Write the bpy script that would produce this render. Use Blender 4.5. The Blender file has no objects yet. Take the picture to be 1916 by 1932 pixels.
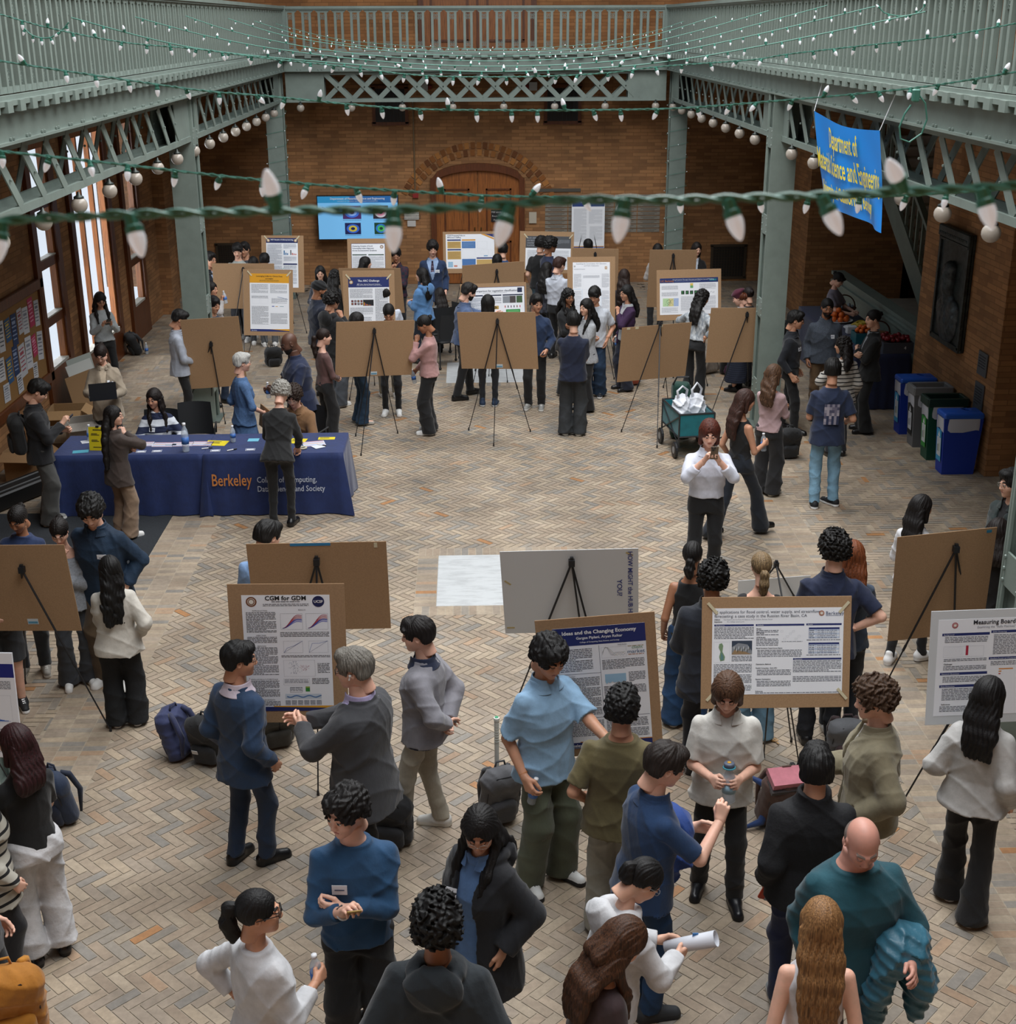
import bpy, math, random
import numpy as np
from mathutils import Matrix, Vector
random.seed(7); RS=np.random.RandomState(11)
SC=bpy.context.scene; COL=SC.collection
# ---------------------------------------------------------------- camera
F_,CX_,CY_,HC=2509.,958.,966.,5.45
def _n(v): v=np.array(v,float); return v/np.linalg.norm(v)
_Y=_n([(875-CX_)/F_,(45-CY_)/F_,1]); _Z=-_n([(985-CX_)/F_,(7800-CY_)/F_,1])
_Y=_n(_Y-_Z*(_Y@_Z)); _X=np.cross(_Y,_Z); RW=np.array([_X,_Y,_Z])
def ray(px,py): return RW@np.array([(px-CX_)/F_,(py-CY_)/F_,1.])
def atz(px,py,z=0.):
    r=ray(px,py); return np.array([0,0,HC])+r*((z-HC)/r[2])
def aty(px,py,y):
    r=ray(px,py); return np.array([0,0,HC])+r*(y/r[1])
def atx(px,py,x):
    r=ray(px,py); return np.array([0,0,HC])+r*(x/r[0])
cam=bpy.data.cameras.new('camera'); co=bpy.data.objects.new('camera',cam); COL.objects.link(co)
cm=Matrix.Identity(4)
for i in range(3):
    cm[i][0]=RW[i][0]; cm[i][1]=-RW[i][1]; cm[i][2]=-RW[i][2]
cm[2][3]=HC; co.matrix_world=cm
cam.sensor_fit='HORIZONTAL'; cam.sensor_width=36.; cam.lens=36.*F_/1916.; cam.clip_start=.05; cam.clip_end=200
cam.dof.use_dof=True; cam.dof.focus_distance=12.; cam.dof.aperture_fstop=12.
SC.camera=co
SC.view_settings.view_transform='Standard'; SC.view_settings.look='None'
SC.view_settings.gamma=1; SC.view_settings.use_curve_mapping=False
SC.view_settings.exposure=-0.08
W=bpy.data.worlds.new('world'); SC.world=W; W.use_nodes=True
bg=W.node_tree.nodes['Background']; bg.inputs[0].default_value=(.80,.89,1.,1); bg.inputs[1].default_value=1.2
# daylight through the glazed roof of the hall
def arealight(name,loc,sx,sy,power,col,rot=(0,0,0)):
    l=bpy.data.lights.new(name,'AREA'); l.shape='RECTANGLE'; l.size=sx; l.size_y=sy; l.energy=power; l.color=col
    o=bpy.data.objects.new(name,l); o.location=loc; o.rotation_euler=rot; COL.objects.link(o); return o
arealight('skylight_daylight',(1.6,12.5,11.5),5.5,20,2400,(1.,.985,.965))
arealight('window_daylight',(-7.2,22,1.9),4.,2.4,260,(.93,.96,1.),(0,-math.pi/2,0))
# ---------------------------------------------------------------- materials
def s2l(c):
    if isinstance(c,str):
        c=tuple(int(c[i:i+2],16)/255. for i in (0,2,4))
        return tuple((x/12.92 if x<=.04045 else ((x+.055)/1.055)**2.4) for x in c)
    return c
_M={}
def mat(col,rough=.8,kind='',metal=0.,emit=0.,col2=None,scale=1.,alpha=1.):
    key=(col,rough,kind,metal,emit,col2,scale,alpha)
    if key in _M: return _M[key]
    m=bpy.data.materials.new((kind or 'plain')+'_'+(col if isinstance(col,str) else 'c')); m.use_nodes=True
    nt=m.node_tree; N=nt.nodes; L=nt.links; b=N['Principled BSDF']
    c=s2l(col)+(1,); c2=s2l(col2)+(1,) if col2 else None
    b.inputs['Base Color'].default_value=c; b.inputs['Roughness'].default_value=rough; b.inputs['Metallic'].default_value=metal
    if emit: b.inputs['Emission Color'].default_value=c; b.inputs['Emission Strength'].default_value=emit
    if alpha<1: b.inputs['Alpha'].default_value=alpha
    m.diffuse_color=c
    def tc(sx=1,sy=1,sz=1):
        t=N.new('ShaderNodeTexCoord'); mp=N.new('ShaderNodeMapping'); mp.inputs['Scale'].default_value=(sx,sy,sz)
        L.new(t.outputs['Object'],mp.inputs[0]); return mp.outputs[0]
    def noise(v,sc,det=3,r=.6):
        n=N.new('ShaderNodeTexNoise'); n.inputs['Scale'].default_value=sc; n.inputs['Detail'].default_value=det
        n.inputs['Roughness'].default_value=r; L.new(v,n.inputs['Vector']); return n.outputs['Fac']
    def ramp(f,stops,const=False):
        r=N.new('ShaderNodeValToRGB'); e=r.color_ramp.elements
        if const: r.color_ramp.interpolation='CONSTANT'
        while len(e)<len(stops): e.new(.5)
        for i,(p,cc) in enumerate(stops): e[i].position=p; e[i].color=cc
        L.new(f,r.inputs[0]); return r.outputs[0]
    def bump(h,st,d=.01):
        bp=N.new('ShaderNodeBump'); bp.inputs['Strength'].default_value=st; bp.inputs['Distance'].default_value=d
        L.new(h,bp.inputs['Height']); L.new(bp.outputs[0],b.inputs['Normal'])
    def mul(cc,f): return tuple(min(1,x*f) for x in cc[:3])+(1,)
    if kind=='cloth':
        v=tc(); f=noise(v,9*scale,4); L.new(ramp(f,[(.3,mul(c,.82)),(.7,mul(c,1.15))]),b.inputs['Base Color'])
        bump(noise(tc(1,1,.6),26*scale,4),.35,.01); b.inputs['Sheen Weight'].default_value=.15
    elif kind=='knit':
        v=tc(); f=noise(v,60,3); L.new(ramp(f,[(.3,mul(c,.75)),(.7,mul(c,1.2))]),b.inputs['Base Color']); bump(f,.4,.006)
    elif kind=='denim':
        v=tc(); f=noise(v,6,5); L.new(ramp(f,[(.3,mul(c,.75)),(.72,mul(c,1.35))]),b.inputs['Base Color']); bump(noise(v,30,3),.4,.01)
    elif kind=='hair':
        v=tc(80,80,2.5); f=noise(v,2.2,2,.5); L.new(ramp(f,[(.25,mul(c,.55)),(.75,c2 or mul(c,1.5))]),b.inputs['Base Color']); bump(f,.35,.005); b.inputs['Specular IOR Level'].default_value=.35
    elif kind=='skin':
        v=tc(); f=noise(v,14,3); L.new(ramp(f,[(.3,mul(c,.9)),(.7,mul((c[0]*1.08,c[1],c[2],1),1.03))]),b.inputs['Base Color'])
        b.inputs['Subsurface Weight'].default_value=.0
    elif kind=='stripe':
        sp=N.new('ShaderNodeSeparateXYZ'); t=N.new('ShaderNodeTexCoord'); L.new(t.outputs['Object'],sp.inputs[0])
        mm=N.new('ShaderNodeMath'); mm.operation='MULTIPLY'; mm.inputs[1].default_value=scale; L.new(sp.outputs[2],mm.inputs[0])
        fr=N.new('ShaderNodeMath'); fr.operation='FRACT'; L.new(mm.outputs[0],fr.inputs[0])
        L.new(ramp(fr.outputs[0],[(0,c),(.5 if scale<9 else .72,c2)],True),b.inputs['Base Color'])
    elif kind=='plaid':
        ck=N.new('ShaderNodeTexChecker'); ck.inputs['Scale'].default_value=scale; L.new(tc(),ck.inputs['Vector'])
        ck.inputs['Color1'].default_value=c; ck.inputs['Color2'].default_value=c2; L.new(ck.outputs[0],b.inputs['Base Color'])
    elif kind=='print':
        v=tc(1,1,.35); f=noise(v,26,4,.7); L.new(ramp(f,[(.45,c),(.6,c2)]),b.inputs['Base Color'])
    elif kind=='card':
        f=noise(tc(),90,2); L.new(ramp(f,[(.35,mul(c,.92)),(.65,mul(c,1.06))]),b.inputs['Base Color'])
    elif kind=='paint':
        v=tc(); f=noise(v,3,4); L.new(ramp(f,[(.3,mul(c,.86)),(.7,mul(c,1.1))]),b.inputs['Base Color']); bump(noise(v,40,2),.15,.004)
    elif kind=='wood':
        v=tc(22,22,1.6); f=noise(v,2,5,.6); L.new(ramp(f,[(.3,mul(c,.55)),(.5,c),(.72,mul(c,1.35))]),b.inputs['Base Color']); bump(f,.15,.004)
    elif kind=='marble':
        v=tc(1.2,5,1); f=noise(v,3,6,.65); L.new(ramp(f,[(.38,mul(c,.8)),(.55,c)]),b.inputs['Base Color'])
    elif kind=='bronze':
        f=noise(tc(),9,5,.7); L.new(ramp(f,[(.35,c),(.65,c2)]),b.inputs['Base Color'])
    elif kind=='brick':
        g=N.new('ShaderNodeNewGeometry'); sp=N.new('ShaderNodeSeparateXYZ'); L.new(g.outputs['Position'],sp.inputs[0])
        ad=N.new('ShaderNodeMath'); L.new(sp.outputs[0],ad.inputs[0]); L.new(sp.outputs[1],ad.inputs[1])
        cb=N.new('ShaderNodeCombineXYZ'); L.new(ad.outputs[0],cb.inputs[0]); L.new(sp.outputs[2],cb.inputs[1])
        br=N.new('ShaderNodeTexBrick'); L.new(cb.outputs[0],br.inputs['Vector']); br.inputs['Scale'].default_value=1.
        br.inputs['Brick Width'].default_value=.31; br.inputs['Row Height'].default_value=.072; br.inputs['Mortar Size'].default_value=.006
        br.inputs['Color1'].default_value=c; br.inputs['Color2'].default_value=c2; br.inputs['Mortar'].default_value=mul(c,.62); br.inputs['Bias'].default_value=-.2
        f=noise(cb.outputs[0],1.4,4); rr=ramp(f,[(.3,(.72,.72,.72,1)),(.7,(1.15,1.1,1.05,1))])
        mx=N.new('ShaderNodeMix'); mx.data_type='RGBA'; mx.blend_type='MULTIPLY'; mx.inputs[0].default_value=1.
        L.new(br.outputs['Color'],mx.inputs[6]); L.new(rr,mx.inputs[7]); L.new(mx.outputs[2],b.inputs['Base Color'])
        iv=N.new('ShaderNodeMath'); iv.operation='SUBTRACT'; iv.inputs[0].default_value=1.; L.new(br.outputs['Fac'],iv.inputs[1]); bump(iv.outputs[0],.5,.006)
    elif kind=='floor':
        at=N.new('ShaderNodeAttribute'); at.attribute_name='Col'
        g=N.new('ShaderNodeNewGeometry'); f=noise(g.outputs['Position'],1.1,6,.65); f2=noise(g.outputs['Position'],22,4,.7)
        rr=ramp(f,[(.28,(.62,.60,.57,1)),(.62,(1.12,1.1,1.06,1))]); r2=ramp(f2,[(.3,(.82,.82,.82,1)),(.65,(1.08,1.08,1.08,1))])
        mx=N.new('ShaderNodeMix'); mx.data_type='RGBA'; mx.blend_type='MULTIPLY'; mx.inputs[0].default_value=1.
        L.new(at.outputs['Color'],mx.inputs[6]); L.new(rr,mx.inputs[7])
        my=N.new('ShaderNodeMix'); my.data_type='RGBA'; my.blend_type='MULTIPLY'; my.inputs[0].default_value=1.
        L.new(mx.outputs[2],my.inputs[6]); L.new(r2,my.inputs[7]); L.new(my.outputs[2],b.inputs['Base Color']); bump(f2,.2,.003)
    elif kind=='clear':
        b.inputs['Alpha'].default_value=.42
    elif kind=='pane':
        b.inputs['Alpha'].default_value=.12
    _M[key]=m; return m
# ---------------------------------------------------------------- object helpers
def tag(o,label=None,cat=None,group=None,kind=None):
    if label: o['label']=label
    if cat: o['category']=cat
    if group: o['group']=group
    if kind: o['kind']=kind
    return o
def empty(name,loc=(0,0,0),rz=0.,label=None,cat=None,group=None,M=None):
    o=bpy.data.objects.new(name,None); COL.objects.link(o); o.empty_display_size=.1
    if M is not None: o.matrix_world=M
    else: o.location=loc; o.rotation_euler=(0,0,rz)
    return tag(o,label,cat,group)
class MB:
    def __init__(s): s.v=[]; s.f=[]; s.m=[]; s.mats=[]; s.n=0
    def mi(s,m):
        if m not in s.mats: s.mats.append(m)
        return s.mats.index(m)
    def add(s,V,Fc,m,T=None):
        V=np.asarray(V,float).reshape(-1,3)
        if T is not None:
            T=np.array(T); V=V@T[:3,:3].T+T[:3,3]
        k=s.mi(m); s.v.append(V); s.f+= [tuple(i+s.n for i in f) for f in Fc]; s.m+=[k]*len(Fc); s.n+=len(V); return s
    def box(s,c,d,m,T=None,bev=0.):
        x,y,z=c; a,b,e=d[0]/2,d[1]/2,d[2]/2
        if not bev:
            V=[(x+i*a,y+j*b,z+k*e) for i in(-1,1) for j in(-1,1) for k in(-1,1)]
            return s.add(V,[(0,1,3,2),(4,6,7,5),(0,4,5,1),(2,3,7,6),(0,2,6,4),(1,5,7,3)],m,T)
        q=bev; V=[];
        for k,(ez,ins) in enumerate([(-e,q),(-e+q,0),(e-q,0),(e,q)]):
            for (px,py) in [(-a+q,-b),(a-q,-b),(a,-b+q),(a,b-q),(a-q,b),(-a+q,b),(-a,b-q),(-a,-b+q)]:
                V.append((x+(px if not ins else px*(1-ins/a)),y+(py if not ins else py*(1-ins/b)),z+ez))
        Fc=[tuple(range(7,-1,-1)),tuple(range(24,32))]
        for k in range(3):
            for i in range(8): j=(i+1)%8; Fc.append((k*8+i,k*8+j,k*8+8+j,k*8+8+i))
        return s.add(V,Fc,m,T)
    def tube(s,pts,r,m,n=8,T=None,cap=True):
        P=[np.array(p,float) for p in pts]; rs=r if hasattr(r,'__len__') else [r]*len(P); V=[]; Fc=[]
        up=None
        for i,p in enumerate(P):
            t=_n(P[min(i+1,len(P)-1)]-P[max(i-1,0)]+1e-9)
            if up is None: up=np.array([0,0,1.]) if abs(t[2])<.9 else np.array([1.,0,0])
            a=_n(np.cross(t,up)); b_=np.cross(a,t); up=b_
            for k in range(n): an=2*math.pi*k/n; V.append(p+(a*math.cos(an)+b_*math.sin(an))*rs[i])
        for i in range(len(P)-1):
            for k in range(n): j=(k+1)%n; Fc.append((i*n+k,i*n+n+k,i*n+n+j,i*n+j))
        if cap: Fc.append(tuple(range(n))); Fc.append(tuple(reversed(range((len(P)-1)*n,len(P)*n))))
        return s.add(V,Fc,m,T)
    def lathe(s,prof,m,n=12,T=None):
        V=[];Fc=[]
        for (r,z) in prof:
            for k in range(n): a=2*math.pi*k/n; V.append((r*math.cos(a),r*math.sin(a),z))
        for i in range(len(prof)-1):
            for k in range(n): j=(k+1)%n; Fc.append((i*n+k,i*n+j,i*n+n+j,i*n+n+k))
        Fc.append(tuple(reversed(range(n)))); Fc.append(tuple(range((len(prof)-1)*n,len(prof)*n)))
        return s.add(V,Fc,m,T)
    def sphere(s,c,r,m,n=12,T=None):
        r=(r,r,r) if not hasattr(r,'__len__') else r; V=[];Fc=[]; h=n//2
        for i in range(h+1):
            ph=math.pi*i/h
            for k in range(n):
                a=2*math.pi*k/n; V.append((c[0]+r[0]*math.sin(ph)*math.cos(a),c[1]+r[1]*math.sin(ph)*math.sin(a),c[2]+r[2]*math.cos(ph)))
        for i in range(h):
            for k in range(n): j=(k+1)%n; Fc.append((i*n+k,i*n+n+k,i*n+n+j,i*n+j))
        return s.add(V,Fc,m,T)
    def prism(s,poly,y0,y1,m,T=None):   # poly in x,z extruded along y
        n=len(poly); V=[(x,y0,z) for x,z in poly]+[(x,y1,z) for x,z in poly]
        return s.add(V,[tuple(range(n)),tuple(reversed(range(n,2*n)))]+[(i,i+n,(i+1)%n+n,(i+1)%n) for i in range(n)],m,T)
    def build(s,name,parent=None,smooth=False):
        me=bpy.data.meshes.new(name); me.from_pydata(np.concatenate(s.v).tolist(),[],s.f)
        for m in s.mats: me.materials.append(m)
        if len(s.mats)>1: me.polygons.foreach_set('material_index',s.m)
        if smooth: me.polygons.foreach_set('use_smooth',[True]*len(me.polygons))
        me.update(); o=bpy.data.objects.new(name,me); COL.objects.link(o)
        if parent: o.parent=parent
        return o
def copytree(o,parent=None):
    c=o.copy(); COL.objects.link(c)
    if parent is not None: c.parent=parent
    for ch in list(o.children): copytree(ch,c)
    return c
def Tm(loc=(0,0,0),rot=(0,0,0),sc=1.):
    return Matrix.Translation(loc)@Matrix.Rotation(rot[2],4,'Z')@Matrix.Rotation(rot[1],4,'Y')@Matrix.Rotation(rot[0],4,'X')@Matrix.Scale(sc,4)
def frame(o,x,y,z):
    M=Matrix.Identity(4)
    for i in range(3): M[i][0]=x[i];M[i][1]=y[i];M[i][2]=z[i];M[i][3]=o[i]
    return M
_TX={}
def textmesh(s,size,bold=0.,align='LEFT'):
    k=(s,size,bold,align)
    if k in _TX: return _TX[k]
    cu=bpy.data.curves.new('t','FONT'); cu.body=s; cu.size=size; cu.align_x=align; cu.offset=bold; cu.resolution_u=2
    o=bpy.data.objects.new('t',cu); COL.objects.link(o); dg=bpy.context.evaluated_depsgraph_get()
    me=o.evaluated_get(dg).to_mesh(); V=np.array([v.co[:] for v in me.vertices]); Fc=[tuple(p.vertices) for p in me.polygons]
    o.evaluated_get(dg).to_mesh_clear(); bpy.data.objects.remove(o); bpy.data.curves.remove(cu)
    _TX[k]=(V if len(V) else np.zeros((0,3)),Fc); return _TX[k]
# ---------------------------------------------------------------- implicit surfaces -> quads
def snet(f,lo,h):
    s=f<0; g=lambda i,j,k:s[i:s.shape[0]-1+i,j:s.shape[1]-1+j,k:s.shape[2]-1+k]
    C=[(i,j,k) for i in(0,1) for j in(0,1) for k in(0,1)]
    an=g(0,0,0).copy(); al=g(0,0,0).copy()
    for c in C[1:]: an|=g(*c); al&=g(*c)
    I=np.nonzero(an&~al); n=len(I[0])
    if n==0: return np.zeros((0,3)),np.zeros((0,4),int)
    mp=np.full(an.shape,-1,np.int32); mp[I]=np.arange(n)
    v={c:f[I[0]+c[0],I[1]+c[1],I[2]+c[2]] for c in C}; acc=np.zeros((n,3)); cnt=np.zeros(n)
    for c in C:
        for a in range(3):
            if c[a]: continue
            d=list(c); d[a]=1; v0=v[c]; v1=v[tuple(d)]; cr=(v0<0)!=(v1<0)
            t=np.where(cr,v0/(v0-v1+1e-12),0)
            for q in range(3): acc[:,q]+=np.where(cr,c[q]+(t if q==a else 0),0)
            cnt+=cr
    V=(np.stack(I,1)+acc/cnt[:,None])*h+np.array(lo); Q=[]
    for a in range(3):
        b,c=(a+1)%3,(a+2)%3
        sl0=[slice(None)]*3; sl1=[slice(None)]*3; sl0[a]=slice(0,-1); sl1[a]=slice(1,None)
        cr=s[tuple(sl0)]!=s[tuple(sl1)]; sg=s[tuple(sl0)]
        J=np.nonzero(cr); J=[np.array(x) for x in J]; ok=(J[b]>0)&(J[c]>0)&(J[b]<mp.shape[b])&(J[c]<mp.shape[c])
        J=[x[ok] for x in J]; fl=sg[tuple(J)]
        def cell(db,dc):
            K=[x.copy() for x in J]; K[b]-=db; K[c]-=dc; return mp[tuple(K)]
        q=np.stack([cell(1,1),cell(0,1),cell(0,0),cell(1,0)],1); q[~fl]=q[~fl][:,::-1]; Q.append(q)
    return V,np.concatenate(Q)
class SF:
    def __init__(s,lo,hi,h):
        s.h=h; s.lo=np.array(lo,float); n=[int(math.ceil((hi[i]-lo[i])/h))+1 for i in range(3)]
        s.ax=[(lo[i]+h*np.arange(n[i])).astype(np.float32) for i in range(3)]; s.f=np.full(n,.5,np.float32)
    def sub(s,lo,hi):
        sl=[];c=[]
        for i in range(3):
            a=max(0,int((lo[i]-s.lo[i])/s.h)); b=min(len(s.ax[i]),int((hi[i]-s.lo[i])/s.h)+2)
            if b<=a: return None,None
            sl.append(slice(a,b)); sh=[1,1,1]; sh[i]=-1; c.append(s.ax[i][a:b].reshape(sh))
        return tuple(sl),c
    def comb(s,sl,d,k,op='u'):
        a=s.f[sl]
        if op=='u':
            h=np.maximum(k-np.abs(a-d),0)/max(k,1e-6); s.f[sl]=np.minimum(a,d)-h*h*k*.25
        else:
            d=-d; h=np.maximum(k-np.abs(a-d),0)/max(k,1e-6); s.f[sl]=np.maximum(a,d)+h*h*k*.25
    def cone(s,a,b,ra,rb,k=.02,op='u',cut=False,m=.05):
        a=np.array(a,float); b=np.array(b,float); R=max(ra,rb)+m+k
        sl,c=s.sub(np.minimum(a,b)-R,np.maximum(a,b)+R)
        if sl is None: return s
        ba=b-a; bb=float(ba@ba)+1e-9; X,Y,Z=c[0]-a[0],c[1]-a[1],c[2]-a[2]
        tr=(X*ba[0]+Y*ba[1]+Z*ba[2])/bb; t=np.clip(tr,0,1)
        d=np.sqrt((X-t*ba[0])**2+(Y-t*ba[1])**2+(Z-t*ba[2])**2)-(ra+(rb-ra)*t)
        if cut: d=np.maximum(d,(tr-1)*math.sqrt(bb))
        s.comb(sl,d,k,op); return s
    def ell(s,c0,r,k=.02,op='u',R=None,m=.05):
        q=max(r)+m+k; c0=np.array(c0,float); sl,c=s.sub(c0-q,c0+q)
        if sl is None: return s
        X,Y,Z=c[0]-c0[0],c[1]-c0[1],c[2]-c0[2]
        if R is not None:
            R=np.array(R); X,Y,Z=[X*R[0][i]+Y*R[1][i]+Z*R[2][i] for i in range(3)]
        k0=np.sqrt((X/r[0])**2+(Y/r[1])**2+(Z/r[2])**2); k1=np.sqrt((X/r[0]**2)**2+(Y/r[1]**2)**2+(Z/r[2]**2)**2)+1e-6
        s.comb(sl,k0*(k0-1)/k1,k,op); return s
    def box(s,c0,r,k=.01,op='u',rd=.01,R=None):
        q=math.sqrt(sum(x*x for x in r))+.04; c0=np.array(c0,float); sl,c=s.sub(c0-q,c0+q)
        if sl is None: return s
        X,Y,Z=c[0]-c0[0],c[1]-c0[1],c[2]-c0[2]
        if R is not None:
            R=np.array(R); X,Y,Z=[X*R[0][i]+Y*R[1][i]+Z*R[2][i] for i in range(3)]
        x,y,z=np.abs(X)-r[0]+rd,np.abs(Y)-r[1]+rd,np.abs(Z)-r[2]+rd
        d=np.sqrt(np.maximum(x,0)**2+np.maximum(y,0)**2+np.maximum(z,0)**2)+np.minimum(np.maximum(np.maximum(x,y),z),0)-rd
        s.comb(sl,d,k,op); return s
    def torso(s,P,R,st,t=0.,k=.03,z0=None,z1=None,bw=1.):
        # st rows: z,a,b,yo in the torso frame
        st=np.array(st,float); a0,a1=(st[0,0] if z0 is None else z0),(st[-1,0] if z1 is None else z1)
        w=st[:,1].max()*bw+t+.08; cs=[P+R@np.array([x,y,z]) for x in(-w,w) for y in(-w,w) for z in(a0-.05,a1+.05)]
        sl,c=s.sub(np.min(cs,0),np.max(cs,0))
        if sl is None: return s
        X,Y,Z=c[0]-P[0],c[1]-P[1],c[2]-P[2]; X,Y,Z=[X*R[0][i]+Y*R[1][i]+Z*R[2][i] for i in range(3)]
        A=np.interp(Z,st[:,0],st[:,1])*bw+t; B=np.interp(Z,st[:,0],st[:,2])*bw+t; yo=np.interp(Z,st[:,0],st[:,3])
        e=2.3; d=((np.abs(X)/A)**e+(np.abs(Y-yo)/B)**e)**(1/e); d=((d-1)*np.minimum(A,B)*1.0).astype(np.float32)
        d=np.maximum(d,np.maximum(a0-Z,Z-a1)); s.comb(sl,d,k); return s
    def warp(s,fn):
        X,Y,Z=[s.ax[i].reshape([-1 if j==i else 1 for j in range(3)]) for i in range(3)]
        s.f+=fn(X,Y,Z).astype(np.float32); return s
    def plane(s,p,n):   # keep the side where (x-p).n<0
        X,Y,Z=[s.ax[i].reshape([-1 if j==i else 1 for j in range(3)]) for i in range(3)]
        s.f=np.maximum(s.f,(X-p[0])*n[0]+(Y-p[1])*n[1]+(Z-p[2])*n[2]); return s
    def mesh(s):
        for a in range(3):
            for e in (0,-1):
                q=[slice(None)]*3; q[a]=e; s.f[tuple(q)]=np.maximum(s.f[tuple(q)],s.h*.5)
        return snet(s.f,s.lo,s.h)
    def val(s,p):
        i=[int(round((p[q]-s.lo[q])/s.h)) for q in range(3)]
        if any(i[q]<0 or i[q]>=s.f.shape[q] for q in range(3)): return 1.
        return float(s.f[tuple(i)])
def wrink(amp,f=1.,ph=0.):
    def fn(X,Y,Z):
        w=np.sin(7*f*X+4*Z+ph)*.9+np.sin(6*f*Y-5*f*Z+ph*2)*.8
        m1=.5+.5*np.sin(8*X+6*Z+ph*3+w); m2=.5+.5*np.sin(-9*X+7*Y+5*Z+ph)
        r1=1-np.abs(np.sin(15*f*Z+11*f*X+9*f*Y+1.1*w+ph)); r2=1-np.abs(np.sin(17*f*Z-13*f*X-6*f*Y+w+ph*2))
        r3=1-np.abs(np.sin(5*f*Z+26*f*X+20*f*Y+1.5*w))
        return -amp*(1.5*r1*r1*m1+1.5*r2*r2*m2+.8*r3*r3*(1-m1)-.55)
    return fn
def mkobj(name,parts,mats,parent=None,smooth=True):
    """parts: list of (V,Q,matindex array or int)"""
    V=[];Fq=[];mi=[];n=0; counts=[]
    for v,q,m in parts:
        if len(v)==0: continue
        V.append(v)
        if isinstance(q,np.ndarray): Fq.append((q+n).ravel()); counts.append(np.full(len(q),q.shape[1])); nf=len(q)
        else:
            Fq.append(np.array([i+n for f in q for i in f])); counts.append(np.array([len(f) for f in q])); nf=len(q)
        mi.append(np.full(nf,m) if np.isscalar(m) else m); n+=len(v)
    me=bpy.data.meshes.new(name)
    if V:
        V=np.concatenate(V); Fq=np.concatenate(Fq); counts=np.concatenate(counts); mi=np.concatenate(mi)
        me.vertices.add(len(V)); me.vertices.foreach_set('co',V.astype(np.float32).ravel())
        me.loops.add(len(Fq)); me.loops.foreach_set('vertex_index',Fq.astype(np.int32))
        me.polygons.add(len(counts)); st=np.concatenate([[0],np.cumsum(counts)[:-1]])
        me.polygons.foreach_set('loop_start',st.astype(np.int32))
        for m in mats: me.materials.append(m)
        me.polygons.foreach_set('material_index',mi.astype(np.int32))
        me.polygons.foreach_set('use_smooth',np.full(len(counts),smooth))
        me.update(calc_edges=True); me.validate()
    o=bpy.data.objects.new(name,me); COL.objects.link(o)
    if parent: o.parent=parent
    return o
# ---------------------------------------------------------------- people
def Rz(a): c,s=math.cos(a),math.sin(a); return np.array([[c,-s,0],[s,c,0],[0,0,1.]])
ST={'m':[(-.45,.20,.15,0),(-.25,.185,.135,0),(-.10,.165,.118,-.005),(0,.155,.108,0),(.12,.145,.098,.005),(.27,.168,.115,.008),(.36,.174,.112,0),(.41,.160,.098,-.008),(.45,.125,.082,-.012),(.485,.085,.068,-.012),(.52,.066,.062,-.01),(.56,.058,.060,-.004),(.62,.056,.058,.004)],
    'f':[(-.45,.195,.15,0),(-.25,.18,.135,0),(-.10,.168,.118,-.008),(0,.148,.102,0),(.12,.122,.088,.005),(.27,.145,.112,.014),(.36,.148,.098,0),(.41,.136,.086,-.008),(.45,.106,.074,-.012),(.485,.072,.06,-.012),(.52,.056,.053,-.01),(.56,.048,.050,-.004),(.62,.047,.050,.004)]}
# wrist, elbow hint, finger direction, thumb hint, curl
AP={'rest':((.222,.055,-.055),(.15,-1,-.2),None,(0,1,0),.4),
 'front':((.04,.21,.05),(1,-.5,-.6),(-1,.35,-.4),(0,.4,1),.5),
 'cross':((-.07,.19,.23),(.8,.0,-1),(-1,-.05,.15),(0,.3,1),.5),
 'cross2':((-.05,.22,.19),(.8,.1,-1),(-1,-.2,.1),(0,.3,1),.5),
 'phone':((.07,.27,.27),(.6,-.4,-1),(-.25,.6,.75),(-.7,0,.6),.6),
 'low':((.09,.27,.16),(.5,-.5,-1),(-.35,1,.15),(-.2,0,1),.6),
 'photo':((.07,.30,.49),(.8,.1,-1),(-.45,.2,.9),(-.6,-.5,.4),.65),
 'chin':((.05,.17,.43),(.5,.3,-1),(-.3,-.2,1),(-.4,-1,.3),.75),
 'hip':((.17,-.03,.07),(1,-.4,0),(-.3,.5,-.8),(0,.6,.8),.45),
 'behind':((.03,-.17,.02),(.9,-.5,-.4),(-1,-.1,-.25),(0,-.4,1),.5),
 'pocket':((.205,.07,.0),(.6,-1,0),(-.15,.15,-1),(0,1,0),.3),
 'point':((.10,.50,.34),(.6,-.2,-1),None,(-.5,0,1),.15),
 'table':((.13,.40,.10),(.6,-.2,-.6),(-.1,.8,-.6),(-1,.2,.2),.45),
 'bottle':((.23,.16,.06),(.4,-1,-.3),None,(-.5,.5,.8),.75)}
SK={'l':'d9ad94','t':'c39275','b':'9a6b4e','d':'5a3d2f','p':'e0b39c'}
def unit(v): v=np.array(v,float); return v/(np.linalg.norm(v)+1e-9)
def ik(A,B,l1,l2,hint):
    d=B-A; D=np.linalg.norm(d); mx=(l1+l2)*.995
    if D>mx: B=A+d/D*mx; d=B-A; D=mx
    if D<abs(l1-l2)+.02: D=abs(l1-l2)+.02
    u=unit(d); a=(l1*l1-l2*l2+D*D)/(2*D); h=math.sqrt(max(l1*l1-a*a,0)); p=hint-u*(hint@u); return A+u*a+unit(p)*h,B
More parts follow.
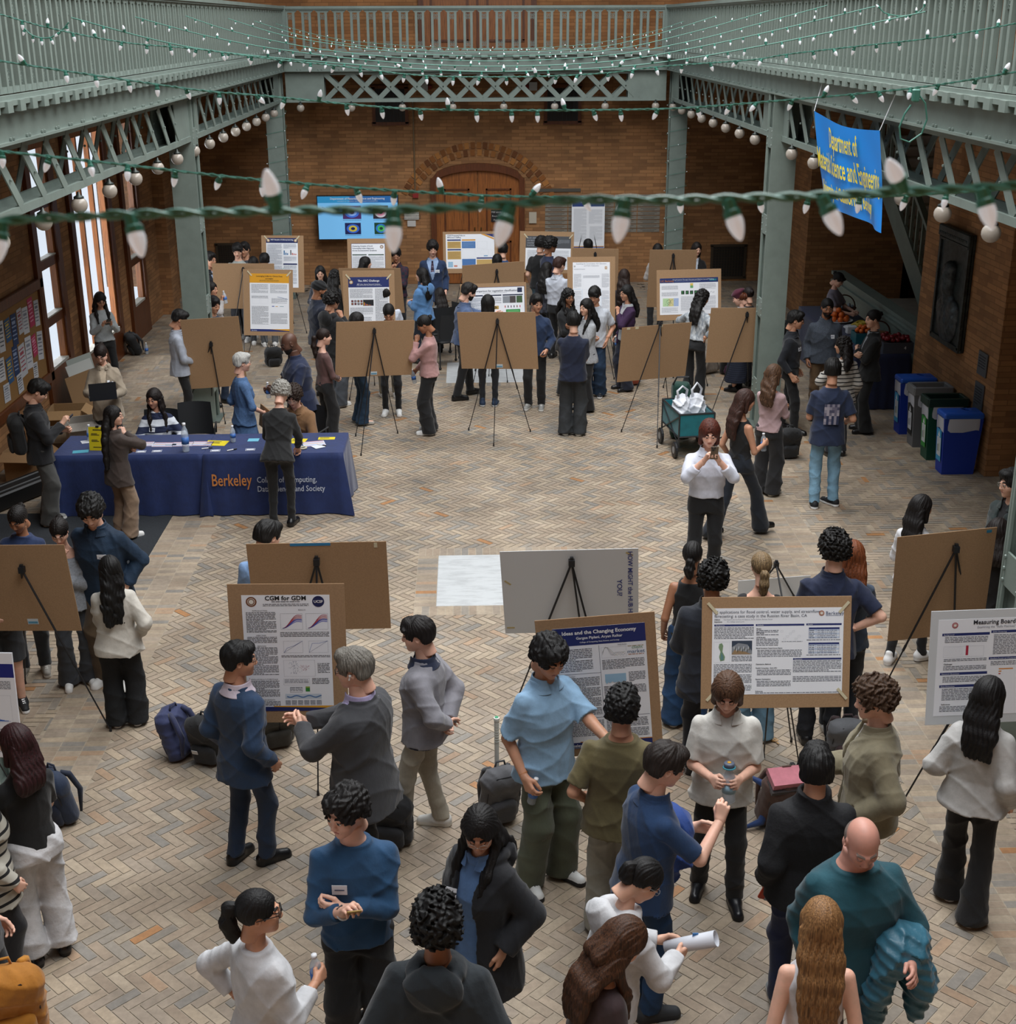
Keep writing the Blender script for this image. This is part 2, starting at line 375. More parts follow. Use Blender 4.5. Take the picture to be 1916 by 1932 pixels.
def hand_mesh(Wp,d,th,curl,s,side,h,r0):
    y=unit(d); x=unit(np.array(th,float)-y*(np.array(th)@y)); z=np.cross(x,y)*(-1 if side>0 else 1)
    q=SF((-.075,-.05,-.13),(.10,.20,.05),h/s); q.cone((0,-.045,0),(0,.01,0),r0/s,.024,.01)
    for i,(fx,ln,ky) in enumerate([(.030,.070,.088),(.010,.078,.094),(-.011,.072,.090),(-.031,.056,.080)]):
        q.cone((fx*.45,.006,-.001),(fx,ky,0),.0155,.0118,.014)
        cu=curl*(1+.12*i); p=np.array((fx,ky,0.)); a=0; r=.0098 if i<3 else .0085; wd=fx*.25
        for j,(fr,an) in enumerate([(.46,1.15),(.30,1.5),(.24,1.0)]):
            a+=cu*an; n=p+np.array((wd*fr*(1-curl),math.cos(a)*ln*fr,-math.sin(a)*ln*fr)); q.cone(p,n,r,r*.9,.003); p=n; r*=.91
    t0=np.array((.016,.022,-.006)); t1=np.array((.050-.012*curl,.052,-.014-.018*curl)); t2=np.array((.056-.026*curl,.086,-.020-.032*curl)); t3=t2+np.array((.004-.022*curl,.024,-.006-.012*curl))
    q.cone(t0,t1,.017,.0125,.012); q.cone(t1,t2,.0125,.0105,.003); q.cone(t2,t3,.0105,.0088,.003)
    V,Q=q.mesh(); A=np.stack([x,y,z],1); V=(V*s)@A.T+Wp
    if np.linalg.det(A)<0: Q=Q[:,::-1]
    return V,Q,(x,y,z)
LOG={}
def head_mesh(h,s,sx,bald=False,age=0,down=False):
    q=SF((-.11,-.15,-.15),(.11,.15,.14),h/s); f=.94 if sx=='f' else 1.
    q.ell((0,-.016,.028),(.074*f+.001,.096,.090),.01); q.ell((0,.028,-.03),(.060*f,.062,.072),.04)
    q.ell((0,.045,-.066),(.042*f,.042,.044),.035); q.ell((0,.074,-.092),(.020,.018,.018),.022)
    for sg in(-1,1):
        q.ell((sg*.036,.058,-.020),(.026,.028,.030),.03); q.ell((sg*.030,.104,.012),(.017,.018,.0115),.014,'s')
        q.cone((sg*.010,.089,.032),(sg*.044,.076,.034),.009,.006,.014); q.ell((sg*.0105,.101,-.024),(.0085,.010,.007),.01)
        q.ell((sg*.075*f,-.006,-.002),(.010,.020,.032),.008,R=Rz(sg*-.35)); q.ell((sg*.083*f,-.003,.002),(.006,.010,.018),.004,'s')
        q.ell((sg*.0295,.0850,.0125),(.0155,.0135,.0125),.003)
    q.cone((0,.088,.022),(0,.1065,-.016),.0085,.0115,.016); q.cone((-.018,.087,-.048),(.018,.087,-.048),.0065,.0065,.010)
    q.cone((-.015,.086,-.058),(.015,.086,-.058),.0075,.0075,.010); q.cone((-.02,.098,-.0525),(.02,.098,-.0525),.003,.003,.004,'s')
    q.cone((0,-.028,-.05),(0,-.05,-.145),.054*f,.055*f,.03)
    V,Q=q.mesh(); C=V[Q].mean(1); mi=np.zeros(len(Q),int)
    fr=C[:,1]>.06; mi[fr&(np.abs(C[:,2]+.053)<.0085*(1-np.abs(C[:,0])/.035))&(np.abs(C[:,0])<.021)&(C[:,1]>.078)]=1
    if not bald or age: mi[fr&(np.abs(C[:,2]-.036-.08*(.03-np.abs(np.abs(C[:,0])-.03)))<.0052)&(np.abs(C[:,0])>.012)&(np.abs(C[:,0])<.048)]=2
    for sg in(-1,1):
        dx=(C[:,0]-sg*.0295)/.0145; dz=(C[:,2]-.0120)/.0058; e=(dx*dx+dz*dz<1)&(C[:,1]>.086)
        if down: mi[e&(dz<.1)]=4
        else: mi[e]=3; mi[e&(np.abs(dx)<.52)]=4
        mi[fr&(np.abs(dx)<1.05)&(dz>.8)&(dz<1.5)]=2
    return V,Q,mi
def person(label,hx,hy,H,hd,sx='m',lean=0,side=0,yaw=0,pitch=10,L='rest',R='rest',fl=None,fr=None,bw=1.,skin='l',
           top=None,inner=None,bot=None,shoe=None,hair=None,glasses=None,tag_=0,sit=0,tie=None,beard=0,z0=0.,group=None,extra=None,cat='person'):
    s=H/1.75; st=ST[sx]; rad=math.radians; P=np.array([0,0,(.50 if sit else .935)+0])*s
    le,sd=rad(lean),rad(side); z=unit((math.sin(sd),math.sin(le),math.cos(le))); x=unit(np.cross((0,1,0),z)); y=np.cross(z,x); Rs=np.stack([x,y,z],1)
    a,p=rad(yaw),rad(pitch); fy=np.array((-math.sin(a)*math.cos(p),math.cos(a)*math.cos(p),-math.sin(p))); fx=unit(np.cross(fy,(0,0,1.))); Rh=np.stack([fx,fy,np.cross(fx,fy)],1)
    T=lambda v:P+Rs@(np.array(v,float)*s)
    N=T((0,-.01,.54)); Hc=N+s*(.135*unit(Rs[:,2]+Rh[:,2]*.9)+Rh@np.array((0,.025,.02)))
    hw=atz(hx,hy,Hc[2]+z0); rz=rad(hd); root=hw-Rz(rz)@Hc; root[2]=z0; dist=hw[1]
    rb=max(.008,dist*.00060); rh=max(.0040,dist*.00034); rn=max(.0038,dist*.00025)
    E=empty('person',tuple(root),rz,label,cat,group)
    skm=mat(SK.get(skin,skin),.5,'skin'); hcol=(hair[1] if hair and hair[1]!='-' else '1a1310')
    lipm=mat({'l':'a8645a','p':'b56a60','t':'8f5146','b':'6e3f35','d':'3f2420'}.get(skin,'9a5f52'),.45); brm=mat(hcol if hcol not in('8f8f8c',) else '5a5753',.8)
    sw=.168 if sx=='m' else .143; sw*=(1+(bw-1)*.55)
    top=dict(dict(c='888888',k='cloth',sl=1.,th=.012,hem=-.10,col='crew'),**(top or {})); bot=dict(dict(c='1a1a1c',k='cloth',ty='reg'),**(bot or {}))
    arms={}
    for sg,po in((-1,L),(1,R)):
        po=AP[po] if isinstance(po,str) else po; w,e,d,th,cu=(tuple(po)+(None,)*5)[:5]
        e=e or (.4,-1,-.3); th=th or (0,.3,1); cu=.45 if cu is None else cu
        m=lambda v:np.array((v[0]*sg,v[1],v[2]),float)
        S=T((sw*sg,-.008,.405)); Wt=T(m(w)); El,Wt=ik(S,Wt,.285*s,.25*s,Rs@m(e)); d=unit(Rs@m(d)) if d else unit(Wt-El)
        arms[sg]=(S,El,Wt,d,Rs@m(th),cu)
    legs={}
    df=(.10,.02,0)
    for sg,fo in((-1,fl),(1,fr)):
        fo=fo or df; ax,ay=fo[0],fo[1]; az=fo[2] if len(fo)>2 else 0; fyaw=fo[3] if len(fo)>3 else 8
        Hp=P+np.array((.088*sg*s,0,-.03*s)); An=np.array((ax*sg,ay,.085+az))*s
        if sit: An=np.array((.12*sg,.42,.085))*s
        K,An=ik(Hp,An,.42*s,.412*s,np.array((.12*sg,1,0.))); legs[sg]=(Hp,K,An,rad(fyaw))
    # ---- body
    fm=1. if sx=='m' else .88; ar=(.047*fm*s,.040*fm*s,.027*fm*s); parts=[]
    def bbox(pts,m): pts=np.array(pts); return pts.min(0)-m,pts.max(0)+m
    ap=[v for k in arms.values() for v in k[:3]]; lp=[v for k in legs.values() for v in k[:3]]
    lo,hi=bbox(ap+[T((0,0,-.2)),N+Rs[:,2]*.08*s]+lp,.22*s); q=SF(lo,hi,rb*1.15)
    q.torso(P,Rs,[(a_*s,(b_-.022*(a_<.2))*s,(c_-.022*(a_<.2))*s,d_*s) for a_,b_,c_,d_ in st],-.006*s,z0=.02*s,z1=.60*s,bw=bw)
    for sg,(S,El,Wt,d,th,cu) in arms.items():
        q.cone(S,El,ar[0],ar[1],.03*s); q.cone(El,Wt,ar[1]*.98,ar[2],.01*s)
    bare=bot['ty'] in('shorts','skirt')
    for sg,(Hp,K,An,fyw) in legs.items():
        q.cone(Hp,K,.078*s,.050*s,.04*s); q.cone(K,An,.048*s,.034*s,.01*s)
    parts.append(q.mesh()+(0,))
    hands={}
    for sg,(S,El,Wt,d,th,cu) in arms.items():
        V,Q,fr_=hand_mesh(Wt,d,th,cu,s*(1. if sx=='m' else .92),sg,rn,ar[2]); parts.append((V,Q,0))
        hands[sg]=(Wt+fr_[1]*.075*s-fr_[2]*.028*s,)+fr_
    hs=s*(1.02 if sx=='m' else .99); Vh,Qh,mh=head_mesh(rh,hs,sx,hair is None or hair[0]=='bald',1,pitch>18); 
    if beard:
        C=Vh[Qh].mean(1); mh[(C[:,2]<-.035-.35*np.maximum(0,.03-np.abs(C[:,1]-.03)))&(C[:,1]>.012)&(mh==0)&(C[:,2]>-.125)&~((np.abs(C[:,0])<.012)&(C[:,2]>-.044))]=2
    Vh=(Vh*hs)@Rh.T+Hc; parts.append((Vh,Qh,mh))
    mkobj('body',parts,[skm,lipm,brm,mat('cfcac4',.3),mat('1c1410',.25)],E)
    # ---- trousers / skirt
    bm=mat(bot['c'],.85,bot['k'],col2=bot.get('c2'),scale=bot.get('sc',1.)); ty=bot['ty']
    lo,hi=bbox(lp+[T((0,0,.16))],.19*s*bw); q=SF(lo,hi,rb); hem=bot.get('hem',.035 if ty in('wide','flare') else .07)*s
    wz=bot.get('waist',.09)
    q.torso(P,Rs if lean<25 else Rs,[(-.14*s,.158*s,.108*s,-.004),(-.05*s,.160*s,.110*s,-.006),(.05*s,.140*s,.096*s,0),(.12*s,.132*s,.09*s,0)] if sx=='m' else [(-.14*s,.156*s,.108*s,-.006),(-.05*s,.158*s,.110*s,-.008),(.05*s,.128*s,.088*s,0),(.12*s,.116*s,.08*s,0)],(.016 if top.get('tuck') else .002)*s,z0=-.12*s,z1=wz*s,bw=bw if sx=='m' else bw*.97,k=.05*s)
    if ty=='skirt':
        hz=bot.get('hem',.35)*s; zz=[hz-P[2],-.2*s,-.05*s]; q.torso(P,np.eye(3),[(zz[0],.25*s,.21*s,0),(zz[1],.19*s,.145*s,0),(zz[2],.165*s,.115*s,0)],.01*s,k=.03)
    else:
        rr={'slim':(.080,.060,.046,.050),'reg':(.084,.072,.062,.064),'wide':(.090,.095,.098,.105),'flare':(.082,.072,.088,.108),'shorts':(.10,.085,0,0)}[ty]
        for sg,(Hp,K,An,fyw) in legs.items():
            q.cone(Hp,K,rr[0]*s,rr[1]*s,.05*s)
            if ty!='shorts':
                An2=An+np.array((0,-.012,-.035))*s
                M_=K*.35+An2*.65; q.cone(K,M_,rr[1]*s,rr[2]*s,.02*s); q.cone(M_,An2,rr[2]*s,rr[3]*s,.02*s)
    if ty=='shorts':
        for sg,(Hp,K,An,fyw) in legs.items(): pass
    am=.0085 if ty in('wide','flare') else .007
    q.warp(wrink(am*s,.8/s if ty!='slim' else 1.1/s,hx*.1))
    if ty!='shorts' and ty!='skirt': q.plane((0,0,hem),(0,0,-1))
    elif ty=='shorts': 
        K=legs[1][1]; q.plane((0,0,min(legs[1][1][2],legs[-1][1][2])+.02*s),(0,0,-1)) if not sit else q.plane((0,K[1]-.02,0),(0,1,0))
    mkobj('skirt' if ty=='skirt' else ('shorts' if ty=='shorts' else 'trousers'),[q.mesh()+(0,)],[bm],E)
    # ---- top
    def garment(tp,name,wr=1.):
        th=tp['th']*s; c1=[P+Rs@np.array((0,0,tp['hem']*s-.03))]; lo,hi=bbox(ap+c1+[N+Rs[:,2]*.04*s],(.20*bw+tp['th'])*s); q=SF(lo,hi,rb)
        lz=tp.get('loose',0.)*.6; lf=lambda z_:float(np.clip((.44-z_)/.14,0.12,1))
        hp_=0. if tp.get('tuck') else .009
        stt=[(a_*s,(b_+hp_*np.clip((.14-a_)/.1,0,1)+lz*lf(a_))*s,(c_+hp_*np.clip((.14-a_)/.1,0,1)+lz*.9*lf(a_))*s,d_*s) for a_,b_,c_,d_ in st]
        nz={'crew':.505,'collar':.492,'hood':.51,'v':.505,'turtle':.56,'off':.40,'none':.49,'wide':.47,'tank':.47}[tp['col']]*s
        q.torso(P,Rs,stt,th,z0=tp['hem']*s,z1=nz,bw=bw*1.02)
        sl=tp['sl']; rr=(ar[0]+th*.7+lz*.12*s+.003,ar[1]+th*1.0+lz*.30*s+.003,ar[2]+th*.9+lz*.25*s+.005)
        for sg,(S,El,Wt,d,th_,cu) in arms.items():
            if sl<=0: continue
            l1=min(sl/.5,1.); 
            if sl<=.5: q.cone(S,S+(El-S)*(l1*.92),rr[0],rr[0]+.002+lz*.25*s,.022*s,cut=True)
            else:
                f2=(sl-.5)/.5; q.cone(S,El,rr[0],rr[1],.04*s); q.cone(El,El+(Wt-El)*f2*.97,rr[1],rr[1]+(rr[2]-rr[1])*f2,.02*s,cut=True)
        if tp['col']=='tank' or (sl<=0):
            for sg in(-1,1): q.ell(T((sg*(sw+.055),0,.42)),(.085*s,.16*s,.13*s),.02,'s')
        if tp['col'] in('collar','hood'):
            c0=T((0,-.012,.52 if tp['col']=='collar' else .50)); q.torso(P,Rs,[(.46*s,.095*s,.078*s,-.012*s),(.53*s,.074*s,.07*s,-.006*s),(.56*s,.072*s,.068*s,-.004*s)],th*.5+.004,k=.003,z1=.518*s)
        if tp['col']=='hood':
            q.ell(T((0,-.135,.455)),(.135*s,.070*s,.115*s),.012); q.ell(T((-.085,-.045,.49)),(.052*s,.085*s,.045*s),.012); q.ell(T((.085,-.045,.49)),(.052*s,.085*s,.045*s),.012); q.ell(T((0,-.095,.53)),(.075*s,.045*s,.03*s),.01,'s')
        if tp.get('puff'): q.warp(lambda X,Y,Z:-.006*np.abs(np.sin(Z*math.pi/.07))+.003)
        q.warp(wrink((.0065 if wr==1 else wr)*s,1.1/s,hy*.13))
        if tp['col'] in('v','off','wide'):
            if tp['col']=='off': pass
            else: q.cone(T((0,.10,.52)),T((0,.12,.40 if tp['col']=='v' else .47)),.07*s,.02*s if tp['col']=='v' else .05*s,.01,'s')
        if tp['col']=='collar' and not tp.get('open'): q.cone(T((0,.072,.57)),T((0,.142,.40)),.052*s,.016*s,.004,'s')
        # neck opening
        q.cone(T((0,-.004,.50)),T((0,.02,.60)),(.052 if sx=='m' else .046)*s+.004,.075*s,.006,'s')
        if tp.get('open'):
            ow=tp['open']*s; sl_,c=q.sub(q.lo,[a_[-1] for a_ in q.ax]); X,Y,Z=c[0]-P[0],c[1]-P[1],c[2]-P[2]
            X,Y,Z=[X*Rs[0][i]+Y*Rs[1][i]+Z*Rs[2][i] for i in range(3)]
            if tp.get('vneck'): wd=np.clip((Z-.13*s)/(.36*s),0,1)*ow; wd=np.where(Z<.13*s,-.01,wd)
            else: wd=ow*(.7+.35*np.clip(-(Z-.3*s)/.4,0,1)+.3*np.clip((Z-.36*s)/.1,0,1))
            d=np.maximum(np.abs(X)-wd,-(Y-.03)); q.f=np.maximum(q.f,-d.astype(np.float32))
        return q
    tm=mat(top['c'],.85,top['k'],col2=top.get('c2'),scale=top.get('sc',1.))
    nm=top.get('name') or {0:'top',}.get(top['sl'],'shirt' if top['th']<.014 else 'sweater')
    q=garment(top,nm); V,Q=q.mesh(); mkobj(nm,[(V,Q,0)],[tm],E)
    if inner:
        i2=dict(dict(c='cccccc',k='cloth',sl=0.,th=.006,hem=-.08,col='collar'),**inner); i2.pop('sl'); i2['sl']=0.
        qi=garment(dict(i2,col=i2['col']),'inner_shirt',.002); V,Q=qi.mesh(); mkobj('inner_shirt',[(V,Q,0)],[mat(i2['c'],.8,i2['k'],col2=i2.get('c2'),scale=i2.get('sc',1.))],E)
    ctp=inner if (inner and (inner.get('col') or 'crew')=='collar') else (top if top['col']=='collar' else None)
    if ctp is not None and dist<24:
        m=lambda o,k_:(o[0],o[1]*s+k_,o[2]*s+k_,o[3]*s); rows=[(.455,.112,.094,-.008),(.478,.090,.082,-.008),(.505,.073,.072,-.004),(.540,.067,.066,.0)] if sx=='m' else [(.45,.098,.084,-.008),(.473,.078,.072,-.008),(.50,.061,.061,-.004),(.53,.055,.056,.0)]
        c0=T((0,0,.49)); qc=SF(c0-.17*s,c0+.17*s,rh*1.1); qc.torso(P,Rs,[(r_[0]*s,)+m(r_,.007+top['th']*.5)[1:] for r_ in rows],0.,k=.001)
        q2=SF(c0-.17*s,c0+.17*s,rh*1.1); q2.torso(P,Rs,[((rows[0][0]-.03)*s,)+m(rows[0],-.002+top['th']*.5)[1:]]+[(r_[0]*s,)+m(r_,-.002+top['th']*.5)[1:] for r_ in rows]+[((rows[-1][0]+.03)*s,)+m(rows[-1],-.002+top['th']*.5)[1:]],0.,k=.001)
        qc.f=np.maximum(qc.f,-q2.f); qc.cone(T((0,.062,.57)),T((0,.125,.43)),.052*s,.030*s,.003,'s')
        V,Q=qc.mesh(); mkobj('collar',[(V,Q,0)],[mat(ctp['c'],.8,ctp.get('k','cloth'),col2=ctp.get('c2'),scale=ctp.get('sc',1.))],E)
    def front(xx,zz):
        for yy in np.arange(.24,.0,-.004):
            p_=T((xx,yy,zz))
            if q.val(p_)<0 or (inner and qi.val(p_)<0): return yy
        return .12
    if tag_:
        xx=-.085 if tag_>0 else .085; zz=.30; y0,y1=front(xx,zz-.025),front(xx,zz+.025); b=MB()
        yv=(y0+y1)/2+.004; yl,yr=front(xx-.03,zz),front(xx+.03,zz)
        rt=unit(Rs@np.array((.06,np.clip(yr-yl,-.04,.04),0))); up=unit(Rs@np.array((0,np.clip(y1-y0,-.02,.02),.05))); nn=unit(np.cross(up,rt)); up=np.cross(rt,nn)
        M=frame(T((xx,yv,zz)),rt,nn,up); b.box((0,0,0),(.078*s,.003,.055*s),mat('dfe3ea',.6),M); b.box((0,-.0022,0),(.05*s,.001,.006),mat('39496b',.6),M); b.box((0,.0022,0),(.05*s,.001,.006),mat('39496b',.6),M); b.build('name_tag',E)
    if tie:
        b=MB(); pts=[T((0,front(0,zz)+.006,zz)) for zz in(.46,.40,.32,.24,.16)]
        for i in range(4):
            w0,w1=(.014,.022,.028,.034,.036)[i:i+2]; a_,b_=pts[i],pts[i+1]; X1=Rs[:,0]*s; dn=Rs[:,1]*.006
            V=[a_-X1*w0,a_+X1*w0,b_+X1*w1,b_-X1*w1]; V+= [v-dn for v in V]; b.add(V,[(3,2,1,0),(4,5,6,7),(0,1,5,4),(1,2,6,5),(2,3,7,6),(3,0,4,7)],mat(tie[0],.6,'stripe' if tie[1] else '',col2=tie[1],scale=45.) if tie[1] else mat(tie[0],.6))
        b.sphere(tuple(T((0,front(0,.455)+.012,.463))),(.018,.012,.018),mat(tie[0],.6),8); b.build('tie',E,True)
    # ---- shoes
    sc,so,sty=shoe or ('1a1a1a','1a1a1a','dress')
    for sg,(Hp,K,An,fyw) in legs.items():
        A0=np.array((An[0],An[1],An[2]-.085*s)); hf=rb*.8; q=SF((-.08,-.13,-.01),(.08,.24,.16),hf); sn=sty=='sneak'
        w=.050 if sx=='m' else .044
        q.cone((0,-.045,.045),(0,.03,.05),.042,.042,.02); q.cone((0,.02,.048),(.004,.145,.03),.044,.034,.03); q.cone((0,-.03,.05),(0,-.02,.115 if sty in('boot','sneak') else .085),.04,.036,.03)
        q.cone((0,-.045,.012),(.003,.03,.012),w-.006,w-.010,.01); q.cone((0,.03,.012),(.004,.145,.012),w-.008,w-.010,.01)
        q.plane((0,0,0.),(0,0,-1))
        V,Q=q.mesh(); C=V[Q].mean(1); m=(C[:,2]<(.032 if sn or sty=='boot' else .012)).astype(int)
        if sty=='sneak': m[(C[:,2]>.05)&(C[:,1]>.0)&(C[:,1]<.10)&(np.abs(C[:,0])<.014)&(np.sin(C[:,1]*280)>0)]=1
        if sty=='flat': m[(C[:,2]>.055)]=2
        V=(V*s)@Rz(-sg*fyw).T+A0; mkobj('shoe',[(V,Q,m)],[mat(sc,.35 if sty in('dress','boot') else .7,'' if sty in('dress','boot') else 'paint'),mat(so,.6),skm],E)
    # ---- hair
    if hair and hair[1]!='-':
        hst,hc=hair[0],hair[1]; ln=hair[2] if len(hair)>2 else .3; hm=mat(tuple(v*.7 for v in s2l(hc)),.62,'hair',col2=s2l(hair[3]) if len(hair)>3 and hair[3] else None); hp=[]
        curly='curl' in hst; opt=hst.split('_'); base=opt[0]
        q=SF((-.16,-.19,-.17),(.16,.15,.19),rh*1.15/hs*(1. if dist<12 else 1.1))
        thick={'short':.016,'crop':.008,'curly':.034,'long':.014,'pony':.007,'bun':.008,'bob':.02,'bald':.0,'hat':.0,'messy':.026,'afro':.05}.get(base,.014)
        if base!='bald' and base!='hat':
            q.ell((0,-.018,.034),(.079+thick,.101+thick,.093+thick),.01)
            if base in('short','messy','curly'): q.ell((.01,.055,.098),(.060,.045,.030+thick*.4),.03)
            if base in('short','messy','curly','crop','afro'): q.cone((-.040,-.055,-.022),(.040,-.055,-.022),.040+thick*.6,.040+thick*.6,.03)
            if base in('long','bob'):
                for sg in(-1,1): q.cone((sg*.070,-.01,.03),(sg*.078,-.005,-.11),.030,.026,.03)
                q.cone((-.035,-.075,0),(-.04,-.085,-.13),.05,.045,.03); q.cone((.035,-.075,0),(.04,-.085,-.13),.05,.045,.03)
            # expose face, ears, nape
            fw=.060 if base in('long','bob','curly','messy') else .068
            q.ell((0,.130,-.034),(fw,.082,.118),.010,'s'); q.ell((0,.13,.045),(.052,.048,.045),.02,'s'); q.cone((0,.14,-.02),(0,.14,-.2),.075,.09,.02,'s')
            if 'up' in opt: q.ell((0,.13,.03),(.06,.05,.045),.02,'s')
            if 'part' in opt: q.cone((.018,.10,.08),(.012,-.02,.15),.004,.003,.008,'s')
            if 'fringe' in opt: q.ell((-.01,.080,.072),(.066,.028,.028),.02)
            if base not in('long','bob'):
                q.cone((-.12,.01,-.075),(.12,.01,-.075),.060,.060,.015,'s')
                nz=-.066 if base!='crop' else -.05
                q.warp(lambda X,Y,Z:np.maximum(0,(nz+.02-Z))*2.+0*X)
                for sg in(-1,1): q.ell((sg*.085,.008,-.012),(.022,.026,.034),.012,'s')
            if curly or base in('messy','afro'):
                q.warp(lambda X,Y,Z:.0062*(np.sin(128*X+3*np.sin(75*Y+50*Z))+np.sin(120*Y+3*np.sin(85*Z+30*X))*.9+np.sin(125*Z+3*np.sin(82*X)))*(.9 if curly else .5)+.004*np.sin(45*X+2*np.sin(38*Z))*np.sin(40*Y+30*Z))
            elif base=='crop': q.warp(lambda X,Y,Z:.0015*np.sin(160*X)*np.sin(170*Y)*np.sin(150*Z)+0*X)
            else:
                def comb(X,Y,Z):
                    ph=np.arctan2(X,-(Y-.02)+.0*Z); zz=Z+Y*.3
                    return .0014*np.sin(ph*26+3*np.sin(zz*22+2*ph))+.0014*np.sin(ph*53+2.5*np.sin(zz*31+ph*3))
                q.warp(comb)
                if base=='short': q.warp(lambda X,Y,Z:.003*np.sin(70*X+2*np.sin(50*Y))*np.sin(60*Y+40*Z))
            V,Q=q.mesh(); hp.append(((V*hs)@Rh.T+Hc,Q,0))
        elif base=='bald':
            if hc!='-':
                q.ell((0,-.03,-.005),(.079,.090,.062),.01); q.ell((0,.02,.07),(.075,.14,.085),.01,'s'); q.cone((0,.11,-.02),(0,.11,-.2),.075,.09,.02,'s'); q.cone((-.12,.02,-.075),(.12,.02,-.075),.060,.060,.015,'s')
                V,Q=q.mesh(); hp.append(((V*hs)@Rh.T+Hc,Q,0))
        if base in('long',) or 'tail' in opt or base=='pony':
            back=-unit(np.array((Rh[0,1],Rh[1,1],0))) ; rt=unit(np.cross(back,(0,0,1.)))
            sb=Rs[:,1]*-1; dn=-Rs[:,2]
            chains=[]
            if base=='long':
                L_=ln*s; nb=N+Rs@np.array((0,-.085,-.02))*s
                for xo in(-.066,-.034,0,.034,.066):
                    a0=Hc+back*.065*s+rt*xo*s*.8; a1=nb*.55+(Hc+back*.1*s)*.45-np.array((0,0,.03))*s+rt*xo*s
                    pts=[a0,a1]; n_=4
                    base_=N+sb*.105*s
                    for i in range(1,n_+1):
                        f_=i/n_; pts.append(base_+dn*(L_*f_)+sb*.025*s*min(1,f_*2)+rt*(xo*1.1+.006*math.sin(i*2+xo*50))*s)
                    rr=[.046,.044]+[.040-.022*(i/n_) for i in range(1,n_+1)]; chains.append((pts,rr))
                if 'front' in opt:
                    for sg in(-1,1):
                        a0=Hc+Rh@np.array((sg*.075,.01,-.02))*s; chains.append(([a0,Hc+Rh@np.array((sg*.085,.01,-.11))*s,T((sg*.10,.075,.43)),T((sg*.095,.125,.40-ln*.4))],[.024,.028,.027,.016]))
            else:
                L_=ln*s; a0=Hc+Rh@np.array((0,-.105,.045 if 'high' in opt else -.01))*s; w_=.026
                b1=a0+back*.045*s+np.array((0,0,-.01))*s
                chains.append(([a0,b1,b1+back*.012*s-np.array((0,0,L_*.4)),b1-back*.01*s-np.array((0,0,L_*.75)),b1-back*.005*s-np.array((0,0,L_))],[.020,.030,.036,.032,.012]))
            pp=np.array([p_ for c_ in chains for p_ in c_[0]]); q=SF(pp.min(0)-.08,pp.max(0)+.08,rh*1.35)
            for pts,rr in chains:
                for i in range(len(pts)-1): q.cone(pts[i],pts[i+1],rr[i]*s,rr[i+1]*s,.03)
            c0=Hc
            wv=.007 if 'wavy' in opt or curly else .0012
            q.warp(lambda X,Y,Z:.0018*np.sin(np.arctan2((X-c0[0])*rt[0]+(Y-c0[1])*rt[1],.12)*60+2*np.sin(Z*18))+.0025*np.sin((X*rt[0]+Y*rt[1])*210+3*np.sin(Z*25))+wv*(np.sin(Z*52+X*50+2*np.sin(Y*40))*.6+np.sin(X*70-Y*60+Z*18)*.4))
            V,Q=q.mesh(); hp.append((V,Q,0))
        if base=='bun' or 'bun' in opt:
            q=SF((-.06,-.19,-.02),(.06,-.06,.12),rh*1.2/hs); q.ell((0,-.125,.05),(.038,.034,.038),.01); q.warp(lambda X,Y,Z:.003*np.sin(90*X+3*np.sin(80*Z))); V,Q=q.mesh(); hp.append(((V*hs)@Rh.T+Hc,Q,0))
        if hp: mkobj('hair',hp,[hm],E)
        if base=='hat':
            q=SF((-.14,-.17,-.1),(.14,.15,.19),rh*1.2/hs); hk=hair[2]
            if hk=='turban':
                q.ell((0,-.02,.055),(.098,.118,.085),.01); q.ell((0,.13,-.05),(.07,.075,.088),.012,'s'); q.plane((0,0,-.03),(0,-.3,-1)); q.warp(lambda X,Y,Z:.004*np.sin(120*(Z+.35*Y))+0*X)
            else:
                q.ell((.02,-.03,.085),(.115,.125,.050),.01,R=Rz(.2)); q.cone((0,-.02,.03),(0,-.02,.06),.086,.09,.02)
            q.f; V,Q=q.mesh(); mkobj('turban' if hk=='turban' else 'beret',[((V*hs)@Rh.T+Hc,Q,0)],[mat(hc,.9,'cloth')],E)
            q=SF((-.12,-.16,-.2),(.12,.06,.1),rh*1.2/hs); hc2=hair[3]
            if hk!='turban':
                q.ell((0,-.04,.01),(.082,.09,.085),.01); q.ell((-.02,-.11,-.03),(.05,.045,.05),.03); q.ell((0,.13,-.052),(.068,.1,.105),.012,'s'); q.warp(lambda X,Y,Z:.006*np.sin(80*X+3*np.sin(60*Y+40*Z)))
                V,Q=q.mesh(); mkobj('hair',[((V*hs)@Rh.T+Hc,Q,0)],[mat(hc2,.5,'hair')],E)
    if glasses:
        b=MB(); gm=mat(glasses,.3,metal=.3); M=frame(Hc,Rh[:,0]*hs,Rh[:,1]*hs,Rh[:,2]*hs); r=.0014 if glasses!='111112' else .0026
        for sg in(-1,1):
            pts=[(sg*.031+.022*math.cos(a_),.110-.01*abs(math.cos(a_)*sg*.5+.5 if sg>0 else .5-math.cos(a_)*.5),.008+.018*math.sin(a_)) for a_ in np.linspace(0,2*math.pi,13)]
            b.tube(pts,r,gm,5,M,False); b.tube([(sg*.053,.098,.012),(sg*.078,.03,.012),(sg*.082,-.012,.004)],r,gm,5,M)
        b.tube([(-.009,.112,.010),(0,.116,.012),(.009,.112,.010)],r,gm,5,M); b.build('glasses',E,True)
    Mw=np.array(E.matrix_basis) if E.matrix_basis else None
    Rw=Rz(rz); out={'E':E,'s':s,'root':root,'Rz':Rw}
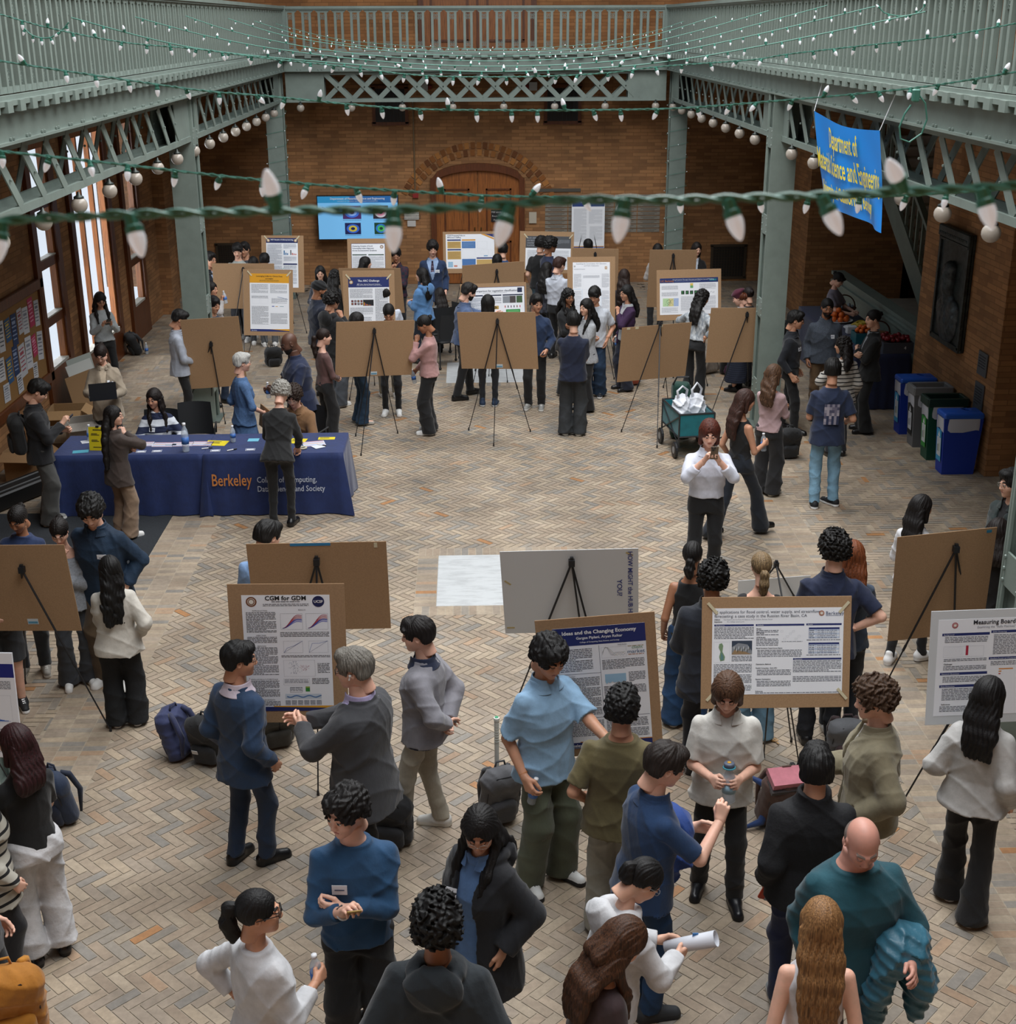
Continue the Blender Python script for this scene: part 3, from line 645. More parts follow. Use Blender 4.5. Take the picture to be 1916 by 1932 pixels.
    for sg,k in((-1,'L'),(1,'R')):
        c,x_,y_,z_=hands[sg]; out[k]=(root+Rw@c,Rw@x_,Rw@y_,Rw@z_)
    out['T']=lambda v:root+Rw@T(v)
    out['hw']=hw; out['Rs']=Rw@Rs; out['Hc']=root+Rw@Hc; out['Rh']=Rw@Rh
    LOG[label]=(tuple(np.round(root,2)),H)
    return out
# ================================================================ the hall
XL,XR=-3.62,4.10                      # gallery opening
IRON='7c8982'; IR=mat(IRON,.45,'paint'); IRD=mat('5b655f',.5,'paint')
BR=mat('a97c52',.85,'brick',col2='7f5a3b'); BRR=mat('a8764a',.85,'brick',col2='8a5a34')
WOOD=mat('8f5527',.4,'wood'); WOODD=mat('5e3115',.4,'wood'); STONE=mat('b9b6ac',.6,'marble')
def struct(b,name): o=b.build(name); o['kind']='structure'; return o
# ---- floor: herringbone brick in a mortar bed
def floor():
    V=[];Fc=[];C=[]
    pal=[('a09180',6),('988b7d',5),('a49582',4),('91897f',3.5),('9b8b7a',5),('87827c',1.5),('a89a88',3),('a38a73',1.),('a5784f',.18)]
    cs=[s2l(p[0]) for p in pal]; w=np.array([p[1] for p in pal],float); w/=w.sum()
    def quad(P,z,c): k=len(V); V.extend([(p[0],p[1],z) for p in P]); Fc.append((k,k+1,k+2,k+3)); C.append(c)
    g=s2l('a99d8c')
    quad([(-6.18,-3),(9.6,-3),(9.6,31),(-6.18,31)],-.004,g)
    L_,W_,m=.213,.071,.0038
    def herr(x0,x1,y0,y1,ang,z):
        ca,sa=math.cos(ang),math.sin(ang); cx,cy=(x0+x1)/2,(y0+y1)/2; R_=math.hypot(x1-x0,y1-y0)/2+.5; n=int(R_*2/W_)+4
        for k in range(-n,n):
            for q in range(-n,n):
                ox,oy=k*W_+q*L_,k*W_-q*L_
                if abs(ox)>R_+.3 or abs(oy)>R_+.3: continue
                for (a,b_,c,d) in ((ox,oy,L_,W_),(ox+L_,oy+W_-L_,W_,L_)):
                    mx,my=a+c/2,b_+d/2; X=cx+mx*ca-my*sa; Y=cy+mx*sa+my*ca
                    if not(x0<X<x1 and y0<Y<y1): continue
                    if y0<6 and Y<5: continue
                    P=[(cx+u*ca-v*sa,cy+u*sa+v*ca) for u,v in ((a+m,b_+m),(a+c-m,b_+m),(a+c-m,b_+d-m),(a+m,b_+d-m))]
                    f=RS.uniform(.90,1.09); c_=cs[RS.choice(len(cs),p=w)]; quad(P,z,tuple(v*f for v in c_))
    def rows(x0,x1,y0,y1,lx,ly,z,stag=False):
        ny=int(round((y1-y0)/ly)); nx=max(1,int(round((x1-x0)/lx))); lx=(x1-x0)/nx; ly=(y1-y0)/ny
        for j in range(ny):
            for i in range(nx):
                a,b_=x0+i*lx,y0+j*ly; f=RS.uniform(.90,1.09); c_=cs[RS.choice(len(cs),p=w)]
                quad([(a+m,b_+m),(a+lx-m,b_+m),(a+lx-m,b_+ly-m),(a+m,b_+ly-m)],z,tuple(v*f for v in c_))
    herr(-3.0,3.3,5,28.3,-math.pi/4,0.); herr(-6.15,-3.5,6,29.6,0,0.); herr(3.85,9.5,6,29.6,0,0.); herr(-3.5,3.85,28.8,29.7,-math.pi/4,0.)
    bz=.0012
    def bed(x0,x1,y0,y1): quad([(x0,y0),(x1,y0),(x1,y1),(x0,y1)],bz-.0008,g)
    for x0,x1 in((-3.52,-2.95),(3.27,3.87)): bed(x0,x1,5,28.8); rows(x0,x1,5,28.8,.22,.075,bz)
    bed(-2.95,3.27,28.2,28.8); rows(-2.95,3.27,28.2,28.8,.075,.22,bz)
    for (x0,x1,y0,y1) in((-.36,.92,12.14,13.48),(-.37,.92,20.93,22.3)):
        for (a,b_,c,d,lx,ly) in((x0-.22,x1+.22,y1,y1+.22,.08,.22),(x0-.22,x1+.22,y0-.22,y0,.08,.22),(x0-.22,x0,y0,y1,.22,.08),(x1,x1+.22,y0,y1,.22,.08)):
            bed(a,b_,c,d); rows(a,b_,c,d,lx,ly,bz)
    me=bpy.data.meshes.new('floor'); V_=np.array(V,np.float32); n=len(Fc)
    me.vertices.add(len(V_)); me.vertices.foreach_set('co',V_.ravel()); me.loops.add(4*n); me.loops.foreach_set('vertex_index',np.arange(4*n,dtype=np.int32))
    me.polygons.add(n); me.polygons.foreach_set('loop_start',np.arange(0,4*n,4,dtype=np.int32)); me.update(calc_edges=True)
    at=me.attributes.new('Col','FLOAT_COLOR','FACE'); at.data.foreach_set('color',np.array([tuple(c)+(1,) for c in C],np.float32).ravel())
    me.materials.append(mat('a3937e',.62,'floor')); o=bpy.data.objects.new('floor',me); COL.objects.link(o); o['kind']='structure'
floor()
for i,(x0,x1,y0,y1) in enumerate(((-.36,.92,12.14,13.48),(-.37,.92,20.93,22.3))):
    b=MB(); b.box(((x0+x1)/2,(y0+y1)/2,-.004),(x1-x0,y1-y0,.018),mat('c4c7c8',.35,'marble'),bev=.004)
    tag(b.build('marble_slab'),('white marble slab set in the brick floor beside the white board','white marble slab in the floor under the middle row of boards')[i],'floor slab')
# ---- walls
WIN=[(19.1,20.0,.72,3.9),(21.0,23.1,.50,3.9),(24.2,25.1,.62,3.9)]
b=MB(); y=4.
for (a,c,z0,z1) in WIN:
    b.box((-6.15,(y+a)/2,2.31),(.10,a-y,4.62),BR); b.box((-6.15,(a+c)/2,z0/2),(.10,c-a,z0),BR); b.box((-6.15,(a+c)/2,(z1+4.62)/2),(.10,c-a,4.62-z1),BR); y=c
b.box((-6.15,(y+29.7)/2,2.31),(.10,29.7-y,4.62),BR); b.box((-6.0,26.9,2.31),(.24,.6,4.62),BR)
struct(b,'wall_left')
b=MB(); b.box((.8,29.95,2.31),(17.6,.5,4.62),BR); struct(b,'wall_back')
b=MB(); b.box((.8,31.7,7.),(20,.4,4.6),BRR); struct(b,'wall_upper_back')
b=MB(); b.box((-8.3,13,7.),(.4,38,4.6),BRR); struct(b,'wall_upper_left')
b=MB(); b.box((9.9,13,7.),(.4,38,4.6),BRR); struct(b,'wall_upper_right')
b=MB(); b.box((9.7,12,2.31),(.4,36,4.62),BR); b.box((8.06,17.45,2.31),(3.02,3.1,4.62),BR)   # brick pier that carries the relief
b.box((7.45,26.6,2.31),(1.9,2.2,4.62),BR); b.box((9.0,28,2.31),(1.4,.3,4.62),BR)
struct(b,'wall_right')
b=MB(); b.box((.8,-1.6,4.),(20,.4,10),BRR); struct(b,'wall_front')
b=MB()
b.box((-6.0,13,4.72),(4.5,36,.20),IRD); b.box((6.95,13,4.72),(5.5,36,.20),IRD); b.box((.24,30.1,4.72),(7.9,3.6,.20),IRD); b.box((-6.3,13,9.4),(4.4,36,.2),IRD); b.box((7.5,13,9.4),(5.0,36,.2),IRD); b.box((.5,30.4,9.4),(9.4,3,.2),IRD); b.box((.45,-.7,9.4),(9.1,3.,.2),IRD)  # gallery slabs, plus unseen upper roof slabs added to keep sky light off the aisles
struct(b,'ceiling_and_sky_mask')
# windows of the left wall
for wi,(a,c,z0,z1) in enumerate(WIN):
    r=empty('window_%d'%(wi+1)); r['kind']='structure'; b=MB(); t=.09
    for yy in (a+t/2,c-t/2): b.box((-6.13,yy,(z0+z1)/2),(.09,t,z1-z0),WOOD)
    b.box((-6.13,(a+c)/2,z1-.04),(.12,c-a,.08),WOOD)
    for yy in (a-.09,c+.09): b.box((-6.085,yy,z1/2),(.09,.20,z1),WOODD)     # architrave
    ml=[a+(c-a)*k/3 for k in(1,2)] if wi==1 else []
    for yy in ml: b.box((-6.13,yy,(z0+z1)/2),(.075,.07,z1-z0),WOOD)
    if wi!=1:
        for zz in(1.40,2.22,3.05): b.box((-6.13,(a+c)/2,zz),(.10,c-a,.14),WOODD)
    b.box((-6.07,(a+c)/2,z0/2),(.06,c-a,z0),WOODD)
    f=b.build('window_frame',r); b=MB(); b.box((-6.12,(a+c)/2,z0+.02),(.14,c-a-.16,.04),STONE)
    if wi!=1:
        for zz in(1.48,2.30,3.13): b.box((-6.11,(a+c)/2,zz),(.10,c-a-.18,.02),STONE)
    b.build('window_sill',r); b=MB(); b.box((-6.17,(a+c)/2,(z0+z1)/2),(.006,c-a-.16,z1-z0-.1),mat('eef4ff',.05,'pane')); b.build('window_pane',r)
# back wall: double door, arch, openings
r=empty('door_1'); r['kind']='structure'; xa,xb=-.77,1.26; xm=(xa+xb)/2
def archz(x,top=2.6,sp=2.25,h=None):
    hw=(xb-xa)/2; return sp+(top-sp)*math.sqrt(max(0,1-((x-xm)/hw)**2))
b=MB(); xs=np.linspace(xa,xb,15); poly=[(xa,0)]+[(x,archz(x)) for x in xs]+[(xb,0)]; inn=[(xb-.11,0)]+[(x,archz(x)-.11) for x in np.linspace(xb-.11,xa+.11,13)]+[(xa+.11,0)]
for i in range(len(xs)-1): b.prism([(xs[i],archz(xs[i])-.13),(xs[i+1],archz(xs[i+1])-.13),(xs[i+1],archz(xs[i+1])+.02),(xs[i],archz(xs[i])+.02)],29.55,29.72,WOODD)
for xx in(xa+.05,xb-.05): b.box((xx,29.63,1.15),(.12,.18,2.3),WOODD)
b.build('door_frame',r)
for sg in(-1,1):
    b=MB(); x0,x1=(xa+.11,xm-.008) if sg<0 else (xm+.008,xb-.11); xs2=np.linspace(x0,x1,8)
    b.prism([(x0,0.02)]+[(x,archz(x)-.10) for x in xs2]+[(x1,.02)],29.64,29.70,WOOD)
    px0,px1=x0+.17,x1-.17
    for (za,zb) in((.25,.95),(1.12,2.08)):
        for (u0,u1,v0,v1) in((px0,px1,za,za+.035),(px0,px1,zb-.035,zb),(px0,px0+.035,za,zb),(px1-.035,px1,za,zb)): b.box(((u0+u1)/2,29.63,(v0+v1)/2),(u1-u0,.03,v1-v0),WOODD)
        b.box(((px0+px1)/2,29.632,(za+zb)/2),(px1-px0-.16,.02,zb-za-.16),WOOD)
    lf=b.build('door_leaf',r)
    b=MB(); b.tube([(xm+sg*.07,29.6,.95),(xm+sg*.07,29.57,1.0),(xm+sg*.07,29.57,1.2),(xm+sg*.07,29.6,1.25)],.012,mat('6b5a34',.3,metal=.8)); b.build('door_handle',lf)
b=MB()
for ring in(0,1):
    n=25+ring*6
    for i in range(n):
        t0=math.pi*(.13+.74*i/n); rr=1.62+ring*.15; cz=1.22
        M=Tm((xm+rr*math.cos(t0+.015),29.69,cz+rr*math.sin(t0+.015)),(0,-(t0-math.pi/2),0)); k=i%5
        b.box((0,0,0),(.095,.03,.13),mat(('94602f','7a4b22','a8713a','8a5527','6a3f1e')[k],.85),M)
struct(b,'trim_1')
for (x0,x1,z0,z1) in((-1.95,-1.25,3.45,4.2),(1.72,2.45,3.45,4.2)):
    b=MB(); b.box(((x0+x1)/2,29.69,(z0+z1)/2),(x1-x0,.04,z1-z0),mat('0d0f10',.4)); 
    for k in range(9): b.box((x0+(x1-x0)*(k+.5)/9,29.665,(z0+z1)/2),(.012,.02,z1-z0),mat('22262a',.5))
    for (u,v,w_,h_) in(((x0+x1)/2,z0,x1-x0+.1,.07),((x0+x1)/2,z1,x1-x0+.1,.07),(x0,(z0+z1)/2,.07,z1-z0),(x1,(z0+z1)/2,.07,z1-z0)): b.box((u,29.67,v),(w_,.05,h_),WOODD)
    tag(b.build('wall_grille'),'dark framed grille high on the back wall, '+('left' if x0<0 else 'right')+' of the middle','grille')
for (x0,x1,z0,z1,lb) in((-5.51,-4.91,.42,.92,'dark metal vent low in the back wall at the far left corner'),(5.45,6.2,.08,.80,'large dark metal vent low in the back wall at right')):
    b=MB(); b.box(((x0+x1)/2,29.69,(z0+z1)/2),(x1-x0,.03,z1-z0),mat('15120f',.5)); m_=mat('3a2f22',.5)
    for k in range(12): b.box((x0+(x1-x0)*(k+.5)/12,29.67,(z0+z1)/2),(.008,.015,z1-z0),m_); b.box(((x0+x1)/2,29.67,z0+(z1-z0)*(k+.5)/12),(x1-x0,.015,.008),m_)
    for (u,v,w_,h_) in(((x0+x1)/2,z0,x1-x0+.08,.05),((x0+x1)/2,z1,x1-x0+.08,.05),(x0,(z0+z1)/2,.05,z1-z0),(x1,(z0+z1)/2,.05,z1-z0)): b.box((u,29.67,v),(w_,.03,h_),m_)
    tag(b.build('wall_vent'),lb,'vent')
# upper door behind the back railing
r=empty('door_2'); r['kind']='structure'
b=MB(); b.box((.3,31.47,5.9),(2.5,.08,2.2),WOOD)
for sg in(-1,1):
    for (u,v) in((.62,.0),):
        for q in(-1,1): b.box((.3+sg*u+q*.40,31.42,5.75),(.05,.04,1.3),WOODD)
        b.box((.3+sg*u,31.42,5.1),(.85,.04,.05),WOODD)
    b.box((.3+sg*1.25,31.42,5.9),(.12,.06,2.2),WOODD)
b.box((.3,31.42,5.9),(.05,.04,2.2),WOODD); b.build('door_leaf',r)
# ---- iron columns
def column(x,y,label,h=4.62):
    r=empty('iron_column',(x,y,0),0,label,'column','riveted iron columns of the gallery'); w=.18
    b=MB(); b.box((0,-.165,h/2),(.34,.022,h),IR); b.box((0,.165,h/2),(.34,.022,h),IR); b.box((0,0,h/2),(.20,.31,h),IR)
    for sx in(-1,1):
        for sy in(-1,1): b.box((sx*.155,sy*.145,h/2),(.022,.05,h),IR)
    b.build('shaft',r)
    b=MB()
    for k in range(4):
        z=.55+k*1.15
        for sx in(-1,1):
            b.box((sx*.152,0,z),(.018,.33,.26),IR)
            for zz in(-.09,0,.09):
                for yy in(-.13,.13): b.sphere((sx*.164,yy,z+zz),.016,IR,6)
    b.build('batten_plates',r)
    b=MB(); b.box((0,0,.012),(.46,.46,.024),IRD); b.build('base_plate',r)
    return r
for (x,y,l) in((-3.87,19.0,'riveted grey-green iron column at left, behind the registration table'),(4.25,18.4,'riveted grey-green iron column at right, beside the man in the black shirt'),
             (-3.86,28.3,'far iron column at the left corner, wound with a string of small lights'),(4.36,28.3,'far iron column at the right corner, wound with a string of small lights'),
             (4.06,8.75,'near iron column at the right edge, behind the Measuring Board poster'),(-3.72,8.9,'near iron column at the left edge, behind the histogram poster')):
    column(x,y,l)
# ---- gallery girders
def rivet_row(b,pts,r=.016):
    for p in pts: b.sphere(p,r,IR,6)
def girder(a,c,inn,label):
    """a,c ends in plan; inn: unit vector into the opening"""
    a=np.array(a,float); c=np.array(c,float); L_=np.linalg.norm(c-a); u=(c-a)/L_; n=np.array(inn,float)
    M=Matrix(((u[0],n[0],0,a[0]),(u[1],n[1],0,a[1]),(0,0,1,0),(0,0,0,1)))
    r=empty('gallery_girder',tuple(np.append((a+c)/2,4.6)),0,label,'girder','iron girders around the gallery opening'); r.location=(0,0,0)
    b=MB(); b.box((L_/2,-.02,4.72),(L_,.03,.27),IR,M); b.box((L_/2,-.10,4.575),(L_,.26,.022),IR,M)
    k=.3
    while k<L_:
        for d in(-.035,.035): b.sphere((k+d,.0,4.60),.017,IR,6,M)
        k+=.42
    b.build('plate_girder',r)
    for (off,nm) in((-.12,'front_lattice'),(-.40,'rear_lattice')):
        b=MB(); b.box((L_/2,off,4.53),(L_,.03,.07),IR,M); b.box((L_/2,off,4.0),(L_,.035,.07),IR,M); b.box((L_/2,off-.09*(1 if off>-.2 else -1),3.97),(L_,.15,.012),IR,M)
        cols=[0]
        if L_>12: cols=[abs(9.0-a[1]),abs(18.7-a[1]),L_]
        else: cols=[0,L_]
        k=0.; side=L_>12; sp=.66 if side else .53
        while k<L_:
            sg_=1 if inn[0]>0 else -1
            for s_ in(((sg_ if off>-.2 else -sg_),) if side else (-1,1)):
                if any(abs(k-q)<.72 for q in cols): continue
                M2=M@Tm((k,off+.012*s_,4.265),(0,s_*math.radians(44),0)); b.box((0,0,0),(.70,.012,.105 if side else .095),IR,M2)
                if not side or True: b.sphere((k,off+.03,4.265),.014,IR,6,M)
            k+=sp
        for q in cols:
            x0,x1=max(0,q-.78),min(L_,q+.78)
            if x1<=x0: continue
            b.box(((x0+x1)/2,off,4.265),(x1-x0,.014,.56),IR,M)
            for i in range(int((x1-x0)/.1)+1):
                for zz in(4.03,4.51): b.sphere((x0+i*.1,off+.012,zz),.011,IR,6,M)
        b.build(nm,r)
    return r
girder((XL,2.),(XL,28.2),(1,0),'iron lattice girder under the left gallery railing')
girder((XR,2.),(XR,28.2),(-1,0),'iron lattice girder under the right gallery railing')
girder((XL,28.2),(XR,28.2),(0,-1),'iron lattice girder under the far gallery railing')
# ---- railings
def panel_mesh():
    b=MB(); z0,z1=4.95,5.72; t=.045
    for sx in(-1,1):
        b.box((sx*.068,0,(z0+z1)/2),(.050,t,z1-z0),IR)
    b.prism([(-.155,z0),(.155,z0),(.10,z0+.05),(-.10,z0+.05)],-.02,.02,IR); b.prism([(-.10,z1-.05),(.10,z1-.05),(.155,z1),(-.155,z1)],-.02,.02,IR)
    for zz,s_ in((z0+.05,1),(z1-.05,-1)):
        for (x,z,w,h) in((0,.10,.084,.010),(0,.045,.084,.010),(-.022,.075,.010,.11),(.022,.075,.010,.11),(0,.07,.03,.010),(-.022,.125,.03,.008),(.022,.125,.03,.008)): b.box((x,0,zz+s_*z),(w,.016,h),IR)
    return b
def railing(a,c,label):
    a=np.array(a,float); c=np.array(c,float); L_=np.linalg.norm(c-a); u=(c-a)/L_; ang=math.atan2(u[1],u[0])
    r=empty('gallery_railing',(a[0],a[1],0),ang,label,'railing','iron railings of the upper gallery')
    b=MB(); b.box((L_/2,0,5.765),(L_,.13,.05),IR); b.box((L_/2,0,5.73),(L_,.09,.03),IR); b.build('top_rail',r)
    b=MB(); b.box((L_/2,0,4.885),(L_,.16,.04),IR); b.box((L_/2,0,4.92),(L_,.11,.04),IR); b.build('bottom_rail',r)
    n=int(L_/.31); st_=L_/n; p0=None
    for i in range(n):
        if p0 is None: o=panel_mesh().build('baluster_panel',r); p0=o
        else: o=p0.copy(); COL.objects.link(o); o.parent=r
        o.location=((i+.5)*st_,0,0)
    p1=None
    for i in range(n):
        if p1 is None: bb=MB(); bb.box((0,0,4.86),(.13,.20,.085),IR); p1=o=bb.build('bracket_block',r)
        else: o=p1.copy(); COL.objects.link(o); o.parent=r
        o.location=((i+.5)*st_,0,0)
railing((XL+.02,2.2),(XL+.02,28.2),'left railing of the upper gallery, long and seen at a slant')
railing((XR-.02,2.2),(XR-.02,28.2),'right railing of the upper gallery, above the blue banner')
railing((XL+.02,28.2),(XR-.02,28.2),'far railing of the upper gallery, seen face on before brick wall')
for xx in(XL+.02,XR-.02):
    b=MB(); b.box((xx,28.2,5.3),(.16,.16,1.0),IR); tag(b.build('newel_post'),'square iron corner post of the railing at the far '+('left' if xx<0 else 'right'),'post')
# ---- globe lamps
GL=mat('a89f94',.25,emit=.04); GC=mat('3a3f3c',.4,metal=.5)
def globe(p,label):
    r=empty('globe_lamp',p,0,label,'lamp','round globe lamps along the gallery girders')
    b=MB(); b.sphere((0,0,0),.078,GL,18); b.build('globe',r,True); b=MB(); b.lathe([(.05,.062),(.05,.078),(.02,.095),(.012,.125)],GC,12); b.build('fitting',r,True)
    b=MB(); b.sphere((0,0,.060),(.030,.030,.018),mat('ffdf9e',.5,emit=7.),8); b.build('bulb',r,True); return r
g0=None
def gl_at(p,label):
    global g0
    if g0 is None: g0=globe(p,label); return
    o=copytree(g0); o.location=p; o['label']=label
n=0
for i in range(18):
    y=12.05+(i-2)*1.17
    if y<28: gl_at((XL-.12,y,3.82),'round globe lamp in the row under the left gallery girder')
for i in range(18):
    y=10.66+(i-2)*1.152
    if y<28: gl_at((XR+.10,y,3.86),'round globe lamp in the row under the right gallery girder')
for px in(567,663,759,854,950,1046,1141,1236):
    p=aty(px,206,28.3); gl_at((p[0],28.3,3.86),'round globe lamp in the row under the far gallery girder')
for o in list(bpy.data.objects):
    if o.name.startswith('globe_lamp'): o['group']=str(o['label']).replace('round globe lamp in the row','globe lamps')
# ---- right side: stair, landing, parapet
b=MB(); RISE=STONE
def stair():
    r=empty('staircase',(0,0,0),0,'stone staircase with green iron stringer rising behind the brick pier','staircase')
    b=MB(); P0=(21.4,.95); P1=(26.2,3.75); b.prism([(P0[0],P0[1]-.28),(P0[0],P0[1]+.22),(P1[0],P1[1]+.22),(P1[0],P1[1]-.28)],0,.06,IR,Matrix(((0,1,0,7.55),(1,0,0,0),(0,0,1,0),(0,0,0,1)))); b.build('stringer',r)
    b=MB()
    n=15
    for i in range(n):
        y=21.5+i*.30; z=1.02+i*.175; b.box((8.5,y+.17,z+.0875),(1.85,.34,.175),STONE)
        b.box((8.5,y-.003,z+.08),(1.85,.02,.15),mat('e4e6e8',.5,'marble'))
    b.build('steps',r); b=MB()
    for i in range(n): y=21.6+i*.30; z=1.2+i*.175; b.box((7.6,y,z+.40),(.05,.05,.80),IR)
    b.prism([(21.5,1.98),(21.5,2.06),(26.0,4.68),(26.0,4.60)],-.05,.05,IR,Matrix(((0,1,0,7.6),(1,0,0,0),(0,0,1,0),(0,0,0,1)))); b.build('stair_railing',r)
stair()
b=MB(); b.box((8.25,22.0,.27),(2.45,5.6,.54),STONE); tag(b.build('stone_landing'),'raised stone landing behind the green parapet and fruit table','landing')
b=MB(); b.box((6.92,21.9,.55),(.14,5.6,1.02),IR); b.box((6.92,21.9,1.07),(.24,5.6,.06),IR); b.box((6.90,21.9,.92),(.20,5.6,.05),IR); tag(b.build('parapet'),'grey-green iron parapet along the landing behind the fruit table','parapet')
b=MB()
for k,(r_,z) in enumerate(((1.9,.085),(1.5,.255),(1.1,.425))):
    pr=[(r_*math.cos(t),r_*math.sin(t)) for t in np.linspace(math.pi*.5,math.pi*1.5,16)]
    V=[(9.0+x_*.9,13.9+y_,z+dz) for dz in(-.085,.085) for x_,y_ in pr]; n=len(pr)
    b.add(V,[tuple(reversed(range(n))),tuple(range(n,2*n))]+[(i,(i+1)%n,(i+1)%n+n,i+n) for i in range(n)],STONE)
tag(b.build('round_stone_steps'),'curved stone steps at the foot of the pier by the right edge','steps')
b=MB(); b.box((8.5,27.3,1.2),(1.3,.06,2.4),mat('12100e',.6)); b.box((7.9,27.24,1.3),(.10,.1,2.6),WOODD); b.box((8.9,27.24,1.3),(.10,.1,2.6),WOODD); b.box((8.4,27.24,2.65),(1.2,.1,.12),WOODD)  # near-black panel paints the shade inside an open doorway
o=b.build('doorway_3'); o['kind']='structure'
# ================================================================ boards, posters, easels
CARD=mat('a48463',.9,'card'); CARDE=mat('8a6a48',.9); BLK=mat('15161a',.5); WHT=mat('f0f3f9',.6); NAVY='1c2f6b'; INK=mat('454a55',.8); TAPE=mat('cfc6a8',.4); FOAM=mat('cfd3d6',.7)
def bframe(p):
    x,y,z,yaw,tilt,roll=p; u=np.array([math.cos(yaw),math.sin(yaw),0]); n=np.array([math.sin(yaw),-math.cos(yaw),0]); k=np.array([0,0,1.])
    v=k*math.cos(tilt)-n*math.sin(tilt); nn=n*math.cos(tilt)+k*math.sin(tilt)
    u2=u*math.cos(roll)+v*math.sin(roll); v2=v*math.cos(roll)-u*math.sin(roll); return np.array([x,y,z]),u2,v2,nn
class Sheet:      # printed matter drawn on the +y... plane: local x right, z up, front at -y
    def __init__(s,w,h): s.w,s.h=w,h; s.b=MB(); s.t=MB(); s.d=-.0030
    def rect(s,x,y,w,h,c,lay=0):   # fractions of the sheet, origin top left
        if isinstance(c,str): c=mat(c,.6)
        X0,X1=(x-.5)*s.w,(x+w-.5)*s.w; Z1,Z0=(.5-y)*s.h,(.5-y-h)*s.h; yy=s.d-lay*.0006
        s.b.add([(X0,yy,Z0),(X1,yy,Z0),(X1,yy,Z1),(X0,yy,Z1)],[(0,1,2,3)],c); return s
    def poly(s,pts,c,lay=1):
        if isinstance(c,str): c=mat(c,.6)
        s.b.add([((x-.5)*s.w,s.d-lay*.0006,(.5-y)*s.h) for x,y in pts],[tuple(range(len(pts)))],c); return s
    def text(s,t,x,y,size,c='16181d',al='LEFT',bold=.0,sx=1.,rot=0):
        V,Fc=textmesh(t,size,bold,al)
        if not len(V): return s
        W=V.copy(); W[:,0]*=sx; a=rot; X=W[:,0]*math.cos(a)-W[:,1]*math.sin(a); Z=W[:,0]*math.sin(a)+W[:,1]*math.cos(a)
        P=np.stack([X+(x-.5)*s.w,np.full(len(X),s.d-.0016),Z+(.5-y)*s.h],1); s.t.add(P,Fc,mat(c,.6)); return s
    def para(s,x,y,w,h,c='6a6f7a',pitch=.0105,f=.42):
        if isinstance(c,str): c=mat(c,.8)
        n=max(1,int(h*s.h/pitch)); V=[];Fc=[]
        for i in range(n):
            z=(.5-y)*s.h-(i+.7)*pitch; X=(x-.5)*s.w; e=(x+w-.5)*s.w; 
            if i%7==6: e=X+(e-X)*random.uniform(.3,.8)
            while X<e-.004:
                l=min(random.uniform(.008,.034),e-X); k=len(V); V+=[(X,s.d-.0006,z),(X+l,s.d-.0006,z),(X+l,s.d-.0006,z+pitch*f),(X,s.d-.0006,z+pitch*f)]; Fc.append((k,k+1,k+2,k+3)); X+=l+.004
        s.b.add(V,Fc,c); return s
    def box(s,x,y,w,h,c='7d828c',t=.0018):
        a,b_=t/s.w,t/s.h; s.rect(x,y,w,b_,c,1); s.rect(x,y+h,w,b_,c,1); s.rect(x,y,a,h,c,1); s.rect(x+w,y,a,h,c,1); return s
    def curve(s,pts,c,t=.003):
        for i in range(len(pts)-1):
            (x0,y0),(x1,y1)=pts[i],pts[i+1]; d=np.array([(x1-x0)*s.w,(y1-y0)*s.h]); n=np.array([-d[1],d[0]])/(np.linalg.norm(d)+1e-9)*t/2; nx,ny=n[0]/s.w,n[1]/s.h
            s.poly([(x0-nx,y0-ny),(x0+nx,y0+ny),(x1+nx,y1+ny),(x1-nx,y1-ny)],c)
        return s
    def seal(s,x,y,r,c='8a4a2c',c2='e8e4da'):
        for k,(q,cc) in enumerate(((1,c),(.72,c2),(.62,c),(.45,c2))): s.poly([(x+r*q*math.cos(a)/s.w,y+r*q*math.sin(a)/s.h) for a in np.linspace(0,2*math.pi,21)[:-1][::-1]],cc,1+k)
        return s
def dots(s,x,y,w,h,n,c,t=.003):
    for i in range(n): s.rect(x+w*min(1,max(0,random.gauss(.4,.18))),y+h*random.random(),t/s.w,t/s.h,c,1)
def board(p,W,H,label,group=None,m=None,poster=None,pw=None,ph=None,off=(0,0),tape=True,th=.005,paper=WHT,name='display_board',cat='board',back=False):
    o,u,v,n=bframe(p); M=frame(o,u,-n,v)
    r=empty(name,label=label,cat=cat,group=group,M=M); m=m or CARD
    b=MB(); b.box((0,0,0),(W,th,H),m,bev=.0012); b.build('board_panel' if name=='display_board' else 'panel',r)
    if poster:
        s=Sheet(pw,ph); poster(s); q=MB(); T0=Tm((off[0],-th/2-.0008,off[1])); q.box((0,0,0),(pw,.0012,ph),paper,T0); P=q.build('poster',r)
        T1=Tm((off[0],-th/2+.0008,off[1]))
        if s.b.n: 
            g=MB(); g.v=[(x_@np.eye(3))+np.array((off[0],-th/2+.0012,off[1])) for x_ in s.b.v]; g.f=s.b.f; g.m=s.b.m; g.mats=s.b.mats; g.n=s.b.n; g.build('printed_figures',P)
        if s.t.n:
            g=MB(); g.v=[x_+np.array((off[0],-th/2+.0012,off[1])) for x_ in s.t.v]; g.f=s.t.f; g.m=s.t.m; g.mats=s.t.mats; g.n=s.t.n; g.build('lettering',P)
        if tape:
            for sx,sz in((-1,1),(1,1)) if tape==1 else ((-1,1),(1,1),(-1,-1),(1,-1)):
                q=MB(); q.box((0,0,0),(.10,.0008,.020),TAPE,Tm((off[0]+sx*pw/2,-th/2-.006,off[1]+sz*(ph/2+.002)),(0,(1 if sx*sz<0 else -1)*.85,0))); q.build('tape_strip',r)
    return r,M
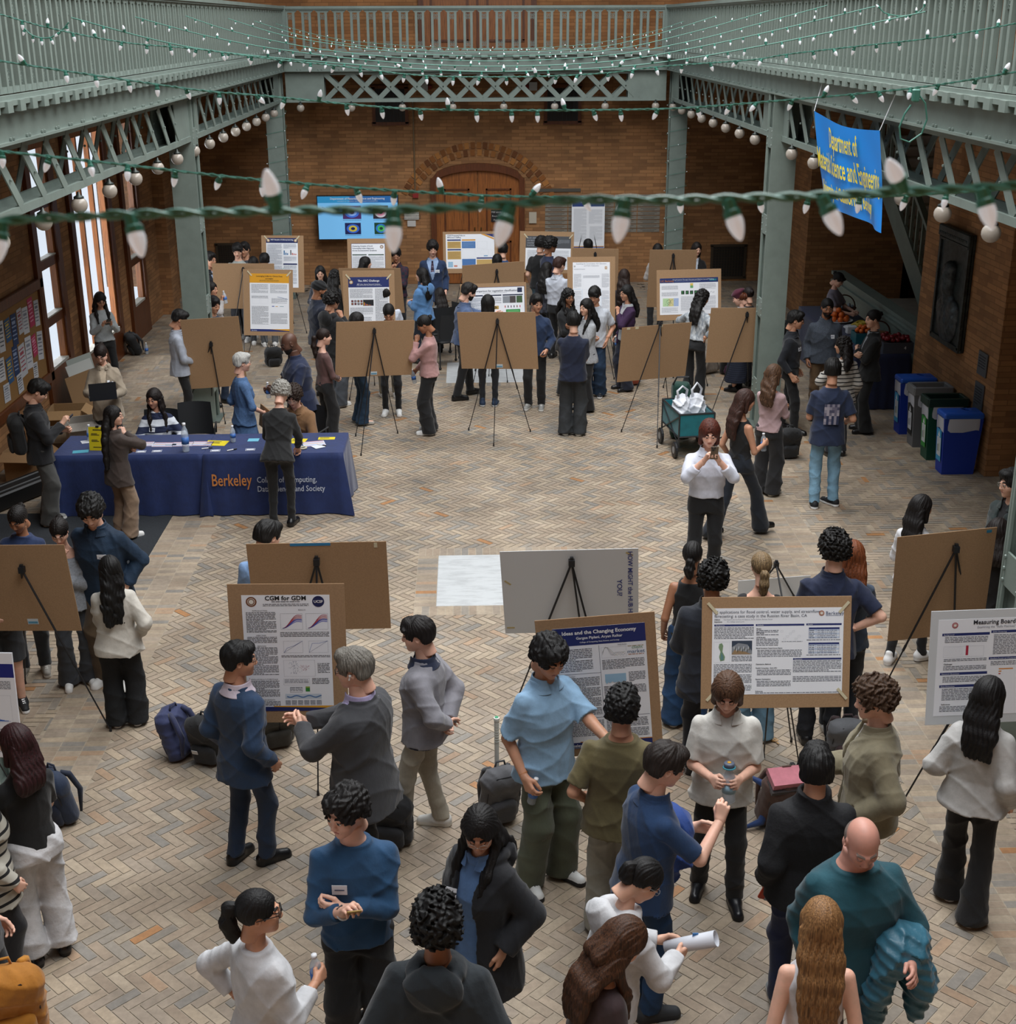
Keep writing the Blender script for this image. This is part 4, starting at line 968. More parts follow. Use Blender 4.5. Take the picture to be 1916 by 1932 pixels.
def easel(p,H,label,back,apex=None,feet=None,apz=None,spread=.36,rear=.75,tag_color=None):
    """tripod easel; the board leans on its two front legs"""
    o,u,v,n=bframe(p); s=1. if back else -1.   # side of the board on which the easel stands, along n
    r=empty('easel',tuple((o[0],o[1],0)),0,label,'easel','black tripod easels holding the boards')
    uh=np.array((math.cos(p[3]),math.sin(p[3]),0)); nh=np.array((math.sin(p[3]),-math.cos(p[3]),0))*s
    if apex is None: A=o+v*(H/2-.10 if apz is None else apz)+n*s*.03
    else:
        d=ray(*apex); # hit the plane just behind the board
        c=o+n*s*.035; t=((c-np.array([0,0,HC]))@n)/(d@n); A=np.array([0,0,HC])+d*t
    if feet: Fs=[atz(*f)[:] if len(f)==2 else np.array(f) for f in feet]
    else:
        g=o-np.array((0,0,o[2])); base=g+nh*(-.0+.10); tl=p[4]
        Fs=[A*np.array((1,1,0))+uh*sg*spread-nh*.10 for sg in(-1,1)]+[A*np.array((1,1,0))+nh*rear]
    off=-np.array((o[0],o[1],0))
    b=MB(); b.box(tuple(A+off),(.045,.045,.05),BLK); b.box(tuple(A+off+np.array((0,0,.03))),(.025,.025,.03),BLK); b.build('head_joint',r)
    for k,f in enumerate(Fs):
        f=np.array(f,float); f[2]=.012; b=MB(); md=A*.42+f*.58
        b.tube([A+off,md+off],.0085,BLK,6); b.tube([md+off,f+off],.0062,BLK,6); b.tube([md+off+(A-md)*.03,md+off-(A-md)*.03],.011,BLK,6)
        L_=b.build('leg',r); b=MB(); b.tube([f+off+np.array((0,0,.03)),f+off-np.array((0,0,.012))],[.009,.012],BLK,6); b.build('foot_cap',L_)
    return r
D=math.radians
def head_std(s,bar,h,title,sub=None,tc='eef1f8',size=.03,seal_=True,cc=.5):
    s.rect(0,0,1,h,bar); s.text(title,cc,h*.45,size,tc,'CENTER',.0006)
    if sub: s.text(sub,cc,h*.75,size*.6,tc,'CENTER')
    if seal_: s.seal(.07,h*.5,.028,'b08a4a','e8e4da')
def P_cgm(s):
    s.seal(.11,.055,.036,'7a4a30'); s.poly([(.87+.04*math.cos(a)/s.w,.055+.04*math.sin(a)/s.h) for a in np.linspace(0,2*math.pi,25)[:-1][::-1]],'141f52'); s.text('UCSF',.87,.065,.026,'f2f2f5','CENTER',.0006)
    s.text('CGM for GDM',.5,.042,.044,'17181c','CENTER',.0012); s.para(.34,.05,.32,.012,'3a3d45'); s.para(.24,.07,.52,.03,'4a4d55')
    s.text('INTRODUCTION',.2,.135,.013,'20232a','CENTER'); s.para(.04,.14,.34,.18,pitch=.0095,c='33363d'); s.text('OBJECTIVES',.2,.345,.013,'20232a','CENTER'); s.para(.04,.35,.34,.06,pitch=.0095,c='33363d'); s.text('METHODS',.2,.437,.013,'20232a','CENTER'); s.para(.04,.44,.34,.25,pitch=.0095,c='43464d'); s.text('CONCLUSIONS & FUTURE PLANS',.2,.725,.013,'20232a','CENTER'); s.para(.04,.73,.34,.15,pitch=.0095,c='33363d'); s.text('ACKNOWLEDGEMENTS',.2,.905,.013,'20232a','CENTER'); s.para(.04,.91,.34,.05,pitch=.0095,c='33363d')
    s.text('RESULTS',.68,.13,.013,'20232a','CENTER')
    for x in(.43,.72):
        s.box(x,.155,.25,.135,'8a8f99',.0012)
        for k,(c,a) in enumerate((('b8444a',.0),('c8565a',.012),('a83a52',-.012),('4a5ab8',.030),('5a6ac8',.042),('3a4aa8',.022))):
            s.curve([(x+.02+.225*t,.28-(.10-a)*(math.sin(min(1,t*1.25)*math.pi/2)**2)+.02*max(0,t-.8)) for t in np.linspace(0,1,12)],c,.0042)
    s.para(.42,.31,.56,.055,pitch=.0095,c='33363d')
    for x,bb in((.45,0),(.74,1)):
        s.box(x,.39,.22,.10,'8a8f99',.001); s.curve([(x,.49),(x+.22,.39)],'5a6a8a',.0015); s.curve([(x,.49),(x+.04,.45 if not bb else .41),(x+.12,.43 if not bb else .41),(x+.22,.39)],'4a6ab0',.002)
    s.para(.42,.51,.56,.03,pitch=.0095,c='33363d'); s.box(.44,.555,.36,.14,'9a9fa9',.001); dots(s,.5,.56,.15,.11,60,'3a4a7a'); dots(s,.62,.60,.16,.04,40,'a04a5a'); s.para(.83,.58,.14,.09,pitch=.0095,c='33363d')
    s.box(.43,.715,.30,.055,'9a9fa9',.001); s.para(.44,.72,.28,.045,c='8a8f99'); s.para(.76,.71,.2,.06,pitch=.0095,c='33363d'); s.box(.5,.79,.14,.045); s.para(.5,.79,.14,.045,c='7a7f89')
    s.rect(.68,.785,.05,.045,'2f8a3a'); s.rect(.68,.785,.05,.012,'9ab04a',1)
    s.rect(.44,.85,.42,.045,'c8d4e0'); s.curve([(.46+.4*t,.872+.008*math.sin(t*17)) for t in np.linspace(0,1,24)],'4a78b0',.008)
    for k in range(6): s.rect(.44+k*.072,.905,.06,.045,'b8bcc6'); s.para(.44+k*.072,.905,.06,.04,c='8a8f99')
    s.rect(0,.962,1,.038,'1d2a66'); s.poly([(.25,.962),(1,.962),(1,.975)],'e0a32a'); s.rect(.3,.955,.7,.008,'e0a32a')
def P_ideas(s):
    s.rect(0,0,1,.145,'1d2c6e'); s.text('Ideas and the Changing Economy',.5,.055,.036,'f1f3f8','CENTER',.001); s.text('Gargee Piplani, Aryan Raikar',.5,.095,.026,'e6e9f2','CENTER',.0006); s.text('College of Computing, Data Science, and Society',.5,.125,.013,'dfe3ee','CENTER',.0003)
    ln='3c4460'; s.rect(.487,.155,.004,.60,ln); s.rect(.02,.375,.467,.003,ln); s.rect(.02,.745,.97,.003,ln); s.rect(.487,.60,.004,.15,ln)
    s.para(.05,.17,.36,.19,pitch=.012,c='3f4550'); s.text('METHODOLOGY',.04,.40,.013,'2a3050'); s.para(.05,.405,.42,.32,pitch=.011,c='3f4550'); s.text('FINDINGS',.74,.165,.013,'2a3050','CENTER')
    s.box(.51,.175,.27,.085,'b0b4bc',.001)
    for k in range(4): s.curve([(.52+.25*t,.25-.05*math.exp(-((t-.15)*(4+k))**2)-.03*abs(math.sin(t*(5+k)))) for t in np.linspace(0,1,20)],('9ab0a0','b8a090','90a0b8','a8a8a8')[k],.0012)
    s.text('client',.84,.200,.030,'4a8a50',sx=1.1); s.text('market',.79,.235,.036,'2f5f8a',sx=1.1); s.para(.80,.172,.17,.012,'9a8a5a'); s.para(.80,.24,.17,.012,'b07a5a')
    s.para(.51,.275,.46,.09,pitch=.0105,c='3f4550'); s.rect(.53,.395,.23,.055,'9cc3de')
    s.poly([(.53,.44)]+[(.53+.23*t,.455+.022*abs(math.sin(t*19))*(1 if i%2 else .4)) for i,t in enumerate(np.linspace(0,1,16))]+[(.76,.44)],'9cc3de',2); s.para(.79,.385,.18,.09,pitch=.0105,c='3f4550'); s.para(.51,.49,.46,.09,pitch=.0105,c='3f4550')
    s.box(.52,.60,.3,.11,'b0b4bc',.001)
    for k in range(3): s.curve([(.53+.28*t,.66-.04*math.sin(t*(9+k*4))) for t in np.linspace(0,1,18)],'b0b8c0',.001)
    s.para(.04,.765,.44,.14,pitch=.011,c='3f4550'); s.para(.51,.765,.46,.16,pitch=.011,c='3f4550')
    s.rect(0,.950,1,.05,'1d2c6e'); s.rect(.2,.943,.8,.007,'d08a2a'); s.text('Berkeley',.04,.985,.030,'f1f3f8','LEFT',.0006); s.rect(.04,.992,.16,.003,'c8cede',1)
def P_ai(s):
    s.text('AI applications for flood control, water supply, and streamflow',.015,.058,.0285,'454d5e'); s.text('forecasting: a case study in the Russian River Basin, CA',.015,.105,.0285,'454d5e')
    s.text('Authors:',.015,.135,.011,'30343c',bold=.0004); s.text('Evan Robert, Sam Cai Russ, Mia Blaylock, Arman Omidvar, Brendan Sinclair',.085,.135,.011,'7a808c'); s.text('Supervisors:',.015,.16,.011,'30343c',bold=.0004); s.text('Dino Bellugi, Laurel Larsen',.11,.16,.011,'7a808c')
    s.seal(.83,.065,.019,'a0562e'); s.text('Berkeley',.86,.085,.036,'4a5878'); s.rect(.862,.093,.115,.004,'7a86a0',1)
    H='26336e'
    for x,y,w,t in((.015,.185,.30,'Background'),(.33,.185,.37,'Methods'),(.715,.183,.27,'Results'),(.62,.583,.37,'Discussion')): s.rect(x,y,w,.022,H); s.text(t,x+.01,y+.018,.0125,'dfe3ee')
    P='5a606c'; s.para(.015,.215,.30,.15,P); s.box(.015,.385,.12,.24,'c8ccd4',.001)
    s.poly([(.055,.41),(.075,.40),(.085,.43),(.08,.50),(.10,.56),(.095,.60),(.065,.61),(.055,.56),(.065,.50),(.05,.45)],'7f9a78'); s.poly([(.07,.50),(.09,.56),(.085,.60),(.065,.59)],'5f8a8a',2)
    s.rect(.15,.375,.155,.155,'3a4658'); s.poly([(.15,.53),(.15,.45),(.20,.40),(.27,.42),(.305,.50),(.305,.53)],'8a8f96',2); s.poly([(.15,.53),(.17,.48),(.25,.50),(.30,.53)],'9a8060',3)
    for k in range(14): s.rect(.165+.009*k,.44+.012*(k%4),.006,.03,('c8ccd0','5a5a50')[k%2],4)
    s.para(.15,.545,.155,.08,P); s.para(.015,.64,.29,.33,P)
    for y,t in((.245,'Models'),(.295,'MTS Model'),(.345,'LSTM Models'),(.47,'Model Variations Tested Across Basins'),(.655,'Optimization Methods'),(.70,'Parallel Computing - Savio HPC'),(.83,'Bayesian Optimization'),(.97,'References')): s.text(t,.335,y,.0115,'3a3f4a',bold=.0003)
    for a in((.335,.25,.17,.04),(.335,.30,.17,.03),(.335,.35,.17,.09),(.345,.48,.34,.09),(.345,.71,.26,.08),(.345,.84,.26,.07),(.335,.975,.64,.02)): s.para(*a,c=P)
    for k in range(7): s.box(.52+.022*k,.26+.03*((k*3)%4),.018,.02,'b4bac4',.0008)
    s.para(.53,.38,.16,.02,'9a9fa9')
    for y0 in(.23,.405):
        s.rect(.735,y0,.235,.022,H)
        for k in range(5): s.rect(.735,y0+.022+.021*k,.235,.021,('c9d6ea','e6ebf3')[k%2]); s.para(.74,y0+.026+.021*k,.04,.012,'4a5060'); s.para(.80,y0+.026+.021*k,.15,.012,'7a8090')
    for x in(.735,.79,.84,.91,.968): s.rect(x,.23,.0015,.127,'4a5a8a',2); s.rect(x,.405,.0015,.127,'4a5a8a',2)
    s.para(.72,.365,.26,.025,P); s.para(.72,.54,.26,.025,P); s.para(.62,.61,.37,.155,P); s.para(.62,.79,.37,.08,P)
def P_board(s):
    s.seal(.115,.06,.020,'a83a4a'); s.text('BEL',.115,.068,.016,'a83a4a','CENTER'); s.text('Measuring Board Effectiveness',.24,.055,.040,'2a2d36',bold=.0008); s.text('Examining the "Skills Matrices" of Public Companies',.27,.095,.020,'7a808c')
    H='22306c'; P='5a606c'
    for x,y,w,t in((.03,.14,.33,'Background'),(.37,.125,.6,'Skills Clustering'),(.365,.40,.33,'Random Forest on Clustered Skills'),(.03,.545,.33,'Research Questions'),(.03,.675,.33,'Data Extraction')): s.rect(x,y,w,.027,H); s.text(t,x+.01,y+.022,.014,'dfe3ee')
    s.para(.05,.175,.30,.08,P); s.box(.045,.275,.28,.11,'b4bac4',.001); s.rect(.20,.27,.018,.10,'b02a44'); 
    for k in range(6): s.rect(.05,.285+.016*k,.13,.001,'b4bac4',1)
    s.para(.05,.40,.30,.04,P); s.text('Challenges',.05,.465,.013,'2a2d36',bold=.0003); s.para(.05,.475,.30,.06,P); s.para(.05,.585,.30,.08,P); s.para(.05,.71,.30,.14,P); s.text('References',.05,.885,.013,'2a2d36',bold=.0003); s.para(.04,.895,.33,.08,P)
    s.para(.39,.165,.30,.22,P); s.rect(.44,.52,.10,.012,'d68a3a'); s.rect(.44,.545,.02,.012,'d68a3a'); s.rect(.44,.57,.015,.012,'c04a3a'); s.para(.38,.44,.3,.05,P); s.rect(.70,.68,.2,.027,H); s.para(.70,.72,.25,.2,P); s.para(.73,.165,.24,.35,P)
def P_hist(s):
    s.rect(0,.10,1,.13,'14227c'); s.text('Cap Rates',.72,.19,.03,'e8ebf4','CENTER'); s.para(.55,.26,.42,.10,'5a606c'); s.box(.56,.40,.40,.26,'b4bac4',.001)
    for k in range(26):
        h=math.exp(-((k-12)/5.)**2)*.22+random.random()*.01; s.rect(.57+k*.0145,.65-h,.0145,h,'2f63b8',1)
    s.para(.55,.72,.42,.24,'5a606c'); s.para(.03,.26,.48,.68,'5a606c')
def P_gold(s):
    s.rect(0,0,1,.16,'e0a020'); s.text('Leveraging LLMs for Clinical Data',.5,.055,.030,'4a3a1a','CENTER',.0005); s.text('and Insights',.5,.095,.026,'4a3a1a','CENTER',.0005); s.para(.25,.11,.5,.03,'6a5428')
    for x in(.04,.52): s.para(x,.18,.43,.17,'8a8f99',pitch=.014); s.para(x,.56 if x<.4 else .68,.43,.32 if x<.4 else .2,'7a7f89',pitch=.013)
    s.para(.04,.38,.43,.05,'8a8f99'); s.box(.06,.42,.18,.10,'c0c4cc',.001); s.box(.28,.42,.18,.10,'c0c4cc',.001); s.curve([(.70,.40),(.80,.41),(.97,.44)],'7a8ab0',.006); s.para(.55,.42,.4,.1,'9a9fa9'); s.rect(.56,.555,.06,.016,'6a7ab8'); s.rect(.65,.56,.06,.010,'d0a040'); s.rect(.76,.56,.10,.008,'7aa0a8')
    s.rect(0,.96,1,.04,'1d2c6e'); s.poly([(.5,.96),(1,.955),(1,.99)],'e0a020'); s.text('Berkeley',.03,.992,.024,'e8ebf4')
def P_arc(s):
    head_std(s,'1c2c6a',.17,'The ARC Challenge','BEP Labs, Honda Research Institute',size=.040); s.para(.2,.135,.62,.012,'c8cede')
    s.para(.03,.19,.56,.16,'7a7f89',pitch=.013); s.para(.65,.19,.32,.6,'7a7f89',pitch=.013)
    for i in range(4):
        for j in range(2): s.rect(.06+.075*i,.38+.045*j,.055,.036,('3a2a30','4a2028','2a2a34')[(i+j)%3],1); s.rect(.075+.075*i,.39+.045*j,.02,.014,('b04040','d08040','c0c0c0')[(i*2+j)%3],2)
    s.rect(.35,.375,.26,.10,'14161c',1)
    for k in range(9): s.rect(.365+.022*k,.465-.05*math.exp(-k/3.),.016,.05*math.exp(-k/3.)+.004,('d0a030','c06a30','8a3a8a')[k%3],2)
    s.para(.03,.50,.56,.12,'7a7f89',pitch=.013); s.para(.1,.66,.45,.28,'8a8f99',pitch=.02)
def P_blue(s):
    head_std(s,'1b2a60',.10,'NLP: Samples of Lifelong Learning','',size=.030); s.seal(.93,.05,.028,'b08a4a')
    s.para(.03,.12,.46,.82,'7f8a9c',pitch=.014); s.para(.55,.12,.4,.10,'7f8a9c')
    for k,(h,c) in enumerate(((.09,'2f74a8'),(.045,'2f74a8'),(.035,'2f74a8'),(0,''),(.10,'50555e'),(.04,'c0605a'),(.03,'c0605a'),(.025,'c0605a'))):
        if c: s.rect(.55+.052*k,.34-h,.035,h,c)
    s.para(.55,.37,.4,.1,'7f8a9c'); s.rect(.53,.51,.44,.03,'1b2a60'); s.para(.55,.55,.4,.38,'7f8a9c')
    s.curve([(.38,.72),(.55,.60)],'3a9a8a',.006)
def P_clus(s):
    for a in((0,0,1,.008),(0,0,.01,1),(.99,0,.01,1)): s.rect(*a,'27306e')
    for k,t in enumerate(('Clustering Analysis of Social','Vulnerability Index Alignment','Across Socioeconomic Gradients')): s.text(t,.03,.065+.045*k,.032,'3a4458',bold=.0005)
    s.seal(.9,.07,.030,'7a4a30'); s.rect(.03,.22,.42,.022,'2c4a3c'); s.rect(.50,.22,.46,.022,'2c4a3c'); s.para(.03,.26,.42,.25,'8a8f99',pitch=.013); s.para(.50,.26,.46,.25,'8a8f99',pitch=.013); s.para(.03,.6,.42,.35,'8a8f99'); s.box(.5,.56,.45,.2,'a0a4ac',.001); s.rect(.03,.54,.42,.022,'2c4a3c')
def P_cdss(s):
    s.text('CDSS Proposed Role on',.03,.055,.034,'3a4458',bold=.0005); s.text('Millennium Staffing',.03,.11,.034,'3a4458',bold=.0005)
    for x,y,w,h,c in((.03,.15,.28,.04,'26336e'),(.33,.15,.28,.04,'d89a3a'),(.03,.21,.28,.20,'c9a765'),(.33,.21,.28,.20,'4a78b4'),(.03,.43,.28,.04,'26336e'),(.03,.49,.28,.24,'c9a765'),(.33,.72,.28,.25,'4a78b4'),(.63,.68,.34,.04,'26336e'),(.63,.74,.34,.22,'c9a765'),(.78,.62,.08,.03,'7aa8d0'),(.16,.9,.07,.05,'d08a7a'),(.04,.80,.10,.16,'9cc3de')): s.rect(x,y,w,h,c)
    for a in((.65,.22,.2,.2),(.34,.44,.26,.24),(.72,.46,.15,.12),(.88,.46,.08,.18)): s.box(*a,'b0b4bc',.001)
    for a in((.05,.23,.24,.16),(.05,.51,.24,.2)): s.para(*a,c='a08048')
    s.para(.35,.23,.24,.16,'7a9cc8'); s.poly([(.72,0),(.80,0),(1,.12),(1,.17)],'d89a3a'); s.poly([(.80,0),(1,0),(1,.10)],'1d2c6e')
def P_veg(s):
    for a in((0,0,1,.010),(0,0,.006,1),(.994,0,.006,1)): s.rect(*a,'27306e')
    s.text('Model comparison for vegetation classification',.46,.11,.042,'3a4458','CENTER',.0005); s.rect(.88,.03,.08,.11,'1f2a4a'); s.para(.3,.13,.4,.02,'8a8f99'); s.rect(.03,.18,.27,.03,'1f2a4a'); s.rect(.34,.18,.27,.03,'26304a'); s.rect(.63,.18,.34,.03,'26304a')
    s.rect(.63,.22,.16,.16,'8a8f96'); s.rect(.75,.22,.10,.16,'4a4444',1); s.rect(.86,.22,.10,.16,'3f5c3a',1); dots(s,.87,.23,.08,.14,40,'8aa870',.006)
    s.rect(.46,.44,.10,.08,'b89a50'); dots(s,.47,.45,.08,.06,20,'4a3a20',.008)
    for k in range(6): s.rect(.66+.05*k,.44,.016,.05,('b04040','3a3a40','6a3a6a','4a3a50','7a4a3a','c04a6a')[k])
    s.rect(.68,.53,.24,.14,'2f8f48'); s.rect(.70,.55,.20,.04,'5fae6a',1); s.para(.03,.24,.27,.45,'7a8aa0'); s.rect(.12,.55,.16,.08,'2a5a8a'); s.para(.34,.24,.27,.15,'7a7f89')
def P_blck(s):
    s.rect(0,0,1,.36,'4a4d52')
    for k,t in enumerate(('BLCK UNICRN - BUILDING','AN NLP-BASED','CHATBOT FOR','PLATFORM')): s.text(t,.03,.08+.075*k,.036,'9aa0a8',bold=.0006)
    s.para(.55,.10,.42,.12,'8a8f96'); s.para(.04,.42,.44,.5,'b0b6be'); s.box(.04,.5,.4,.2,'b0b4bc',.001); s.para(.54,.42,.42,.5,'b0b6be')
def P_paper(s):
    s.text('Expanding the Conversation: AI in Education',.5,.035,.027,'8a8f99','CENTER'); s.text('and Public Institutions',.5,.07,.027,'8a8f99','CENTER'); s.seal(.05,.07,.014,'8a8f99'); s.rect(.86,.07,.07,.06,'d8d0b8'); s.seal(.895,.10,.018,'b06a3a')
    s.para(.03,.11,.3,.03,'b0b4bc'); s.box(.27,.2,.47,.28,'c8ccd4',.001); s.para(.28,.23,.44,.05,'9a9fa9'); s.rect(.54,.44,.03,.04,'2a4a7a'); s.rect(.58,.47,.05,.010,'2a4a7a'); s.rect(.01,.47,.2,.004,'7ab8e0'); s.rect(.25,.47,.004,.5,'7ab8e0'); s.rect(.76,.47,.004,.5,'7ab8e0'); s.rect(.01,.75,.2,.004,'7ab8e0'); s.rect(.78,.63,.2,.004,'7ab8e0')
    s.para(.03,.2,.2,.25,'b0b4bc'); s.para(.78,.2,.2,.25,'b0b4bc'); s.box(.28,.55,.44,.2,'c8ccd4',.001); s.rect(.29,.70,.02,.012,'b08a4a'); s.para(.03,.5,.2,.4,'b8bcc4'); s.para(.78,.5,.2,.4,'b8bcc4')
def P_dsai(s):
    s.rect(0,0,1,.14,'1d3a80'); s.text('Data Augmentation and',.5,.06,.034,'dfe3ee','CENTER'); s.text('Methods',.5,.105,.034,'dfe3ee','CENTER'); s.para(.05,.18,.4,.7,'b4b8c0'); s.para(.52,.2,.42,.3,'b4b8c0'); s.para(.55,.55,.4,.3,'b8bcc4'); s.rect(0,.965,1,.015,'e0a020'); s.rect(0,.98,1,.02,'2a4a9a')
def P_ucb(s):
    s.rect(0,0,1,.13,'1b3068'); s.text('UC Berkeley',.015,.10,.040,'b0703a',bold=.0006); s.text('Drug Response Through Chemistry and Machine Learned Modeling',.22,.06,.024,'dfe3ee'); s.text('',.3,.1,.02); s.para(.25,.075,.45,.03,'9aa4c4'); s.rect(.85,.04,.12,.05,'1f7a8a',1)
    s.para(.03,.2,.28,.12,'a0a4ac'); s.para(.03,.38,.28,.12,'a0a4ac'); s.rect(.52,.15,.05,.13,'e0c060'); s.rect(.52,.21,.05,.07,'6aa870',1); s.para(.68,.16,.28,.16,'a0a4ac')
    for k in range(4): s.rect(.365+.075*k,.35,.055,.10,'24382c'); dots(s,.37+.075*k,.36,.04,.07,12,'4ab060',.006)
    for a in((.70,.36,.12,.06),(.84,.36,.12,.06)):
        for k in range(5): s.rect(a[0]+.022*k,a[1]+a[3]-.02-.01*(k%3),.006,.03,'6a7080')
    s.rect(.05,.55,.10,.22,'b8d8a8'); s.rect(.15,.55,.085,.22,'d8d098'); s.rect(.235,.55,.085,.22,'a8bce0'); dots(s,.06,.57,.24,.18,40,'6a8a6a',.008); s.para(.36,.5,.3,.4,'b0b4bc'); s.para(.7,.5,.26,.4,'b0b4bc'); s.para(.03,.8,.28,.15,'b0b4bc')
PB=(.775,1.03); LB=(1.03,.775)
def bp(x,y,z,yaw,tilt,roll=0): return (x,y,z,D(yaw),D(tilt),D(roll))
BD=[ # pose, size, back?, label, poster, paper size, offset, apex px, feet px, tape
 (bp(-3.401,24.732,1.304,-1,11,-.7),PB,0,'brown portrait board with a navy-headed poster with blue bars, beside the far left column',P_blue,(.58,.90),(-.01,.02),None,None,1),
 (bp(-3.767,22.526,1.306,2,-3,-1),LB,1,'blank back of a brown board before two heads, left of the gold poster',None,None,None,None,None,0),
 (bp(-3.582,18.50,1.106,6,-12,2.4),(.80,1.07),1,'blank brown board standing behind the left iron column',None,None,None,(398,650),[(400,790),(345,790),(425,800)],0),
 (bp(-3.14,20.9,1.342,2,10,-1.8),PB,0,'brown board with the poster headed in gold at left',P_gold,(.61,.90),(.02,.0),None,[(466,680),(500,640),(533,668)],1),
 (bp(-1.569,21.756,1.356,-10,-11,1.4),LB,1,'plain brown board tucked behind The ARC Challenge board',None,None,None,None,None,0),
 (bp(-1.489,19.979,1.469,2,9,-.3),PB,0,'brown board with the navy-headed poster The ARC Challenge',P_arc,(.61,.90),(-.0,-.03),None,None,1),
 (bp(-1.284,17.89,1.284,14,-10,-2.2),(1.07,.81),1,'blank back of a brown landscape board between the ponytail woman and the pink top',None,None,None,(706,625),[(671,823),(681,860),(750,818)],0),
 (bp(-1.741,23.837,1.369,1,9,-.3),PB,0,'brown board with the Clustering Analysis poster below the television',P_clus,(.60,.86),(-.02,-.0),None,None,0),
 (bp(.057,25.437,1.374,1,9),LB,0,'brown board with a poster of tan and blue blocks before the wooden door',P_cdss,(.92,.64),(0,.02),None,None,0),
 (bp(.42,21.708,1.42,11,-9,1.8),LB,1,'tilted blank brown board above the pointing man',None,None,None,(937,513),None,0),
 (bp(.402,20.485,1.298,5,10,.4),LB,0,'brown board with the vegetation classification poster the bearded man points at',P_veg,(.93,.66),(.02,.0),None,None,0),
 (bp(.405,18.03,1.346,-12,-8,2.),(1.09,.83),1,'blank back of a brown landscape board in the centre, three easel legs below',None,None,None,(938,607),[(884,812),(931,842),(1000,815)],0),
 (bp(1.508,25.436,1.363,-7,9,-.5),LB,0,'brown board with the dark grey headed poster right of the door',P_blck,(.86,.62),(.03,-.01),None,None,1),
 (bp(2.142,22.325,1.426,-9,-9,-.5),PB,1,'blank back of a brown board behind the pale poster board',None,None,None,None,None,0),
 (bp(1.987,21.273,1.432,3,11,-.4),PB,0,'brown board with a pale text poster behind the white tee shirt man',P_paper,(.60,.90),(.0,-.02),None,[(1120,720),(1140,700),(1158,716)],0),
 (bp(3.382,21.965,1.464,-3,-14,-.3),PB,1,'blank back of a brown board behind the UC Berkeley poster',None,None,None,None,None,0),
 (bp(3.442,20.518,1.477,6,10,-.1),LB,0,'brown board with the navy-headed UC Berkeley poster at right',P_ucb,(.93,.56),(0,-.02),None,None,0),
 (bp(2.629,18.41,1.07,18,-9,-.1),(1.08,.82),1,'slanting blank brown board with tape on its top edge, left of the cart',None,None,None,(1245,612),[(1172,815),(1239,845),(1262,780)],0),
 (bp(4.02,18.95,1.18,5,-6,-1.4),(1.09,.83),1,'blank back of a brown board half hidden by the right iron column',None,None,None,(1409,594),[(1340,785),(1411,760),(1424,740)],0),
 (bp(-3.70,9.95,1.20,-7,-4,2.4),LB,1,'blank brown board at the left edge, in front of the denim shirt man',None,None,None,(41,1075),[(25,1260),(48,1290),(209,1380)],0),
 (bp(-1.152,9.31,1.447,0,-9,.3),(1.04,.78),1,'blank brown landscape board with blue tape on its top edge, behind the CGM poster',None,None,None,(597,1060),[(500,1400),(690,1400),(600,1500)],0),
 (bp(-1.242,8.157,1.451,0,1,-.6),PB,0,'brown board with the white CGM for GDM poster beside the two men in suits',P_cgm,(.585,.86),(-.005,.005),None,[(527,1400),(560,1378),(583,1400)],0),
 (bp(.833,7.801,1.351,-3,-1,5.3),PB,0,'tilted brown board with the navy-headed poster Ideas and the Changing Economy',P_ideas,(.60,.90),(.02,-.005),None,[(960,1360),(1062,1440),(1160,1450)],0),
 (bp(2.072,8.152,1.404,1,14,-.8),LB,0,'brown board with the AI applications for flood control poster',P_ai,(.905,.60),(.01,.01),None,[(1492,1400),(1506,1440),(1440,1430)],2),
 (bp(3.72,9.60,1.25,2,-12,5.),(.78,1.02),1,'blank back of a brown board at right, before the long haired woman in white',None,None,None,(1803,1036),[(1640,1350),(1795,1345),(1850,1310)],0),
]
EL=['of the navy-headed blue bar poster by the far left column', 'of the blank board left of the gold poster', 'of the blank board behind the left iron column', 'of the gold-headed poster', 'of the plain board tucked behind The ARC Challenge', 'of The ARC Challenge poster', 'of the blank board between the ponytail and the pink top', 'of the Clustering Analysis poster', 'of the tan and blue block poster before the door', 'of the tilted blank board above the pointing person', 'of the vegetation classification poster', 'of the blank board in the centre', 'of the dark grey headed poster', 'of the small blank board behind the pale poster', 'of the pale text poster', 'of the blank board behind the UC Berkeley poster', 'of the UC Berkeley poster', 'of the slanting board left of the cart', 'of the board half hidden by the right column', 'of the blank board at the left edge', 'of the blank board with blue tape', 'of the CGM for GDM poster', 'of the tilted Ideas poster board', 'of the flood control poster', 'of the blank board at the right edge']
for i,(p,(W,H),bk,lb,po,ps,off,ap,ft,tp) in enumerate(BD):
    r,M=board(p,W,H,lb,None,CARD,po,*(ps or (None,None)),off or (0,0),tp) 
    if bk and i in(6,11,19):
        b=MB(); q=(.0,-H/2+.045) if i!=19 else (.12,-.30); b.box((q[0],-.004,q[1]),(.09,.001,.05),mat('c9d2d8',.6)); b.box((q[0],-.005,q[1]-.008),(.08,.001,.02),mat('5f9ab8',.6)); b.build('price_sticker',r)
    if i==20:
        b=MB(); b.box((-.045,-.004,H/2-.014),(.30,.002,.022),mat('2f7fb0',.6)); b.build('blue_tape',r); b=MB(); b.box((.44,-.004,H/2-.03),(.025,.002,.04),TAPE); b.build('tape_strip',r)
    if i==17:
        for xx in(-.44,-.31,.06): b=MB(); b.box((xx,-.004,H/2-.02),(.05,.002,.03),TAPE); b.build('tape_strip',r)
    if i==24: b=MB(); b.box((.33,-.004,H/2-.03),(.04,.002,.025),mat('2a7a9a',.6)); b.build('blue_tape',r)
    if i in (5,13,15): pass
    easel(p,H,'black tripod easel '+EL[i],bk,ap,ft)
